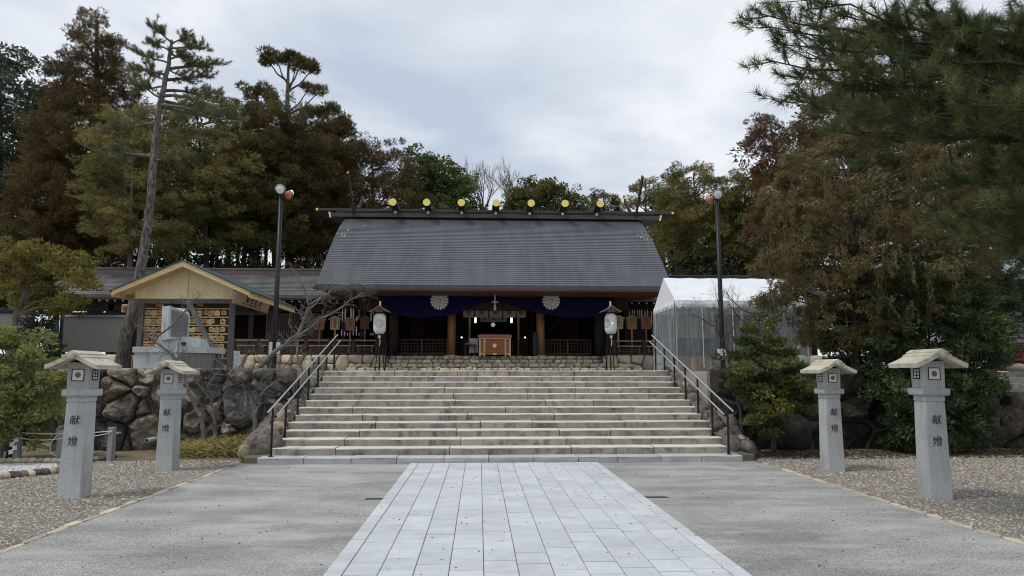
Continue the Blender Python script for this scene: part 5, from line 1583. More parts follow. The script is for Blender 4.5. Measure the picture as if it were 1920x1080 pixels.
# ---------------------------------------------------------------- votive tablet shed
def shed():
    Y1, Y2 = 18.0, 22.4
    zE, zR_ = at(468, 545, Y1).z, at(345, 488, Y1).z
    xe0, xe1 = at(210, 545, Y1).x, at(467, 549, Y1).x
    xr = (xe0 + xe1) / 2
    t = thing('votive_tablet_shed', (xr, (Y1 + Y2) / 2, ZT), 'open timber shed with pale plywood gable and racks of votive tablets', 'shed')
    TH = .10
    sl = (zR_ - zE) / (xr - xe0)
    for s_, xe in ((-1, xe0), (1, xe1)):
        d = Vector((xe - xr, 0, zE - zR_)); d.normalize()
        MB().prism([(xr, Y1 + .03, zR_ - .02), (xe, Y1 + .03, zE - .02), (xe, Y1 + .03, zE - .06), (xr, Y1 + .03, zR_ - .06)], (0, Y2 - Y1, 0)).build('roof_deck', M['lightwood'], t)
        MB().prism([(xr, Y1 - .02, zR_ + .02), (xe + s_ * .06, Y1 - .02, zE + .02 - .06 * sl), (xe + s_ * .06, Y1 - .02, zE - .02 - .06 * sl), (xr, Y1 - .02, zR_ - .018)], (0, Y2 - Y1 + .1, 0)).build('roof_sheet', M['greenmetal'], t)
        MB().prism([(xr, Y1, zR_ - .02), (xe, Y1, zE - .02), (xe + s_ * .02, Y1, zE - .14), (xr, Y1, zR_ - .16)], (0, .03, 0)).build('bargeboard', M['lightwood'], t)
        MB().prism([(xr, Y2, zR_ - .06), (xe, Y2, zE - .06), (xe + s_ * .02, Y2, zE - .18), (xr, Y2, zR_ - .18)], (0, .03, 0)).build('bargeboard', M['lightwood'], t)
        MB().box((min(xe, xe - s_ * .03), Y1 + .03, zE - .17), (max(xe, xe - s_ * .03), Y2, zE - .06)).build('eave_board', M['lightwood'], t)
        for k in range(8):
            yy = Y1 + .4 + k * (Y2 - Y1 - .5) / 7
            MB().prism([(xr, yy, zR_ - .06), (xe - s_ * .04, yy, zE - .06 + .04 * sl), (xe - s_ * .04, yy, zE - .13 + .04 * sl), (xr, yy, zR_ - .13)], (0, .05, 0)).build('rafter', M['lightwood'], t)
    Yp = 18.45
    x0, x1 = at(253.5, 558, Yp).x, at(437, 558, Yp).x
    zb_ = at(345, 558.5, Yp).z
    for a, c_ in ((x0, xr - .012), (xr + .0, x1)):
        zl = lambda x_: zR_ - .14 - abs(x_ - xr) * sl
        MB().prism([(a, Yp, zb_), (c_, Yp, zb_), (c_, Yp, zl(c_)), (a, Yp, zl(a))], (0, .02, 0)).build('gable_panel', M['plywood'], t)
    MB().box((x0, Yp - .012, zb_ - .03), (x1, Yp + .04, zb_)).build('panel_batten', M['lightwood'], t)
    for (px, ya) in ((262, Yp), (432.5, Yp), (262, Y2 - .5), (432.5, Y2 - .5)):
        x_ = at(px, 620, Yp).x
        MB().cbox((x_, ya + .05, (ZT + zb_) / 2 - .02), (.12, .12, zb_ - ZT - .02)).build('post', M['oldwood'], t)
    for y_ in (Yp + .05, Y2 - .45): MB().cbox((xr, y_, zb_ - .1 + .02), (x1 - x0 - .1, .10, .12)).build('tie_beam', M['oldwood'], t)
    # racks: six rails for tablets
    Yr = 18.85
    xa, xb = at(259, 600, Yr).x, at(429, 600, Yr).x
    rails = [578.5, 594.5, 610, 626, 641.5, 657.5, 672]
    MB().box((xa, Yr + .22, ZT + .15), (xb, Yr + .26, zb_ - .1)).build('rack_back', mat('rack_backboard', (.12, .075, .05), rough=.85), t)
    RZ = []
    for k, py in enumerate(rails):
        z_ = at(345, py, Yr).z
        RZ.append(z_)
        MB().bbox((xa, Yr, z_ - .018), (xb, Yr + .03, z_ + .018), .003).build('rack_rail', M['lightwood'], t)
    RZ.insert(0, RZ[0] + (RZ[0] - RZ[1]))
    # tablets
    w_, h_ = .138, .13
    poly = [(-w_ / 2, 0, -h_), (w_ / 2, 0, -h_), (w_ / 2, 0, -.028), (0, 0, 0), (-w_ / 2, 0, -.028)]
    me_p = MB().prism(poly, (0, .010, 0)).mesh('tablet', M['emalight'])
    ws = ['pale', 'red printed', 'branded']
    rows_ = ['top', 'second', 'third', 'fourth', 'fifth', 'sixth', 'lowest']
    protos = {}
    for kind in range(3):
        o = bpy.data.objects.new('votive_tablet', me_p)
        if kind == 1:
            b = MB()
            b.lathe((-.018, -.002, -.066), [(.036, 0), (.036, -.0015)], 12, axis='Y')
            b.prism([(.0, -.002, -.072), (.055, -.002, -.060), (.05, -.002, -.05), (.0, -.002, -.052)], (0, -.0015, 0))
            b.prism([(-.065, -.002, -.094), (.065, -.002, -.094), (.065, -.002, -.088), (-.065, -.002, -.088)], (0, -.0015, 0))
            pm = b.mesh('red_print', M['emared'])
        elif kind == 2:
            b = MB()
            for q_ in (-.035, .0, .035): b.prism([(q_ - .008, -.002, -.08), (q_ + .008, -.002, -.08), (q_ + .006, -.002, -.035), (q_ - .006, -.002, -.035)], (0, -.0015, 0))
            pm = b.mesh('brand_mark', mat('brand_brown', (.20, .12, .06), rough=.8))
        else: pm = None
        protos[kind] = pm
    ROW = {}
    for ri, z_ in enumerate(RZ[:7]):
        x_ = xa + .12
        while x_ < xb - .08:
            xx = x_ + rng.uniform(-.012, .012)
            if rng.random() < (.55 if ri == 0 else .05): x_ += .15; continue
            for lay in range(1 if rng.random() < .45 else 2):
                kind = rng.choice([0, 1, 1, 2])
                o = bpy.data.objects.new('votive_tablet', me_p)
                o.location = (xx + lay * rng.uniform(-.05, .05), Yr - .020 - lay * .022, z_ - .035 - lay * rng.uniform(.0, .03))
                o.rotation_euler = (rng.uniform(.0, .15), rng.gauss(0, .09), rng.gauss(0, .25))
                o.scale = (1, 1, rng.choice([1, 1, 1.2]))
                link(o)
                # plaques of a row and a printing that nothing tells apart share a label
                ROW.setdefault(ri, []).append((o.location.x, o, kind))
                if protos[kind]:
                    p = bpy.data.objects.new(protos[kind].name, protos[kind]); link(p, o)
                    p.location = (0, 0, 0)
            x_ += .15
    nth = ['first', 'second', 'third', 'fourth', 'fifth', 'sixth', 'seventh', 'eighth', 'ninth', 'tenth', 'eleventh', 'twelfth', 'thirteenth', 'fourteenth', 'fifteenth', 'sixteenth',
           'seventeenth', 'eighteenth', 'nineteenth', 'twentieth', 'twenty-first', 'twenty-second', 'twenty-third', 'twenty-fourth', 'twenty-fifth', 'twenty-sixth', 'twenty-seventh', 'twenty-eighth', 'twenty-ninth', 'thirtieth', 'thirty-first', 'thirty-second']
    for ri, lst in ROW.items():
        for k, (_, o, kind) in enumerate(sorted(lst, key=lambda q_: q_[0])):
            tag(o, '%s votive tablet, %s from the left in the %s row of the shed rack' % (ws[kind], nth[k], rows_[ri]), 'votive tablet', 'votive tablets on the shed rack')
    return t
shed()
# long signboard under the shed's right eave
def shed_sign():
    p = [at(444.6, 542.5, 18.3), at(510, 570, 21.3), at(502.5, 595, 21.3), at(436.7, 566.7, 18.3)]
    t = thing('signboard', (p[0].x, (18.3 + 21.3) / 2, p[0].z), 'tan signboard with four black characters under the shed eave', 'sign')
    p[1].z = p[0].z - .0; p[1].x = p[0].x; p[2].x = p[3].x; p[2].z = p[3].z
    n = (p[1] - p[0]).cross(p[3] - p[0]).normalized()
    if n.x < 0: n = -n
    MB().prism(p, n * -.025).build('sign_panel', M['signtan'], t)
    MB().prism([p[3] + Vector((0, 0, -.005)), p[2] + Vector((0, 0, -.005)), p[2] + n * .01 - Vector((0, 0, .03)), p[3] + n * .01 - Vector((0, 0, .03))], n * -.05).build('sign_edge', M['palewood'], t)
    ux = (p[1] - p[0]).normalized(); uz = (p[0] - p[3]).normalized()
    m3 = Matrix((ux, uz, ux.cross(uz))).transposed()
    e_ = m3.to_euler()
    h = (p[0] - p[3]).length
    for k, ch in enumerate('願掛絵馬'):
        c_ = p[3] + ux * (1.02 + k * .36) + uz * (h * .55) + n * .004
        text_obj(ch, .27, M['carve'], 'sign_character', t, c_ - wl(t), e_, squash=1.0, extrude=.002)
    c_ = p[3] + ux * 1.5 + uz * (h * .13) + n * .004
    text_obj('願いを込めて絵馬をお掛けください', .062, M['carve'], 'small_lettering', t, c_ - wl(t), e_, squash=1.6, extrude=.001)
shed_sign()

# leaning timber prop in front of the shed
a, c_ = at(352, 563, 17.9), at(420, 688, 17.2)
u = (c_ - a).normalized()
s_ = Vector((0, 1, 0)); v = u.cross(s_).normalized()
tag(MB().prism([a - v * .05 - s_ * .05, a + v * .05 - s_ * .05, a + v * .05 + s_ * .05, a - v * .05 + s_ * .05], c_ - a + Vector((0, 0, -.1))).build('timber_prop', M['oldwood']), 'grey squared timber leaning diagonally before the votive tablet racks', 'timber prop')
# crumpled plastic sheet over something beside the shed
q0, q1 = at(430, 686, 18.6), at(449, 658, 18.6)
b = MB(); vs_, fs = [], []
NX, NZ = 8, 8
for j in range(NZ + 1):
    for i in range(NX):
        a_ = 2 * math.pi * i / NX
        r_ = .13 + .04 * noise.noise(Vector((i * .9, j * .5, 3)))
        vs_.append(((q0.x + q1.x) / 2 + math.cos(a_) * r_ * (1.15 - .3 * j / NZ), 18.7 + math.sin(a_) * r_, q0.z + (q1.z - q0.z) * j / NZ + rng.uniform(-.01, .01)))
for j in range(NZ):
    for i in range(NX): fs.append((j * NX + i, j * NX + (i + 1) % NX, (j + 1) * NX + (i + 1) % NX, (j + 1) * NX + i))
fs.append(tuple(range(NZ * NX, NZ * NX + NX)))
tag(b.add(vs_, fs).build('plastic_cover', M['whitebox'], fix=True), 'crumpled pale plastic cover at the right foot of the votive shed', 'plastic cover')

# ---------------------------------------------------------------- stone monument
def monument():
    Y = 16.6
    q = lambda px, py, Yq=Y: at(px, py, Yq)
    t = thing('stone_monument', (q(320, 680).x, Y, ZT), 'pale granite monument with a tilted dark inscribed plaque on a wide plinth', 'monument')
    a, c_ = q(250, 690), q(384, 658)
    MB().bbox((a.x, Y, ZT - .05), (c_.x - .55, Y + .9, q(250, 661).z), .01).build('plinth', M['granite_grey'], t)
    MB().prism([(c_.x - .55, Y, ZT - .05), (c_.x, Y + .35, ZT - .05), (c_.x, Y + 1.1, ZT - .05), (c_.x - .55, Y + .9, ZT - .05)], (0, 0, q(250, 661).z - ZT + .05)).build('plinth', mat('plinth_dark', (.13, .13, .13), (.2, .2, .2), 3, stretch=(4, 4, .4), rough=.85), t)
    z0, z1 = q(250, 661).z, q(250, 650).z
    MB().prism([(a.x - .03, Y - .04, z0), (c_.x - .52, Y - .04, z0), (c_.x + .06, Y + .32, z0), (c_.x + .06, Y + 1.15, z0), (a.x - .03, Y + .95, z0)], (0, 0, z1 - z0)).build('plinth_slab', M['granite_grey'], t)
    b0, b1 = q(284, 650), q(318, 632)
    MB().bbox((b0.x, Y + .15, z1), (b1.x, Y + .6, b1.z), .01).build('support_block', M['granite_grey'], t)
    b0, b1 = q(317, 650), q(362, 633)
    MB().prism([(b0.x, Y + .12, z1), (b1.x + .12, Y + .25, z1), (b1.x + .03, Y + .25, b1.z), (b0.x, Y + .12, b1.z + .06)], (0, .5, 0)).build('support_block', M['granite_grey'], t)
    MB().box((q(336, 645).x, Y + .10, q(336, 646).z), (q(343, 645).x, Y + .2, q(336, 641.5).z)).build('dark_slot', M['black'], t)
    # main slab: left face pale, right face with the plaque, turned towards the path
    f0, f1, f2, f3 = q(297, 637), q(317, 636, Y - .0), q(318.5, 573), q(300, 573.5)
    g0, g1 = q(353, 634, Y + .25), q(355, 588, Y + .25)
    dep = Vector((-.0, .45, 0))
    P_ = [Vector((f0.x, Y + .12, f0.z)), Vector((f1.x, Y, f1.z)), Vector((g0.x, Y + .28, g0.z)), Vector((f0.x + .35, Y + .5, f0.z))]
    T_ = [Vector((f3.x, Y + .12, f3.z)), Vector((f2.x, Y, f2.z)), Vector((g1.x, Y + .28, g1.z)), Vector((f3.x + .35, Y + .5, f3.z - .02))]
    MB().add([tuple(p) for p in P_ + T_], [(0, 3, 2, 1), (4, 5, 6, 7), (0, 1, 5, 4), (1, 2, 6, 5), (2, 3, 7, 6), (3, 0, 4, 7)]).build('slab', M['granite_grey'], t)
    def onf(u, v, off):
        p = (P_[1] * (1 - u) + P_[2] * u) * (1 - v) + (T_[1] * (1 - u) + T_[2] * u) * v
        n_ = (P_[2] - P_[1]).cross(T_[1] - P_[1]).normalized()
        if n_.y > 0: n_ = -n_
        return p + n_ * off, n_
    out_ = [(.10, .08), (.90, .04), (.93, .5), (.93, .86), (.84, .94), (.15, .92), (.08, .88), (.08, .12)]
    pts = [onf(u_, v_, .0)[0] for u_, v_ in out_]
    n_ = onf(.5, .5, 0)[1]
    MB().prism(pts, n_ * .012).build('plaque', M['granite_dark'], t)
    b = MB()
    for k in range(12):
        u_ = .18 + k * .062
        b.prism([onf(u_, .2 + rng.uniform(0, .1), .013)[0], onf(u_ + .018, .2, .013)[0], onf(u_ + .018, .84, .013)[0], onf(u_, .84, .013)[0]], n_ * .002)
    b.build('inscription_lines', mat('inscription', (.115, .12, .12), rough=.6), t)
monument()

# ---------------------------------------------------------------- grey boards, lamp box and green netting at the left
def grey_board(px0, px1, py0, py1, label, Y=21.5):
    a, c_ = at(px0, py1, Y), at(px1, py0, Y)
    t = thing('display_board', ((a.x + c_.x) / 2, Y, ZT), label, 'display board')
    MB().box((a.x, Y, a.z), (c_.x, Y + .04, c_.z)).build('panel', M['greyboard'], t)
    b = MB()
    for x_ in (a.x - .06, c_.x + .002): b.box((x_, Y - .02, ZT - .02), (x_ + .06, Y + .06, c_.z + .04))
    b.build('frame_post', M['black'], t)
    MB().box((a.x - .06, Y - .02, c_.z + .002), (c_.x + .06, Y + .06, c_.z + .05)).build('top_bar', M['steel'] if px0 > 60 else M['black'], t)
    MB().box((a.x - .08, Y - .03, c_.z + .05), (c_.x + .08, Y + .07, c_.z + .13)).build('top_bar', M['black'], t)
grey_board(113, 246, 594, 660, 'large blank grey display board left of the leaning pine trunk')
grey_board(-20, 60, 588, 655, 'smaller blank grey display board behind the left golden tree')
q = at(237, 578, 22.5)
t = thing('lamp_box', (q.x, 22.5, q.z), 'small cream box with an orange round emblem above the grey board', 'lamp box')
MB().bbox((q.x - .13, 22.45, q.z - .13), (q.x + .11, 22.6, q.z + .12), .01).build('box_case', mat('cream_case', (.45, .42, .34), rough=.7), t)
MB().lathe((q.x, 22.45, q.z - .01), [(.085, 0), (.085, -.02), (.05, -.03)], 20, axis='Y').build('round_emblem', mat('amber_disc', (.35, .16, .05), (.15, .08, .04), 25, rough=.5), t)
# green net fence
a, c_ = at(84, 668, 22.5), at(110, 602, 22.5)
t = thing('net_fence', (a.x, 22.5, ZT), 'green mesh fence beside the large grey display board', 'fence')
b = MB()
for k in range(14):
    z_ = a.z + (c_.z - a.z) * k / 13
    b.tube([(a.x, 22.5, z_), (c_.x, 22.5, z_)], .008, 4)
for k in range(7):
    x_ = a.x + (c_.x - a.x) * k / 6
    b.tube([(x_, 22.51, ZT), (x_, 22.51, c_.z)], .006, 4)
b.build('mesh_wires', M['greensteel'], t)
for px in (84, 88): MB().tube([(at(px, 640, 22.4).x, 22.4, ZT), (at(px, 640, 22.4).x, 22.4, c_.z + .05)], .025, 8).build('fence_post', M['granite_grey'], t)

# ---------------------------------------------------------------- rope fence and white gravel bed at the left
def fence_post(px, py, top, label, name='fence_post'):
    g = gnd(px, py)
    h = at(px, top, g.y).z
    o = MB().bbox((-.055, -.055, -.05), (.055, .055, h), .008).build(name, M['postwood'], None)
    o.location = (g.x, g.y, 0)
    o.rotation_euler = (0, R(rng.uniform(-2, 2)), R(rng.uniform(-8, 8)))
    return tag(o, label, 'fence post', 'weathered posts of the rope fence'), Vector((g.x, g.y, h))
ps = []
for px, py, tp, lb in ((-2, 858, 808, 'weathered rope fence post at the very edge of the left lawn'), (31, 866, 803, 'weathered fence post carrying the folded white paper streamer'),
                       (112, 864, 806, 'weathered fence post hidden half behind the nearer left lantern'), (207, 864, 801, 'weathered fence post standing alone before the boulder wall')):
    o, p = fence_post(px, py, tp, lb)
    ps.append(p)
ps.insert(0, Vector((ps[0].x - 1.6, ps[0].y - .3, ps[0].z)))
def sag(p, q, s_, n=14): return [p + (q - p) * (i / n) - Vector((0, 0, s_ * 4 * (i / n) * (1 - i / n))) for i in range(n + 1)]
for zo, nm_, s0 in ((-.07, 'upper white rope strung along the weathered fence posts', .01), (-.16, 'lower slacker white rope strung along the fence posts', .03)):
    pts = []
    for i in range(len(ps) - 1):
        p, q_ = ps[i] + Vector((0, -.06, zo)), ps[i + 1] + Vector((0, -.06, zo if i < 3 else zo * (1.0 if zo > -.1 else .62)))
        pts += sag(p, q_, s0 * rng.uniform(.6, 1.4))[:-1]
    pts.append(ps[-1] + Vector((.02, -.06, -.07)))
    tag(MB().tube(pts, .009, 6).build('rope', M['rope']), nm_, 'rope')
p = ps[2] + Vector((.0, -.07, -.16))
loop = [ps[3] + Vector((-.05, -.07, -.1)), ps[3] + Vector((-.16, -.08, -.25)), ps[3] + Vector((-.13, -.08, -.42)), ps[3] + Vector((-.02, -.07, -.48))]
tag(MB().tube(loop, .009, 6).build('rope_end', M['rope']), 'loose curled end of white rope beside the half hidden post', 'rope')
b = MB()
x_, z_ = p.x - .02, p.z
for k in range(4):
    dx = (-1) ** k * .030
    b.prism([(x_ - .045 + dx, p.y - .02 - k * .006, z_ - .02), (x_ + .035 + dx, p.y - .02 - k * .006, z_ - .0), (x_ + .045 + dx, p.y - .02 - k * .006, z_ - .075), (x_ - .035 + dx, p.y - .02 - k * .006, z_ - .10)], (0, .003, 0))
    z_ -= .07
tag(b.build('paper_streamer', M['white']), 'white zigzag folded paper streamer hanging on the rope fence', 'paper streamer')
g0, g1, g2, g3 = gnd(-80, 905), gnd(107, 886), gnd(107, 869), gnd(-80, 869)
wp = [(g0.x, g0.y), (g1.x, g1.y), (g2.x, g2.y), (g3.x, g3.y)]
o = sheet('white_gravel_bed', wp, .010, M['white_gravel'])
# rounded edging stones along the bed
bed = thing('bed_edging', (g0.x, g0.y, 0), 'row of rounded border stones around the white gravel bed', 'stone edging')
def edge(p, q, n, dark, s0=.11):
    for k in range(n):
        u = (k + .5) / n
        v_ = Vector(p) + (Vector(q) - Vector(p)) * u
        rock(bed, 'edging_stone', (v_.x, v_.y, .035), (s0 * rng.uniform(.85, 1.2), s0 * .8, s0 * .75), rot=(0, 0, rng.uniform(-.4, .4)), src=PEB, m_=M['rock'] if (dark and rng.random() < .7) else M['cobble'])
def ln(a_, b_): return (a_[0], a_[1], 0), (b_[0], b_[1], 0)
edge((g0.x, g0.y - .12, 0), (g1.x + .1, g1.y - .1, 0), 18, True)
edge((g3.x, g3.y + .1, 0), (g2.x + .1, g2.y + .1, 0), 14, False, .09)
g4, g5 = gnd(140, 872), gnd(215, 860)
edge((g4.x, g4.y, 0), (g5.x, g5.y, 0), 7, True, .09)
g6 = gnd(175, 838)
# drain pipes in the wall
for px, py, r_ in ((222, 812, .025), (285, 824, .045), (428, 798, .025)):
    q = at(px, py, YW - .02)
    b = MB().lathe((q.x, YW - .25, q.z), [(r_, 0), (r_, .5)], 14, axis='Y'); b.lathe((q.x, YW - .252, q.z), [(r_ * .75, -.003), (r_ * .75, .0)], 14, 1, axis='Y')
    tag(b.build('drain_pipe', [M['whitebox'], M['black']]), {222: 'thin drain pipe mouth between the boulders behind the rope fence', 285: 'largest drain pipe mouth low in the wall beside the farther left lantern', 428: 'drain pipe mouth high in the wall above the dry bamboo grass'}[px], 'drain pipe')

# ---------------------------------------------------------------- far right: steps and shrine building in the shade
t = thing('side_steps', (13, 16, 1.1), 'short flight of pale stone steps at the far right above the boulders', 'stairs')
for k in range(4):
    y_ = 15.9 + k * .42
    x0, x1 = 12.3 + k * .06, 17
    x_ = x0
    while x_ < x1:
        L = rng.uniform(.9, 1.6)
        z1 = 1.12 + (k + 1) * .142
        MB().bbox((x_ + .004, y_, z1 - .2), (min(x1, x_ + L) - .004, y_ + .6, z1), .012).build('step_block', M['step'], t)
        x_ += L
MB().box((11.9, 15.2, .9), (18, 16.0, 1.12)).build('side_landing', M['terrace'])['kind'] = 'structure'
q = at(1912, 695, 17.6)
tag(rock(None, 'flat_stone', (q.x, 17.6, ZT + .06), (.35, .3, .14), src=PEB, rot=(0, 0, .3)), 'flat pale stone lying at the head of the far right steps', 'stone')
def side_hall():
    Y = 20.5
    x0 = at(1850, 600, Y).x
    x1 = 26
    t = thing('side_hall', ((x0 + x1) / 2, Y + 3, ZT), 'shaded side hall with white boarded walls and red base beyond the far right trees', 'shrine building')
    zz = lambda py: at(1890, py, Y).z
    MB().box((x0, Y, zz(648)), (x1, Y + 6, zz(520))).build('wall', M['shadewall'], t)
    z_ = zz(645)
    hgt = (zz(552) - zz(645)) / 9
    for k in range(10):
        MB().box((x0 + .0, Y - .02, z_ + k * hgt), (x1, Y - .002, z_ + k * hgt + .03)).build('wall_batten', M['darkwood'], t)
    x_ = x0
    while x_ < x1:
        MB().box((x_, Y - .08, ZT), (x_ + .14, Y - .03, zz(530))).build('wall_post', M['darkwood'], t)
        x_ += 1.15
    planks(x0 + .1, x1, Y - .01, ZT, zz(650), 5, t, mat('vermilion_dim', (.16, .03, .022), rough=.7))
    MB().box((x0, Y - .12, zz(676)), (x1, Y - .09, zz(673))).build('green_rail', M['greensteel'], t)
    ze = zz(528)
    pw = [(Y - 1.6 + 4.6 * k / 14, ze + 1.5 * (k / 14) ** 1.1) for k in range(15)]
    b = MB(); roof_mesh(b, pw, x0 - 1.0, x1, Y + 3.0, .14, .02)
    b.build('roof', M['verdigris'], t)
    MB().box((x0 - 1.0, Y - 1.62, ze - .28), (x1, Y - 1.5, ze - .15)).build('fascia', M['darkwood'], t)
    MB().box((x0 - .9, Y - 1.4, ze - .35), (x1, Y, ze - .28)).build('eave_ceiling', M['darkwood'], t)
side_hall()

# ---------------------------------------------------------------- trees and plants
rs = np.random.RandomState(11)
def unit(a): return a / np.maximum(1e-9, np.linalg.norm(a, axis=-1, keepdims=True))
def leaf_tris(c, d, L, W, diamond=False):
    """c base points (n,3), d directions -> loose triangles (or 4-corner leaves)"""
    n = len(c)
    s_ = unit(np.cross(d, unit(rs.normal(size=(n, 3)))))
    L = np.broadcast_to(np.asarray(L), (n,))[:, None]; W = np.broadcast_to(np.asarray(W), (n,))[:, None]
    if diamond:
        m_ = c + d * L * .45
        V = np.stack([c, m_ - s_ * W / 2, c + d * L, m_ + s_ * W / 2], 1)
        return V.reshape(-1, 3), 4
    V = np.stack([c - s_ * W / 2, c + s_ * W / 2, c + d * L], 1)
    return V.reshape(-1, 3), 3
LM = {
    'cedar_brown': leafmat('cedar_foliage_brown', [(.030, .024, .012), (.068, .048, .022), (.092, .062, .028), (.070, .064, .026)], gain=1.85),
    'cedar_olive': leafmat('cedar_foliage_olive', [(.028, .028, .012), (.060, .058, .022), (.085, .074, .028), (.078, .056, .024)], gain=2.2),
    'cypress': leafmat('cypress_foliage', [(.030, .034, .013), (.070, .070, .024), (.105, .094, .032), (.125, .100, .036)], gain=2.4),
    'broad_dark': leafmat('broadleaf_dark', [(.020, .030, .018), (.040, .055, .032), (.060, .078, .048)], gain=1.85),
    'broad_green': leafmat('broadleaf_green', [(.032, .045, .016), (.068, .088, .030), (.095, .112, .042)], .3, gain=1.85),
    'round_olive': leafmat('round_foliage_olive', [(.035, .040, .014), (.075, .078, .026), (.10, .098, .036)], gain=1.85),
    'rust': leafmat('rust_foliage', [(.036, .028, .014), (.080, .044, .024), (.105, .056, .032), (.055, .054, .022)], gain=1.85),
    'droop': leafmat('drooping_cypress_foliage', [(.034, .032, .016), (.068, .062, .027), (.095, .082, .035), (.110, .076, .033), (.074, .074, .036)], gain=1.95),
    'shrub_dark': leafmat('shrub_dark_green', [(.018, .028, .012), (.038, .058, .022), (.065, .088, .032)], .2, .35, gain=1.85),
    'maple': leafmat('shrub_yellow_green', [(.024, .036, .014), (.048, .064, .024), (.070, .084, .030), (.12, .115, .03)], .35, gain=1.85),
    'gold': leafmat('golden_green_leaves', [(.060, .068, .018), (.130, .130, .036), (.19, .165, .045), (.24, .165, .055)], .35, gain=1.35),
    'bush': leafmat('glossy_bush_leaves', [(.045, .058, .020), (.095, .110, .034), (.135, .145, .048), (.19, .165, .05)], .35, .5, gain=2.1),
    'pine': leafmat('pine_needles', [(.026, .036, .014), (.055, .070, .024), (.090, .098, .034)], .2, .3, gain=1.85),
    'pine_pale': leafmat('pale_pine_needles', [(.050, .060, .030), (.095, .100, .050), (.13, .125, .065)], .25, gain=1.85),
    'dead': leafmat('dead_needles', [(.08, .05, .03), (.12, .085, .055), (.17, .13, .09)], .3),
    'bamboo': leafmat('dry_bamboo_leaves', [(.22, .17, .06), (.42, .33, .12), (.55, .45, .20), (.14, .17, .05), (.60, .54, .32)], .35),
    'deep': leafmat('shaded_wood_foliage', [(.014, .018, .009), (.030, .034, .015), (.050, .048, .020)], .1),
}
def half_w(prof, py):
    ys_ = [p[0] for p in prof]
    return np.interp(py, ys_, [p[1] for p in prof]), np.interp(py, ys_, [p[2] for p in prof])
def crown_pts(prof, Y, n, depth=.9, inner=.35, front=.6):
    """clump centres filling the crown's volume; the outline follows the measured profile"""
    ys_ = np.linspace(prof[0][0], prof[-1][0], 200)
    xl_, xr_ = half_w(prof, ys_)
    wts = np.maximum(4, xr_ - xl_) ** 1.25
    cdf = np.cumsum(wts); cdf = cdf / cdf[-1]
    out_ = []
    tot = 0
    while len(out_) < n:
        py = np.interp(rs.rand(), cdf, ys_)
        a, b = half_w(prof, py)
        rad = math.sqrt(rs.uniform(inner ** 2, 1))
        th = rs.uniform(0, 2 * math.pi)
        ux, uy = math.cos(th) * rad, math.sin(th) * rad
        if uy > 0 and rs.rand() > 1 - front + .35: uy = -uy
        px = (a + b) / 2 + ux * (b - a) / 2
        hw = (b - a) / 2 / F * Y
        Yp = Y + uy * hw * depth
        q = at(px, py, Y)
        k = 1.0
        out_.append((q.x, Yp, q.z, ux, uy, rad))
    return np.array(out_)
def foliage(name, C, rc, nleaf, L, W, lm, parent, flat=.7, up=.1, out=1.0, jit=.5, droop=0, diamond=False, tint_spread=.28, axis=None, shell=.55, tbias=0, k_tint=None):
    """clumps of leaves or sprays around the points C"""
    n = len(C)
    P_ = C[:, :3]
    sz = rc * rs.uniform(.65, 1.35, n)
    d = unit(rs.normal(size=(n, nleaf, 3)))
    rad = rs.uniform(shell, 1, (n, nleaf, 1)) ** 1
    off = d * rad * sz[:, None, None]
    off[:, :, 2] *= flat
    c = P_[:, None, :] + off
    o = d * out
    if axis is not None:
        ax = unit(np.concatenate([P_[:, :2] - np.array(axis)[None, :2], np.zeros((n, 1))], 1))
        o = o + ax[:, None, :] * .6
    o = o + rs.normal(size=(n, nleaf, 3)) * jit
    o[:, :, 2] += up - droop
    dirn = unit(o)
    ct = np.clip(rs.normal(.5 + tbias, tint_spread, n), 0, 1) if k_tint is None else k_tint
    tn = np.clip(ct[:, None] + rs.normal(0, .2, (n, nleaf)), 0, 1)
    V, k = leaf_tris(c.reshape(-1, 3), dirn.reshape(-1, 3), L * rs.uniform(.6, 1.3, n * nleaf), W * rs.uniform(.7, 1.3, n * nleaf), diamond)
    return tri_obj(name, V, LM[lm], parent, tn.reshape(-1), k)
def limbs(mb, trunk_pts, C, n, r0, taper=.25, droop=.1, nseg=4):
    tp = np.array([tuple(p) for p in trunk_pts])
    idx = rs.choice(len(C), min(n, len(C)), replace=False)
    for i in idx:
        c = C[i, :3]
        zt = c[2] - rs.uniform(.2, 1.0) * max(.3, np.hypot(c[0] - tp[0, 0], c[1] - tp[0, 1])) * .5
        zt = max(tp[0, 2] + .2 * (tp[-1, 2] - tp[0, 2]) * 0 + .3, min(zt, tp[-1, 2] - .1))
        a = np.array([np.interp(zt, tp[:, 2], tp[:, k]) for k in range(3)])
        pts = []
        for s_ in range(nseg + 1):
            u = s_ / nseg
            p = a + (c - a) * u
            p[2] += math.sin(math.pi * u) * droop + rs.uniform(-.05, .05) * (0 < s_ < nseg)
            pts.append(p)
        mb.tube(pts, [r0 * (1 - .75 * u / nseg) for u in range(nseg + 1)], 5, caps=False)
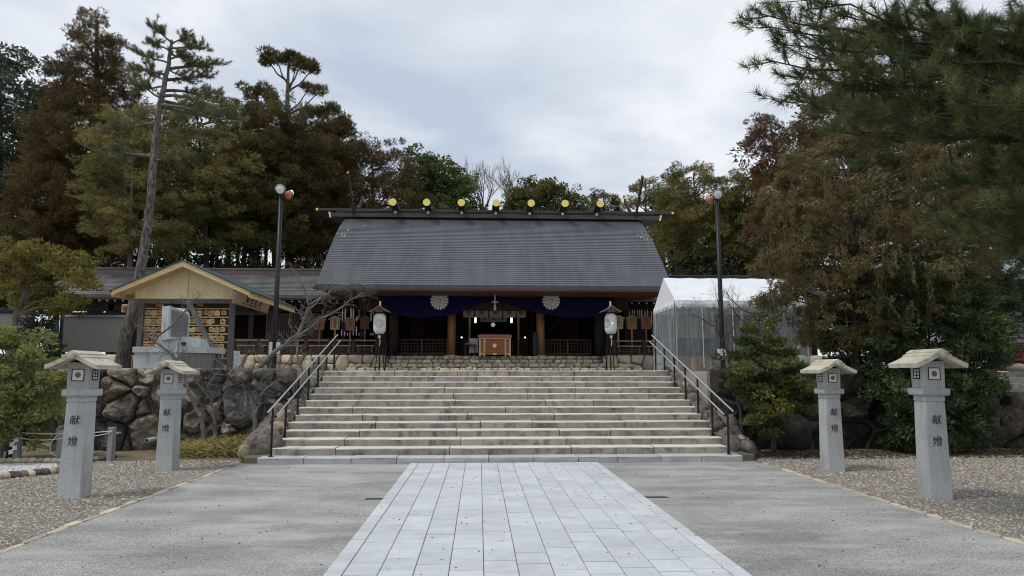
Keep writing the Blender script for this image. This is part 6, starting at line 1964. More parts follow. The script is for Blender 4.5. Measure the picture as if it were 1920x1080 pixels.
def tree(name, label, cat, Y, prof, n, rc, nleaf, L, W, lm, bark, trunk, r_t, group='trees round the shrine', nl=20, zbase=None, axis=True, extra=None, depth=.9, inner=.35, tname='crown', cluster=12, **kw):
    """trunk: list of (px,py[,Y]) from the foot up"""
    zbase = ZT if zbase is None else zbase
    tp = []
    for i, p in enumerate(trunk):
        q = at(p[0], p[1], p[2] if len(p) > 2 else Y)
        tp.append(q)
    if tp[0].z > zbase: tp.insert(0, Vector((tp[0].x, tp[0].y, zbase - .1)))
    if Y > 25: L, W, nleaf = L * .78, W * .74, int(nleaf * 1.5)
    t = thing(name, (tp[0].x, tp[0].y, zbase), label, cat, group)
    C = crown_pts(prof, Y, n, depth, inner)
    mb = MB()
    m_ = len(tp)
    mb.tube(tp, [r_t * (1 - .82 * (i / (m_ - 1)) ** 1.1) for i in range(m_)], 10)
    tr = mb.build('trunk', bark, t, smooth=True, fix=False)
    if nl:
        lb = MB(); limbs(lb, tp, C, nl, r_t * .22)
        lb.build('limbs', bark, t, smooth=True, fix=False)
    if cluster > 1:
        K = cluster
        m0 = max(6, int(len(C) / 7 * 1.42))
        C0 = [C[0]]
        pool = C[1:]
        dm = np.linalg.norm(pool[:, :3] - C[0, :3], axis=1)
        for _ in range(m0 - 1):
            if _ % 3: j = int(np.argmax(dm * rs.uniform(.55, 1, len(dm))))
            else: j = rs.randint(len(pool))
            C0.append(pool[j]); dm = np.minimum(dm, np.linalg.norm(pool[:, :3] - pool[j, :3], axis=1))
        C0 = np.array(C0)
        off = unit(rs.normal(size=(m0, K, 3))) * rs.uniform(.25, 1, (m0, K, 1)) * rc * 1.55 * rs.uniform(.7, 1.25, (m0, 1, 1))
        off[:, :, 2] *= .62
        Cc = C0[:, None, :].repeat(K, 1); Cc[:, :, :3] += off
        kt = np.clip(rs.normal(.5, kw.get('tint_spread', .28), (m0, 1)) + rs.normal(0, .1, (m0, K)), 0, 1).reshape(-1)
        foliage(tname, Cc.reshape(-1, C.shape[1]), rc * (.46 if K > 7 else .68), int(nleaf * (.44 if K > 7 else .78)), L * (.8 if K > 7 else 1), W, lm, t, axis=(tp[-1].x, tp[-1].y) if axis else None, k_tint=kt, **kw)
    else: foliage(tname, C, rc, nleaf, L, W, lm, t, axis=(tp[-1].x, tp[-1].y) if axis else None, **kw)
    if extra:
        for lm2, frac in extra:
            C2 = crown_pts(prof, Y, int(n * frac), depth, .75)
            foliage(tname, C2, rc * .7, nleaf, L, W, lm2, t, **kw)
    return t, C

BD, BG = M['bark_dark'], M['bark_grey']
# far-left grey green evergreen
tree('evergreen_tree', 'dark grey-green evergreen tree at the far left edge behind the cedar', 'tree', 41,
     [(108, -30, 20), (130, -90, 66), (165, -120, 82), (240, -130, 96), (340, -140, 90), (430, -140, 110), (560, -140, 110)], 620, 1.0, 95, .30, .14, 'broad_dark', BD, [(-20, 600), (0, 300), (0, 150)], .4, flat=.6, diamond=True, up=-.1)
tree('evergreen_tree', 'small dark evergreen crown peeping between the left evergreen and the brown cedar', 'tree', 44,
     [(133, 95, 115), (160, 78, 140), (260, 70, 160), (420, 60, 160)], 100, .8, 80, .28, .12, 'broad_dark', BD, [(105, 600), (105, 160)], .3, flat=.6, diamond=True)
# great brown cedar
tree('cedar_tree', 'tall russet brown cedar at left with dense pointed crown', 'tree', 37,
     [(20, 176, 190), (48, 152, 208), (85, 138, 224), (125, 128, 234), (165, 116, 246), (210, 98, 262), (260, 66, 258), (330, 48, 250), (400, 38, 240), (460, 30, 230), (505, 60, 200)],
     1050, .60, 105, .26, .060, 'cedar_brown', BD, [(178, 560), (180, 300), (182, 40)], .42, nl=40, flat=.75, up=.35, jit=.45, tint_spread=.22)
# cypresses behind the leaning pine
tree('cypress_tree', 'olive cypress with layered sprays behind the leaning pine trunk', 'tree', 31,
     [(215, 200, 268), (250, 180, 300), (300, 160, 330), (350, 150, 330), (400, 170, 350), (440, 180, 352), (475, 220, 330)], 330, .5, 110, .20, .05, 'cypress', BG, [(243, 545), (246, 400), (250, 240)], .17, nl=45, flat=.45, up=-.05, droop=.15)
tree('cypress_tree', 'broad olive cypress to the right of the leaning pine', 'tree', 34,
     [(195, 330, 400), (225, 290, 452), (280, 280, 480), (340, 280, 480), (400, 290, 470), (440, 300, 460), (470, 330, 440)], 400, .6, 110, .22, .055, 'cypress', BD, [(388, 560), (385, 400), (370, 220)], .2, nl=45, flat=.45, droop=.15)
tree('cedar_tree', 'olive brown cedar with a dome crown in the middle of the left wood', 'tree', 36,
     [(180, 460, 500), (215, 430, 560), (280, 410, 590), (340, 400, 600), (400, 395, 600), (440, 400, 590), (470, 420, 570)], 420, .62, 105, .25, .058, 'cedar_olive', BD, [(468, 570), (475, 400), (490, 190)], .24, nl=40, flat=.7, up=.25)
for (px_, top_, Y_, lb) in ((352, 205, 39, 'slender upright olive conifer just right of the leaning pine crown'), (425, 190, 40, 'slender upright brown conifer before the flat capped cedar'), (262, 205, 33, 'narrow pale olive conifer left of the leaning pine trunk')):
    tree('conifer_tree', lb, 'tree', Y_, [(top_, px_ - 3, px_ + 3), (top_ + 30, px_ - 16, px_ + 16), (top_ + 80, px_ - 28, px_ + 28), (top_ + 180, px_ - 40, px_ + 40), (top_ + 260, px_ - 34, px_ + 34)], 130, .42, 105, .2, .05, 'cedar_olive' if px_ == 425 else 'cypress', BD, [(px_, 560), (px_, top_ + 5)], .14, nl=16, flat=.5, up=.1)
# umbrella topped cedar: flat cap, bare neck, side puffs
t, C = tree('cedar_tree', 'tall cedar with a bare neck below its flat tufted cap', 'tree', 37,
     [(238, 470, 655), (262, 466, 664), (290, 480, 666), (340, 490, 650), (400, 500, 640), (450, 510, 630), (480, 530, 600)], 400, .6, 105, .25, .060, 'cedar_brown', BG, [(545, 570), (541, 400), (538, 250), (539, 180), (541, 118)], .30, nl=45, flat=.7, up=.3)
def puffs(t, lst, Y, rc, nleaf, L, W, lm, **kw):
    C = []
    for px, py, r_ in lst:
        q = at(px, py, Y)
        for _ in range(max(1, int(r_ * r_ / 30))):
            C.append((q.x + rs.normal(0, r_ * .45 / F * Y), q.y + rs.normal(0, r_ * .5 / F * Y), q.z + rs.normal(0, r_ * .28 / F * Y)))
    return foliage('crown', np.array(C), rc, nleaf, L, W, lm, t, **kw)
puffs(t, [(502, 104, 14), (520, 112, 14), (545, 108, 14), (565, 118, 14), (582, 122, 13), (590, 130, 10), (497, 118, 9), (555, 128, 10), (600, 170, 12), (580, 165, 10), (470, 175, 14), (490, 172, 13), (508, 185, 12), (515, 200, 12), (600, 210, 14), (620, 205, 14), (575, 215, 14), (478, 205, 14), (470, 225, 16), (490, 228, 16), (640, 228, 15), (625, 236, 15), (652, 245, 13), (500, 215, 14), (600, 240, 14)],
      37, .33, 130, .22, .055, 'cedar_olive', flat=.7, up=.5)
b = MB()
for (px, py) in ((500, 108), (520, 112), (565, 118), (588, 126), (555, 126), (600, 170), (580, 165), (470, 175), (508, 185), (620, 205), (575, 215), (515, 200)):
    a, c_ = at(540, min(py + 45, 250), 37), at(px, py, 37 + rs.uniform(-.5, .5))
    b.tube([a, a + (c_ - a) * .5 + Vector((0, 0, -.25)), c_], [.07, .045, .02], 5)
b.build('limbs', BG, t)
tree('cedar_tree', 'reddish brown cedar whose crown reaches the left roof finial', 'tree', 38,
     [(275, 680, 715), (290, 655, 742), (330, 640, 768), (380, 630, 780), (430, 620, 760), (520, 600, 720)], 330, .6, 105, .25, .060, 'cedar_brown', BD, [(705, 560), (700, 400), (698, 290)], .26, nl=25, flat=.75, up=.3)
tree('cedar_tree', 'dark olive cedar filling the gap left of the hall roof', 'tree', 42,
     [(250, 610, 640), (300, 590, 680), (380, 570, 680), (450, 560, 660), (500, 570, 640)], 260, .7, 95, .28, .065, 'cedar_olive', BD, [(630, 560), (628, 300)], .24, nl=25, flat=.7, up=.2)
tree('camphor_tree', 'round green broadleaf tree rising behind the left ridge logs', 'tree', 44,
     [(300, 775, 810), (312, 757, 850), (335, 750, 872), (360, 752, 882), (390, 750, 884), (430, 760, 880)], 240, .72, 85, .28, .14, 'broad_green', BD, [(825, 470), (818, 400), (815, 340)], .3, nl=60, flat=.6, diamond=True, up=.2, inner=.5)
tree('camphor_tree', 'low round olive tree rising behind the right ridge logs', 'tree', 46,
     [(344, 990, 1030), (355, 968, 1062), (372, 958, 1085), (390, 955, 1100), (415, 955, 1110)], 190, .65, 85, .26, .12, 'round_olive', BD, [(1030, 470), (1022, 380)], .3, nl=30, flat=.6, diamond=True, up=.2, inner=.5)
tree('conifer_tree', 'small dark conifer tip between the last two ridge logs', 'tree', 48,
     [(352, 1128, 1136), (365, 1112, 1150), (382, 1106, 1158), (410, 1105, 1165)], 70, .45, 90, .26, .06, 'cedar_olive', BD, [(1132, 470), (1132, 356)], .16, nl=10, flat=.5)
tree('conifer_tree', 'dark thin topped conifer beside the right roof finial', 'tree', 42,
     [(333, 1205, 1212), (350, 1185, 1232), (370, 1176, 1246), (400, 1180, 1270), (480, 1200, 1280)], 150, .5, 95, .25, .06, 'cypress', BD, [(1212, 520), (1210, 338)], .2, nl=20, flat=.5, inner=.2)
tree('cypress_tree', 'bushy olive cypress right of the hall roof, behind the tent', 'tree', 38,
     [(316, 1275, 1320), (335, 1250, 1345), (370, 1232, 1370), (420, 1225, 1380), (470, 1240, 1390), (520, 1260, 1390)], 360, .6, 105, .24, .058, 'cypress', BG, [(1306, 560), (1306, 420), (1300, 325)], .2, nl=45, flat=.5, droop=.1)
tree('cypress_tree', 'olive cypress with bare lower twigs behind the right floodlight pole', 'tree', 37,
     [(325, 1370, 1425), (345, 1350, 1450), (400, 1350, 1470), (460, 1340, 1480), (515, 1370, 1480)], 330, .6, 105, .24, .058, 'cypress', BD, [(1400, 560), (1400, 420), (1395, 335)], .2, nl=40, flat=.5, droop=.1)
# rust coloured crowns at right
tree('cedar_tree', 'rust red topped cedar rising above the right woods', 'tree', 30,
     [(228, 1428, 1452), (245, 1415, 1490), (275, 1408, 1530), (330, 1405, 1560), (400, 1410, 1570), (470, 1420, 1560)], 330, .48, 105, .20, .05, 'rust', BD, [(1490, 560), (1480, 400), (1445, 240)], .22, nl=40, flat=.7, up=.2, inner=.3)
tree('cedar_tree', 'big rust and olive cedar behind the overhanging pine', 'tree', 31,
     [(60, 1600, 1760), (120, 1520, 1860), (180, 1490, 1900), (240, 1500, 1940), (320, 1520, 1960), (420, 1540, 1960), (520, 1560, 1940)], 640, .58, 105, .22, .055, 'rust', BD, [(1700, 600), (1700, 300), (1690, 100)], .35, nl=50, flat=.7, up=.2, inner=.3, extra=(('cedar_olive', .7),))
tree('cypress_tree', 'olive cypress filling the far right edge behind the pine', 'tree', 27,
     [(200, 1840, 1960), (300, 1800, 2010), (420, 1790, 2020), (540, 1800, 2020)], 380, .5, 105, .2, .05, 'cypress', BD, [(1900, 620), (1900, 250)], .3, nl=40, flat=.5, droop=.1)
# drooping cypress in front
t, C = tree('drooping_cypress', 'brown-green cypress with drooping sprays and straight trunk behind the right lanterns', 'tree', 15.4,
     [(232, 1560, 1650), (262, 1490, 1730), (310, 1450, 1790), (370, 1440, 1820), (430, 1440, 1850), (490, 1430, 1850), (540, 1440, 1830), (585, 1465, 1800), (625, 1500, 1720), (650, 1560, 1640)],
     700, .27, 120, .125, .026, 'droop', BD, [(1606, 848), (1606, 700), (1602, 500), (1598, 380), (1598, 260)], .125, nl=120, zbase=0, flat=.55, droop=.75, out=.8, jit=.45, inner=.25, tint_spread=.25)
# drooping trailing fringes
fr = crown_pts([(300, 1450, 1800), (430, 1440, 1850), (560, 1450, 1830), (620, 1500, 1700)], 15.2, 260, .9, .8)
V = []; tn = []
for c in fr:
    for k in range(3):
        p = c[:3] + rs.normal(0, .05, 3)
        n_ = 14
        pts = p[None, :] + np.stack([rs.normal(0, .012, n_).cumsum(), rs.normal(0, .012, n_).cumsum(), -np.linspace(0, rs.uniform(.2, .42), n_)], 1)
        pp = np.repeat(pts, 3, 0)
        dd = unit(rs.normal(size=(len(pp), 3)) * .6 + np.array([0, 0, -.8]))
        v_, _ = leaf_tris(pp, dd, .07, .016)
        V.append(v_); tn.append(np.full(len(pp), np.clip(rs.normal(.55, .25), 0, 1)))
tri_obj('drooping_sprays', np.concatenate(V), LM['droop'], t, np.concatenate(tn))
# grey dangling dead tuft and bare lower branches
b = MB()
for (p0, p1, p2) in (((1606, 700), (1640, 655), (1690, 615)), ((1606, 740), (1560, 700), (1530, 640)), ((1606, 760), (1650, 745), (1720, 700)), ((1606, 680), (1580, 655), (1590, 600)), ((1600, 800), (1570, 790), (1535, 745)), ((1600, 720), (1555, 745), (1510, 735)),
                     ((1600, 560), (1520, 540), (1450, 545)), ((1600, 450), (1520, 440), (1470, 455)), ((1604, 520), (1690, 500), (1750, 520)), ((1604, 420), (1690, 400), (1760, 400))):
    q = [at(p[0], p[1], 15.3 + rs.uniform(-.5, .2)) for p in (p0, p1, p2)]
    q[0] = at(p0[0], p0[1], 15.4)
    b.tube(q, [.022, .014, .005], 5, caps=False)
    for _ in range(5):
        u = rs.uniform(.3, 1)
        s_ = q[1] + (q[2] - q[1]) * u
        e_ = s_ + Vector((rs.normal(0, .25), rs.normal(0, .2), rs.normal(.0, .2)))
        b.tube([s_, (s_ + e_) / 2 + Vector((0, 0, .04)), e_], [.007, .005, .002], 4, caps=False)
b.build('bare_limbs', M['twig'], t, fix=False)
# dark whorled-leaf trees in front of the right wall
def whorl_crown(prof, Y, n, rc, nleaf, L, W, lm, **kw): pass
tree('evergreen_shrub', 'large dark green evergreen with whorled leaves between the two right lanterns', 'tree', 14.3,
     [(500, 1700, 1800), (540, 1660, 1850), (600, 1640, 1880), (660, 1635, 1880), (720, 1640, 1865), (780, 1645, 1850), (832, 1670, 1830)], 780, .20, 70, .13, .030, 'shrub_dark', BD, [(1740, 850), (1742, 600)], .07, zbase=0, nl=60, flat=.6, diamond=True, up=.3, inner=.2, depth=.6)
tree('evergreen_shrub', 'dark evergreen behind the farther right lantern, under the cypress', 'tree', 16.2,
     [(560, 1540, 1640), (600, 1520, 1680), (650, 1525, 1690), (700, 1560, 1680), (750, 1600, 1680)], 330, .22, 70, .12, .035, 'shrub_dark', BD, [(1650, 720), (1640, 600)], .06, nl=30, flat=.55, diamond=True, inner=.2)
tree('evergreen_shrub', 'fine leaved dark yew tree reaching toward the far right steps', 'tree', 16.6,
     [(430, 1780, 1900), (480, 1760, 1930), (540, 1780, 1905), (600, 1790, 1900), (660, 1790, 1890), (700, 1800, 1870)], 420, .22, 90, .10, .022, 'shrub_dark', BD, [(1812, 740), (1820, 500)], .08, nl=50, flat=.4, droop=.1, inner=.25)
# low maple-like shrub right of the steps
t, C = tree('maple_shrub', 'layered green shrub with a few yellow leaves just right of the steps', 'shrub', 13.9,
     [(600, 1410, 1440), (640, 1400, 1460), (680, 1385, 1480), (720, 1385, 1490), (760, 1400, 1480), (790, 1425, 1450)], 30, .12, 55, .075, .036, 'maple', BD, [(1448, 850), (1444, 780), (1438, 650)], .03, zbase=0, nl=20, flat=.30, diamond=True, inner=.15, depth=.7, up=0, cluster=1)
pads = []
for px, py, w_ in ((1420, 590, 6), (1440, 604, 8), (1405, 616, 10), (1432, 626, 12), (1400, 640, 16), (1450, 640, 14), (1420, 655, 24), (1380, 668, 20), (1470, 662, 22), (1445, 680, 34), (1395, 692, 26), (1490, 690, 26), (1420, 708, 34), (1475, 712, 28),
                  (1380, 720, 18), (1445, 732, 36), (1500, 725, 28), (1515, 745, 16), (1500, 765, 18), (1405, 745, 24), (1470, 752, 26), (1430, 768, 26), (1412, 785, 18), (1450, 790, 18), (1435, 808, 16)):
    Yq = 13.9 + rs.uniform(-.45, .35)
    q0 = at(px, py, Yq)
    for _ in range(int(w_ * .62)):
        pads.append((q0.x + rs.normal(0, w_ * .5 / F * Yq), q0.y + rs.normal(0, .18), q0.z + rs.normal(0, .045), ))
foliage('crown', np.array(pads), .11, 60, .075, .036, 'maple', t, flat=.32, diamond=True, up=-.05, tint_spread=.2)
b = MB()
for px, py in ((1400, 640), (1450, 640), (1380, 668), (1490, 690), (1420, 600), (1500, 735), (1395, 692), (1412, 785), (1470, 752)):
    a, c_ = at(1443, min(800, py + 70), 13.9), at(px, py, 13.9 + rs.uniform(-.4, .3))
    b.tube([a, (a + c_) / 2 + Vector((0, 0, .05)), c_], [.016, .01, .004], 5, caps=False)
b.build('limbs', BD, t, fix=False)
q = [at(px, py, 13.3) for px, py in ((1450, 768), (1470, 762), (1462, 755), (1478, 766), (1440, 776), (1430, 740))]
foliage('yellow_leaves', np.array([tuple(p) for p in q]), .13, 60, .08, .045, 'maple', t, flat=.35, diamond=True, tbias=.5, tint_spread=.05)
# golden green tree at left
t, C = tree('golden_tree', 'small gnarled tree with golden green foliage pads at the left edge', 'tree', 19.5,
     [(480, 60, 90), (500, 50, 100), (520, 50, 90)], 10, .2, 60, .10, .045, 'gold', BG, [(16, 690), (24, 630), (30, 590), (48, 548), (62, 505)], .15, nl=4, flat=.45, diamond=True, cluster=1)
pads = []
for px, py, w_ in ((70, 468, 26), (38, 472, 22), (100, 478, 22), (20, 492, 20), (58, 486, 26), (128, 482, 26), (150, 492, 18), (140, 512, 24), (108, 505, 20), (30, 512, 18), (18, 540, 16), (12, 558, 12), (40, 530, 14), (90, 560, 26), (112, 578, 20), (70, 575, 20), (130, 560, 16), (150, 530, 16), (92, 538, 14)):
    Yq = 19.5 + rs.uniform(-.9, .9)
    q0 = at(px, py, Yq)
    for _ in range(int(w_ * .6)):
        pads.append((q0.x + rs.normal(0, w_ * .42 / F * Yq), q0.y + rs.normal(0, .3), q0.z + rs.normal(0, .10), ))
foliage('crown', np.array(pads), .17, 75, .10, .045, 'gold', t, flat=.5, diamond=True, up=.1, tint_spread=.2)
b = MB()
for px, py in ((70, 472), (100, 484), (128, 490), (20, 500), (140, 515), (90, 560), (18, 545), (112, 575), (40, 480)):
    a, c_ = at(46 if py < 540 else 32, min(590, py + 45), 19.5), at(px, py, 19.5 + rs.uniform(-.6, .6))
    b.tube([a, (a + c_) / 2 + Vector((0, 0, .1)), c_], [.05, .03, .01], 6, caps=False)
b.build('limbs', BG, t, fix=False)
tree('evergreen_shrub', 'dark low shrub under the golden tree beside the net fence', 'shrub', 20.5,
     [(600, 60, 80), (620, 40, 90), (650, 30, 92), (690, 30, 90)], 80, .25, 60, .12, .05, 'broad_dark', BD, [(60, 690), (62, 640)], .05, nl=8, flat=.5, diamond=True)
# glossy bush by the rope fence
t, C = tree('glossy_bush', 'glossy yellow-green bush behind the nearer left lantern and rope fence', 'bush', 13.7,
     [(618, -20, 50), (640, -60, 78), (680, -70, 100), (730, -70, 112), (770, -70, 112), (805, -60, 92), (825, -40, 50)], 300, .19, 75, .085, .038, 'bush', M['bark_grey'], [(20, 852), (25, 780), (20, 700)], .05, zbase=0, nl=70, flat=.75, diamond=True, inner=.2, depth=.8, up=.3, tint_spread=.2)
b = MB()
for k in range(6):
    a = at(18 + rs.uniform(-6, 6), 852, 13.7); c_ = at(10 + k * 14, 760 + rs.uniform(-20, 20), 13.7 + rs.uniform(-.4, .4))
    b.tube([Vector((a.x, a.y, 0)), (a + c_) / 2, c_], [.035, .022, .012], 6)
b.build('stems', BD, t)

# leaning red pine with visible limbs and needle tufts
def tuft_field(name, pts, nn_, L, W, lm, parent, spread=1.0, tint=.5, ts=.2):
    P_ = np.array([tuple(p[0]) for p in pts]); D = unit(np.array([tuple(p[1]) for p in pts]))
    n = len(P_)
    d = unit(rs.normal(size=(n, nn_, 3)) * spread * .75 + D[:, None, :] * .75)
    base = P_[:, None, :] + D[:, None, :] * rs.uniform(-.9, .3, (n, nn_, 1)) * L
    ct = np.clip(rs.normal(tint, ts, n), 0, 1)
    tn = np.clip(ct[:, None] + rs.normal(0, .12, (n, nn_)), 0, 1)
    V, k = leaf_tris(base.reshape(-1, 3), d.reshape(-1, 3), L * rs.uniform(.7, 1.15, n * nn_), W)
    return tri_obj(name, V, LM[lm], parent, tn.reshape(-1))
def pine_limb(mb, a, b_, r0, tufts, nsub=6, sub=.5, bend=.15, nseg=6, sagz=.0):
    a, b_ = Vector(a), Vector(b_)
    L = (b_ - a).length
    pts = []
    off = Vector((rs.normal(0, bend * .4), rs.normal(0, bend * .6), rs.normal(0, bend * .3)))
    for i in range(nseg + 1):
        u = i / nseg
        pts.append(a + (b_ - a) * u + off * math.sin(math.pi * u) * L * .4 + Vector((rs.normal(0, .02), rs.normal(0, .02), rs.normal(0, .025))) * L * .4 * (0 < i < nseg) + Vector((0, 0, -sagz * math.sin(math.pi * u) * L)))
    mb.tube(pts, [r0 * (1 - .8 * i / nseg) for i in range(nseg + 1)], 6, caps=False)
    for k in range(nsub):
        u = .3 + .7 * (k + rs.rand()) / nsub
        i = min(nseg - 1, int(u * nseg))
        p = pts[i] + (pts[i + 1] - pts[i]) * (u * nseg - i)
        d = (b_ - a).normalized() + Vector((rs.normal(0, .6), rs.normal(0, .6), rs.normal(.25, .4)))
        d.normalize()
        q = p + d * sub * rs.uniform(.5, 1.1)
        m_ = (p + q) / 2 + Vector((0, 0, -.04 * sub))
        mb.tube([p, m_, q], [r0 * .3, r0 * .2, r0 * .08], 4, caps=False)
        tufts.append((q, d + Vector((0, 0, .5))))
        if rs.rand() < .8: tufts.append((m_ + Vector((rs.normal(0, .06), rs.normal(0, .06), .06)) * sub * 2, d + Vector((0, 0, .8))))
        e_ = q + Vector((rs.normal(0, .3), rs.normal(0, .3), rs.normal(.1, .2))) * sub
        tufts.append((e_, (e_ - m_).normalized() + Vector((0, 0, .4))))
        mb.tube([m_, e_], [r0 * .18, r0 * .07], 4, caps=False)
    tufts.append((pts[-1], (b_ - a).normalized() + Vector((0, 0, .4))))
YP = 20.6
tp = [at(px, py, YP) for px, py in ((222, 700), (232, 655), (247, 590), (258, 530), (270, 470), (280, 400), (287, 320), (293, 250), (300, 195), (308, 160), (316, 120), (322, 75))]
tp[0].z = ZT - .1
t = thing('red_pine', (tp[0].x, YP, ZT), 'tall leaning red pine with bare trunk and sparse flat needle pads', 'tree', 'trees round the shrine')
b = MB()
rads = [.20, .175, .155, .14, .13, .12, .112, .10, .09, .075, .06, .04]
pts = []; rr2 = []
for i in range(len(tp) - 1):
    for k in range(3):
        u = k / 3
        pts.append(tp[i] + (tp[i + 1] - tp[i]) * u + Vector((rs.normal(0, .012), rs.normal(0, .012), 0))); rr2.append((rads[i] * (1 - u) + rads[i + 1] * u) * rs.uniform(.96, 1.04))
pts.append(tp[-1]); rr2.append(rads[-1])
b.tube(pts, rr2, 14)
b.build('trunk', M['bark_pine'], t, smooth=True, fix=False)
tufts = []; b = MB()
lim = [((321, 80), (292, 55)), ((321, 82), (350, 66)), ((320, 90), (384, 90)), ((318, 110), (345, 105)), ((316, 118), (255, 98)), ((314, 130), (405, 118)), ((312, 140), (250, 128)), ((310, 150), (398, 145)),
       ((307, 162), (262, 168)), ((305, 170), (410, 175)), ((304, 180), (415, 190)), ((303, 185), (250, 150)), ((302, 188), (380, 205)), ((300, 196), (395, 212)), ((300, 200), (455, 225)), ((297, 225), (250, 215)),
       ((296, 230), (190, 250)), ((294, 245), (360, 250)), ((291, 290), (215, 290)), ((291, 295), (180, 275)), ((289, 300), (340, 290)), ((290, 240), (420, 255)), ((318, 100), (372, 122)), ((319, 95), (285, 80)), ((313, 128), (352, 150)), ((308, 150), (285, 140))]
for (p0, p1) in lim:
    dy = rs.uniform(-1.4, 1.4)
    pine_limb(b, at(p0[0], p0[1], YP), at(p1[0], p1[1], YP + dy), .035 + .02 * (abs(p1[0] - p0[0]) > 70), tufts, 7 + int(abs(p1[0] - p0[0]) / 14), .36, .12)
b.build('limbs', M['bark_pine'], t, smooth=True, fix=False)
tuft_field('needle_tufts', tufts, 55, .13, .013, 'pine_pale', t, 1.0, .55, .3)

# overhanging black pine at the upper right, close to the viewer
YB_ = 7.6
root = Vector((7.6, 7.4, 0))
t = thing('black_pine', root, 'overhanging dark pine boughs with long needles in the upper right corner', 'tree', 'trees round the shrine')
b = MB()
tp = [root, root + Vector((.1, .1, 1.6)), root + Vector((-.15, .1, 3.2)), root + Vector((-.1, .0, 4.8)), root + Vector((.2, .1, 6.6))]
b.tube(tp, [.22, .19, .17, .13, .06], 12); b.build('trunk', M['bark_pine'], t, smooth=True)
b = MB(); tufts = []
def hub(z): return Vector((root.x - .1, root.y + .05, z))
mains = [((1405, 15), 7.4, 5.2), ((1420, 40), 7.8, 5.0), ((1450, 75), 7.2, 4.9), ((1430, 105), 7.6, 4.8), ((1470, 135), 8.0, 4.6), ((1470, 175), 7.4, 4.5), ((1520, 195), 7.8, 4.4), ((1540, 235), 7.2, 4.2), ((1600, 240), 8.0, 4.1),
         ((1500, 10), 7.0, 5.2), ((1560, 60), 8.4, 5.0), ((1620, 30), 7.0, 5.2), ((1590, 120), 6.8, 4.8), ((1660, 160), 7.4, 4.5), ((1700, 90), 8.0, 4.9), ((1720, 225), 7.0, 4.2), ((1640, 205), 7.2, 4.3), ((1780, 180), 6.6, 4.4), ((1800, 60), 7.4, 5.0), ((1850, 130), 8.0, 4.6),
         ((1860, 230), 6.8, 4.2), ((1900, 30), 7.0, 5.0), ((1760, 400), 7.4, 3.4), ((1780, 330), 7.2, 3.6), ((1800, 430), 7.0, 3.3), ((1840, 380), 6.8, 3.4), ((1860, 300), 7.4, 3.8), ((1880, 450), 7.2, 3.2), ((1900, 350), 7.0, 3.6), 
         ((1550, 150), 7.6, 4.6), ((1500, 100), 7.4, 4.8), ((1610, 90), 7.6, 4.9), ((1680, 200), 7.8, 4.3), ((1730, 20), 7.6, 5.2), ((1560, 20), 7.8, 5.2)]
for (p, Y, zh) in mains:
    e_ = at(p[0] + 12, p[1] + 8, Y)
    h = hub(zh + .15)
    pine_limb(b, h, e_, .032, tufts, 13, .40, .10, 8, .02)
b.build('boughs', M['bark_dark'], t, smooth=True, fix=False)
# keep only tufts outside the open sky and the lower right gap of the photograph's bough outline
keep = []
for p, d in tufts:
    keep.append((p, d))
tuft_field('needle_tufts', keep, 85, .145, .0062, 'pine', t, .85, .42, .36)
t['kind'] = 'thing'

# ---------------------------------------------------------------- bare trees
def grow(mb, a, d, L, r_, depth, spread=.5, up=.12, nb=3, seg=4):
    pts = [Vector(a)]
    d = Vector(d).normalized()
    for i in range(seg):
        d = (d + Vector((rs.normal(0, .16), rs.normal(0, .16), rs.normal(up * .4, .12)))).normalized()
        pts.append(pts[-1] + d * L / seg)
    mb.tube(pts, [r_ * (1 - .6 * i / seg) for i in range(seg + 1)], 6 if r_ > .012 else 4 if r_ > .005 else 3, caps=False)
    if depth <= 0: return
    for k in range(nb):
        u = .35 + .65 * (k + rs.rand()) / nb
        i = min(seg - 1, int(u * seg))
        p = pts[i] + (pts[i + 1] - pts[i]) * (u * seg - i)
        dd = (pts[i + 1] - pts[i]).normalized()
        side = dd.cross(Vector((rs.normal(), rs.normal(), rs.normal()))).normalized()
        nd = (dd * (1 - spread * .4) + side * spread * rs.uniform(.7, 1.3) + Vector((0, 0, up))).normalized()
        grow(mb, p, nd, L * rs.uniform(.45, .72), max(.0022, r_ * .5), depth - 1, spread, up, nb, max(3, seg - 1))
def bare_tree(label, base, mains, r0, depth, matn, zb_, cat='tree', spread=.75, nb=4, Lf=.3, name='bare_tree', Y=None):
    """mains: list of polylines in (px,py,Y) that trace each main limb; twigs grow from them"""
    t = thing(name, (base[0], base[1], zb_), label, cat, 'bare winter trees')
    b = MB(); tw = MB()
    for pl, ra, rb_ in mains:
        P_ = [at(*p) for p in pl]
        pts = []
        for i in range(len(P_) - 1):
            for k in range(3): pts.append(P_[i] + (P_[i + 1] - P_[i]) * k / 3 + Vector((rs.normal(0, .012), rs.normal(0, .012), rs.normal(0, .012))))
        pts.append(P_[-1])
        if pl is mains[0][0]: pts[0].z = zb_ - .05
        n = len(pts)
        b.tube(pts, [ra + (rb_ - ra) * i / (n - 1) for i in range(n)], 8, caps=False)
        tot = sum((P_[i + 1] - P_[i]).length for i in range(len(P_) - 1))
        cnt = int(tot / Lf * 3.0)
        for k in range(cnt):
            u = .15 + .85 * (k + rs.rand()) / cnt
            i = min(n - 2, int(u * (n - 1)))
            p = pts[i]
            dd = (pts[i + 1] - pts[i]).normalized()
            side = dd.cross(Vector((rs.normal(), rs.normal(), rs.normal()))).normalized()
            if pl is mains[0][0] and u < .45: continue
            grow(tw, p, dd * .5 + side * .8 + Vector((0, 0, .15)), Lf * rs.uniform(.7, 1.5), max(.0035, (ra + (rb_ - ra) * u) * .3), depth, spread, .1, nb)
    b.build('trunk', matn, t, smooth=True, fix=False)
    tw.build('twigs', matn, t, fix=False)
    return t
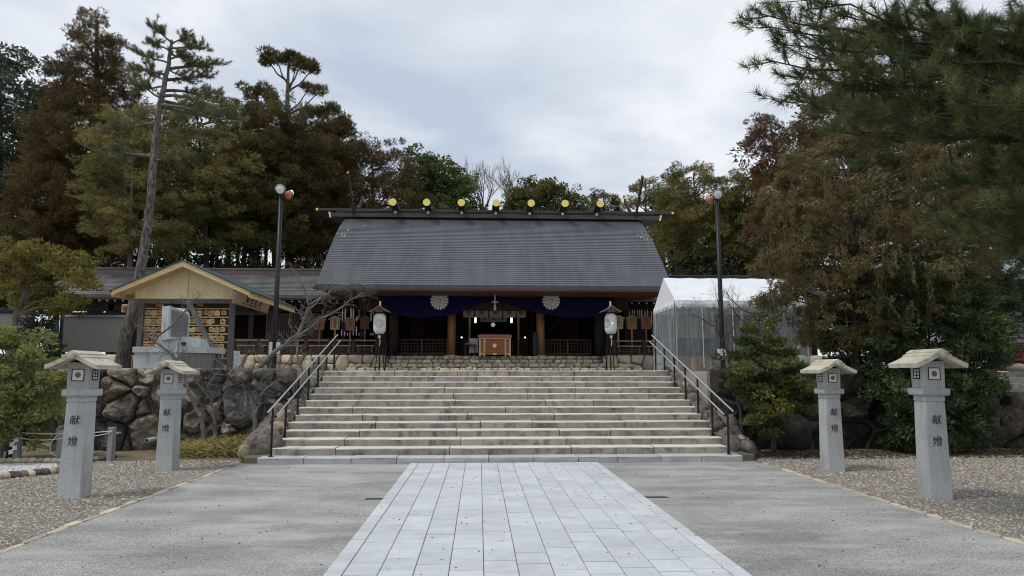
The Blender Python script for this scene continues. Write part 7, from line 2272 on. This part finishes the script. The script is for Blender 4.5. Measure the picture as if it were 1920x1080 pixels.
# cherry before the left wing
q = at(470, 760, 15.9)
bare_tree('grey bare cherry tree forking before the left corridor, its limbs crossing the eave', (q.x, 15.9), [
    ([(455, 735, 15.9), (480, 695, 15.9), (520, 655, 15.8), (560, 628, 15.7), (570, 600, 15.7), (580, 572, 15.6)], .062, .034),
    ([(580, 572, 15.6), (572, 545, 15.5), (560, 520, 15.4), (545, 503, 15.4)], .024, .007),
    ([(580, 572, 15.6), (605, 555, 15.5), (632, 538, 15.4), (665, 530, 15.3), (700, 538, 15.3)], .024, .006),
    ([(562, 630, 15.7), (590, 606, 15.6), (625, 585, 15.4), (655, 565, 15.3), (680, 548, 15.2)], .028, .006),
    ([(558, 640, 15.7), (556, 660, 15.6), (562, 680, 15.6)], .030, .015),
    ([(575, 585, 15.6), (600, 560, 15.4), (614, 535, 15.3), (622, 515, 15.3)], .02, .006)], .08, 2, M['twig'], ZT, Lf=.28, nb=3)
# slim trees at the foot of the left wall
q = gnd(405, 838)
bare_tree('slender bare tree growing from the dry bamboo grass before the boulder wall', (q.x, 14.6), [
    ([(405, 838, 14.6), (402, 790, 14.6), (396, 745, 14.6), (385, 715, 14.5)], .045, .02),
    ([(398, 750, 14.6), (375, 725, 14.4), (358, 700, 14.2)], .02, .006),
    ([(400, 780, 14.6), (418, 745, 14.4), (428, 705, 14.3)], .018, .005),
    ([(403, 800, 14.6), (388, 785, 14.4), (378, 768, 14.3)], .012, .004),
    ([(403, 805, 14.6), (420, 792, 14.4), (436, 775, 14.3)], .012, .004)], .05, 2, M['twig'], 0, Lf=.24, nb=3)
bare_tree('grey leaning bare tree against the boulder wall, its limb crossing the monument', (at(385, 830, 14.9).x, 14.9), [
    ([(386, 828, 14.9), (376, 780, 14.9), (355, 735, 14.9), (342, 690, 14.9), (318, 660, 14.8), (280, 632, 14.7), (262, 605, 14.6)], .055, .012),
    ([(290, 638, 14.7), (320, 612, 14.6), (345, 585, 14.5), (365, 562, 14.5), (372, 556, 14.5)], .022, .006),
    ([(340, 688, 14.9), (332, 668, 14.7), (335, 645, 14.6), (345, 620, 14.6)], .014, .004)], .06, 2, M['twig'], 0, Lf=.2, nb=3)
bare_tree('dark stumpy bare tree right of the tan boulder beside the stair rail', (at(480, 800, 14.5).x, 14.5), [
    ([(478, 806, 14.5), (474, 770, 14.5), (470, 748, 14.5)], .05, .03),
    ([(472, 755, 14.5), (500, 730, 14.4), (525, 708, 14.4), (542, 690, 14.4)], .022, .008),
    ([(470, 750, 14.5), (490, 715, 14.3), (510, 690, 14.3)], .014, .005),
    ([(471, 752, 14.5), (455, 720, 14.3), (440, 700, 14.3)], .012, .004)], .05, 2, M['twig'], 0, Lf=.26, nb=3)
bare_tree('tangle of grey bare shrub twigs on top of the left boulder wall', (at(430, 690, 15.6).x, 15.6), [
    ([(440, 705, 15.6), (452, 680, 15.6), (470, 655, 15.5)], .02, .006), ([(445, 702, 15.6), (420, 685, 15.4), (400, 672, 15.4)], .014, .005), ([(500, 705, 15.7), (492, 680, 15.6), (476, 660, 15.5)], .016, .005),
    ([(400, 700, 15.4), (425, 702, 15.3), (470, 690, 15.2)], .014, .005), ([(520, 700, 15.7), (540, 680, 15.6), (556, 660, 15.5)], .014, .005)], .05, 2, M['twig'], ZT, 'shrub', Lf=.3, nb=3)
# right side
bare_tree('thin bare tree in front of the tent beside the right stair rail', (at(1385, 780, 14.2).x, 14.2), [
    ([(1392, 780, 14.2), (1380, 735, 14.2), (1370, 690, 14.1), (1360, 655, 14.1), (1345, 620, 14.0), (1342, 600, 14.0)], .035, .012),
    ([(1342, 612, 14.0), (1320, 600, 14.0), (1300, 592, 13.9), (1290, 578, 13.9)], .014, .004),
    ([(1343, 600, 14.0), (1350, 575, 13.9), (1342, 540, 13.9)], .012, .004),
    ([(1352, 640, 14.0), (1380, 610, 13.9), (1372, 565, 13.9), (1362, 545, 13.9)], .012, .004),
    ([(1372, 700, 14.1), (1345, 690, 14.0), (1325, 670, 14.0)], .012, .004)], .04, 2, M['twig_dark'], 0, Lf=.24, nb=3)
bare_tree('dark crooked tree with few leaves before the right end of the tent', (at(1445, 760, 14.6).x, 14.6), [
    ([(1448, 780, 14.6), (1448, 700, 14.6), (1442, 650, 14.6), (1452, 595, 14.5), (1450, 545, 14.5)], .05, .02),
    ([(1452, 597, 14.5), (1425, 590, 14.4), (1400, 585, 14.4), (1375, 565, 14.3), (1362, 548, 14.3)], .018, .005),
    ([(1453, 596, 14.5), (1475, 580, 14.5), (1490, 565, 14.5)], .02, .008),
    ([(1440, 645, 14.6), (1410, 615, 14.5), (1380, 590, 14.4), (1365, 565, 14.4)], .02, .006)], .05, 1, M['twig_dark'], 0, Lf=.28, nb=2)
# winter trees far behind the ridge
for k, (px, w_, lb) in enumerate(((905, 30, 'wide bare winter tree on the skyline behind the hall ridge'), (955, 18, 'narrower bare winter tree on the skyline, right of the wide one'))):
    Y = 50
    b0 = at(px, 470, Y)
    t = thing('bare_tree', (b0.x, Y, ZT), lb, 'tree', 'bare winter trees')
    b = MB()
    b.tube([Vector((b0.x, Y, ZT)), at(px, 420, Y), at(px + 1, 395, Y)], [.22, .16, .12], 8)
    for j in range(9 if k == 0 else 6):
        e_ = at(px + (j - (4 if k == 0 else 2.5)) * w_ / 4.5, 338 + abs(j - 4) * 3 + rs.uniform(-4, 6) + k * 6, Y)
        a = at(px + rs.uniform(-1, 1), 400 + rs.uniform(-12, 10), Y)
        d = (e_ - a)
        grow(b, a, d, d.length * 1.0, .05, 3, .45, .12, 4, 5)
    b.build('branches', M['twig'], t, fix=False)

# thin background trunks inside the wood
k = 0
for px, Y, r_ in ((395, 40, .16), (412, 43, .15), (430, 39, .2), (449, 45, .14), (462, 41, .17), (480, 44, .15), (497, 42, .14), (515, 46, .2), (575, 43, .16), (590, 40, .18), (1245, 44, .16), (1270, 42, .18), (1345, 45, .15)):
    q = at(px, 480, Y)
    lab_ = ['straight', 'slim', 'dark', 'thin', 'stout', 'pale', 'slender', 'shaded', 'bare', 'tall', 'short', 'rough', 'narrow'][k]
    t = thing('woodland_trunk', (q.x, Y, ZT), ('%s woodland trunk of the row over the left corridor' % ['first', 'second', 'third', 'fourth', 'fifth', 'sixth', 'seventh', 'eighth', 'ninth', 'tenth'][k]) if k < 10 else ('%s woodland trunk of the row above the tent' % ['first', 'second', 'third'][k - 10]), 'tree', 'trunks of the far wood')
    zt_ = at(px, 400, Y).z
    b = MB().tube([(q.x, Y, ZT), (q.x + rs.uniform(-.2, .2), Y, (ZT + zt_) / 2), (q.x + rs.uniform(-.4, .4), Y, zt_ + 2)], [r_, r_ * .9, r_ * .5], 8)
    b.build('trunk', BD, t, smooth=True)
    C = crown_pts([(372, px - 14, px + 14), (400, px - 26, px + 26), (440, px - 20, px + 20), (455, px - 8, px + 8)], Y, 34, .9, .1)
    foliage('crown', C, .6, 80, .28, .07, 'deep', t, flat=.6, droop=.2)
    k += 1
# dark mass of far wood
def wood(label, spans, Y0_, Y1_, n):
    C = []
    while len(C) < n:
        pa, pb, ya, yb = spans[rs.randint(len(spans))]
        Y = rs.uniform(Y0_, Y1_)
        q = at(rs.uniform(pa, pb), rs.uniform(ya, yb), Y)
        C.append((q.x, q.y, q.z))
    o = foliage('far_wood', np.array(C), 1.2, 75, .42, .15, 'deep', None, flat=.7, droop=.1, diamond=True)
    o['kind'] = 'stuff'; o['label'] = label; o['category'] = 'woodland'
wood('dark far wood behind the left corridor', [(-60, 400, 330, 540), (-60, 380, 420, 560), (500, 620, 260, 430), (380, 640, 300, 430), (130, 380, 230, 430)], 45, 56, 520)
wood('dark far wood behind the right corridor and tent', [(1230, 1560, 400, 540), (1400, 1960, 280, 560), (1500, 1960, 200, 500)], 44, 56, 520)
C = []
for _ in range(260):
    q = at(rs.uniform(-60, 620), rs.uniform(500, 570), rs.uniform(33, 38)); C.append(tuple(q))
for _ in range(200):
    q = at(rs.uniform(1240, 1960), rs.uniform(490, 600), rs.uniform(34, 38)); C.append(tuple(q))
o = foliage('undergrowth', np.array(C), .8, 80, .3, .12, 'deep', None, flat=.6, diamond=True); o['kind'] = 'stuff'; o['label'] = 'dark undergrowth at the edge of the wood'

# ---------------------------------------------------------------- ground cover
n = 4200
px = rs.uniform(325, 468, n); py = 838 + rs.rand(n) * 20 - (px - 325) * .02
g = []
for a_, b_ in zip(px, py):
    q = gnd(a_, b_ + 3)
    if q.y > 12.6: g.append((q.x, q.y, 0))
g = np.array(g)
hh = .10 + .16 * np.clip((g[:, 0] - g[:, 0].min()) / 1.6, 0, 1)
c = g + np.stack([rs.normal(0, .06, len(g)), rs.normal(0, .1, len(g)), rs.rand(len(g)) * hh * 1.3], 1)
d = unit(np.stack([rs.normal(0, .8, len(g)), rs.normal(-.3, .6, len(g)), rs.normal(.15, .5, len(g))], 1))
V, k_ = leaf_tris(c, d, .15 * rs.uniform(.6, 1.2, len(g)), .028, True)
o = tri_obj('bamboo_grass', V, LM['bamboo'], None, rs.rand(len(g)), 4)
tag(o, 'dry yellow dwarf bamboo grass at the foot of the boulder wall', 'ground cover', kind='stuff')
# sparse leaf litter and weeds under the right trees
n = 5000
g = np.stack([rs.uniform(4.9, 15, n), 13.2 + rs.rand(n) * 1.5, np.full(n, .012)], 1)
d = unit(np.stack([rs.normal(0, 1, n), rs.normal(0, 1, n), rs.normal(.1, .15, n)], 1))
V, k_ = leaf_tris(g, d, .05, .025, True)
o = tri_obj('leaf_litter', V, LM['dead'], None, rs.rand(n) * .4, 4); tag(o, 'fallen brown leaves under the trees on the right', 'leaf litter', kind='stuff')
# gravel: pebbles near the viewer as geometry
def pebbles(xa, xb, label, n):
    y_ = 4.6 + (rs.rand(n) ** 1.35) * 9.0
    x_ = xa + (xb - xa) * rs.rand(n)
    sz = rs.uniform(.008, .019, n) * (1 + (y_ - 5) * .035)
    base = np.array([[1, 0, 0], [0, 1, 0], [-1, 0, 0], [0, -1, 0], [0, 0, 1]], dtype=np.float32)
    P_ = base[None] * np.stack([sz * rs.uniform(.8, 1.5, n), sz * rs.uniform(.6, 1.0, n), sz * rs.uniform(.4, .8, n)], 1)[:, None, :]
    P_ = P_ + rs.normal(0, .15, P_.shape) * sz[:, None, None]
    th = rs.uniform(0, 6.28, n); c_, s_ = np.cos(th)[:, None], np.sin(th)[:, None]
    X = P_[:, :, 0] * c_ - P_[:, :, 1] * s_; Yy = P_[:, :, 0] * s_ + P_[:, :, 1] * c_
    P_ = np.stack([X + x_[:, None], Yy + y_[:, None], P_[:, :, 2] + .004], 2)
    T = np.array([[0, 1, 4], [1, 2, 4], [2, 3, 4], [3, 0, 4]])
    V = P_[:, T, :].reshape(-1, 3)
    o = tri_obj('gravel', V, M['pebble'], None, np.repeat(rs.rand(n), 4))
    tag(o, label, 'gravel', kind='stuff')
pebbles(-10.5, EDGE_L - .10, 'loose brown gravel left of the paved apron', 52000)
pebbles(EDGE_R + .10, 12.5, 'loose brown gravel right of the paved apron', 52000)

# a few fallen leaves and scraps blown over the paving
n = 420
g = np.stack([rs.uniform(-4.2, 5.0, n), rs.uniform(4.8, 12.3, n), np.full(n, .028)], 1)
d = unit(np.stack([rs.normal(0, 1, n), rs.normal(0, 1, n), rs.normal(.1, .1, n)], 1))
V, k_ = leaf_tris(g, d, .028, .012, True)
o = tri_obj('fallen_leaves', V, LM['dead'], None, rs.rand(n), 4); tag(o, 'tiny fallen leaves scattered over the paving', 'leaf litter', kind='stuff')
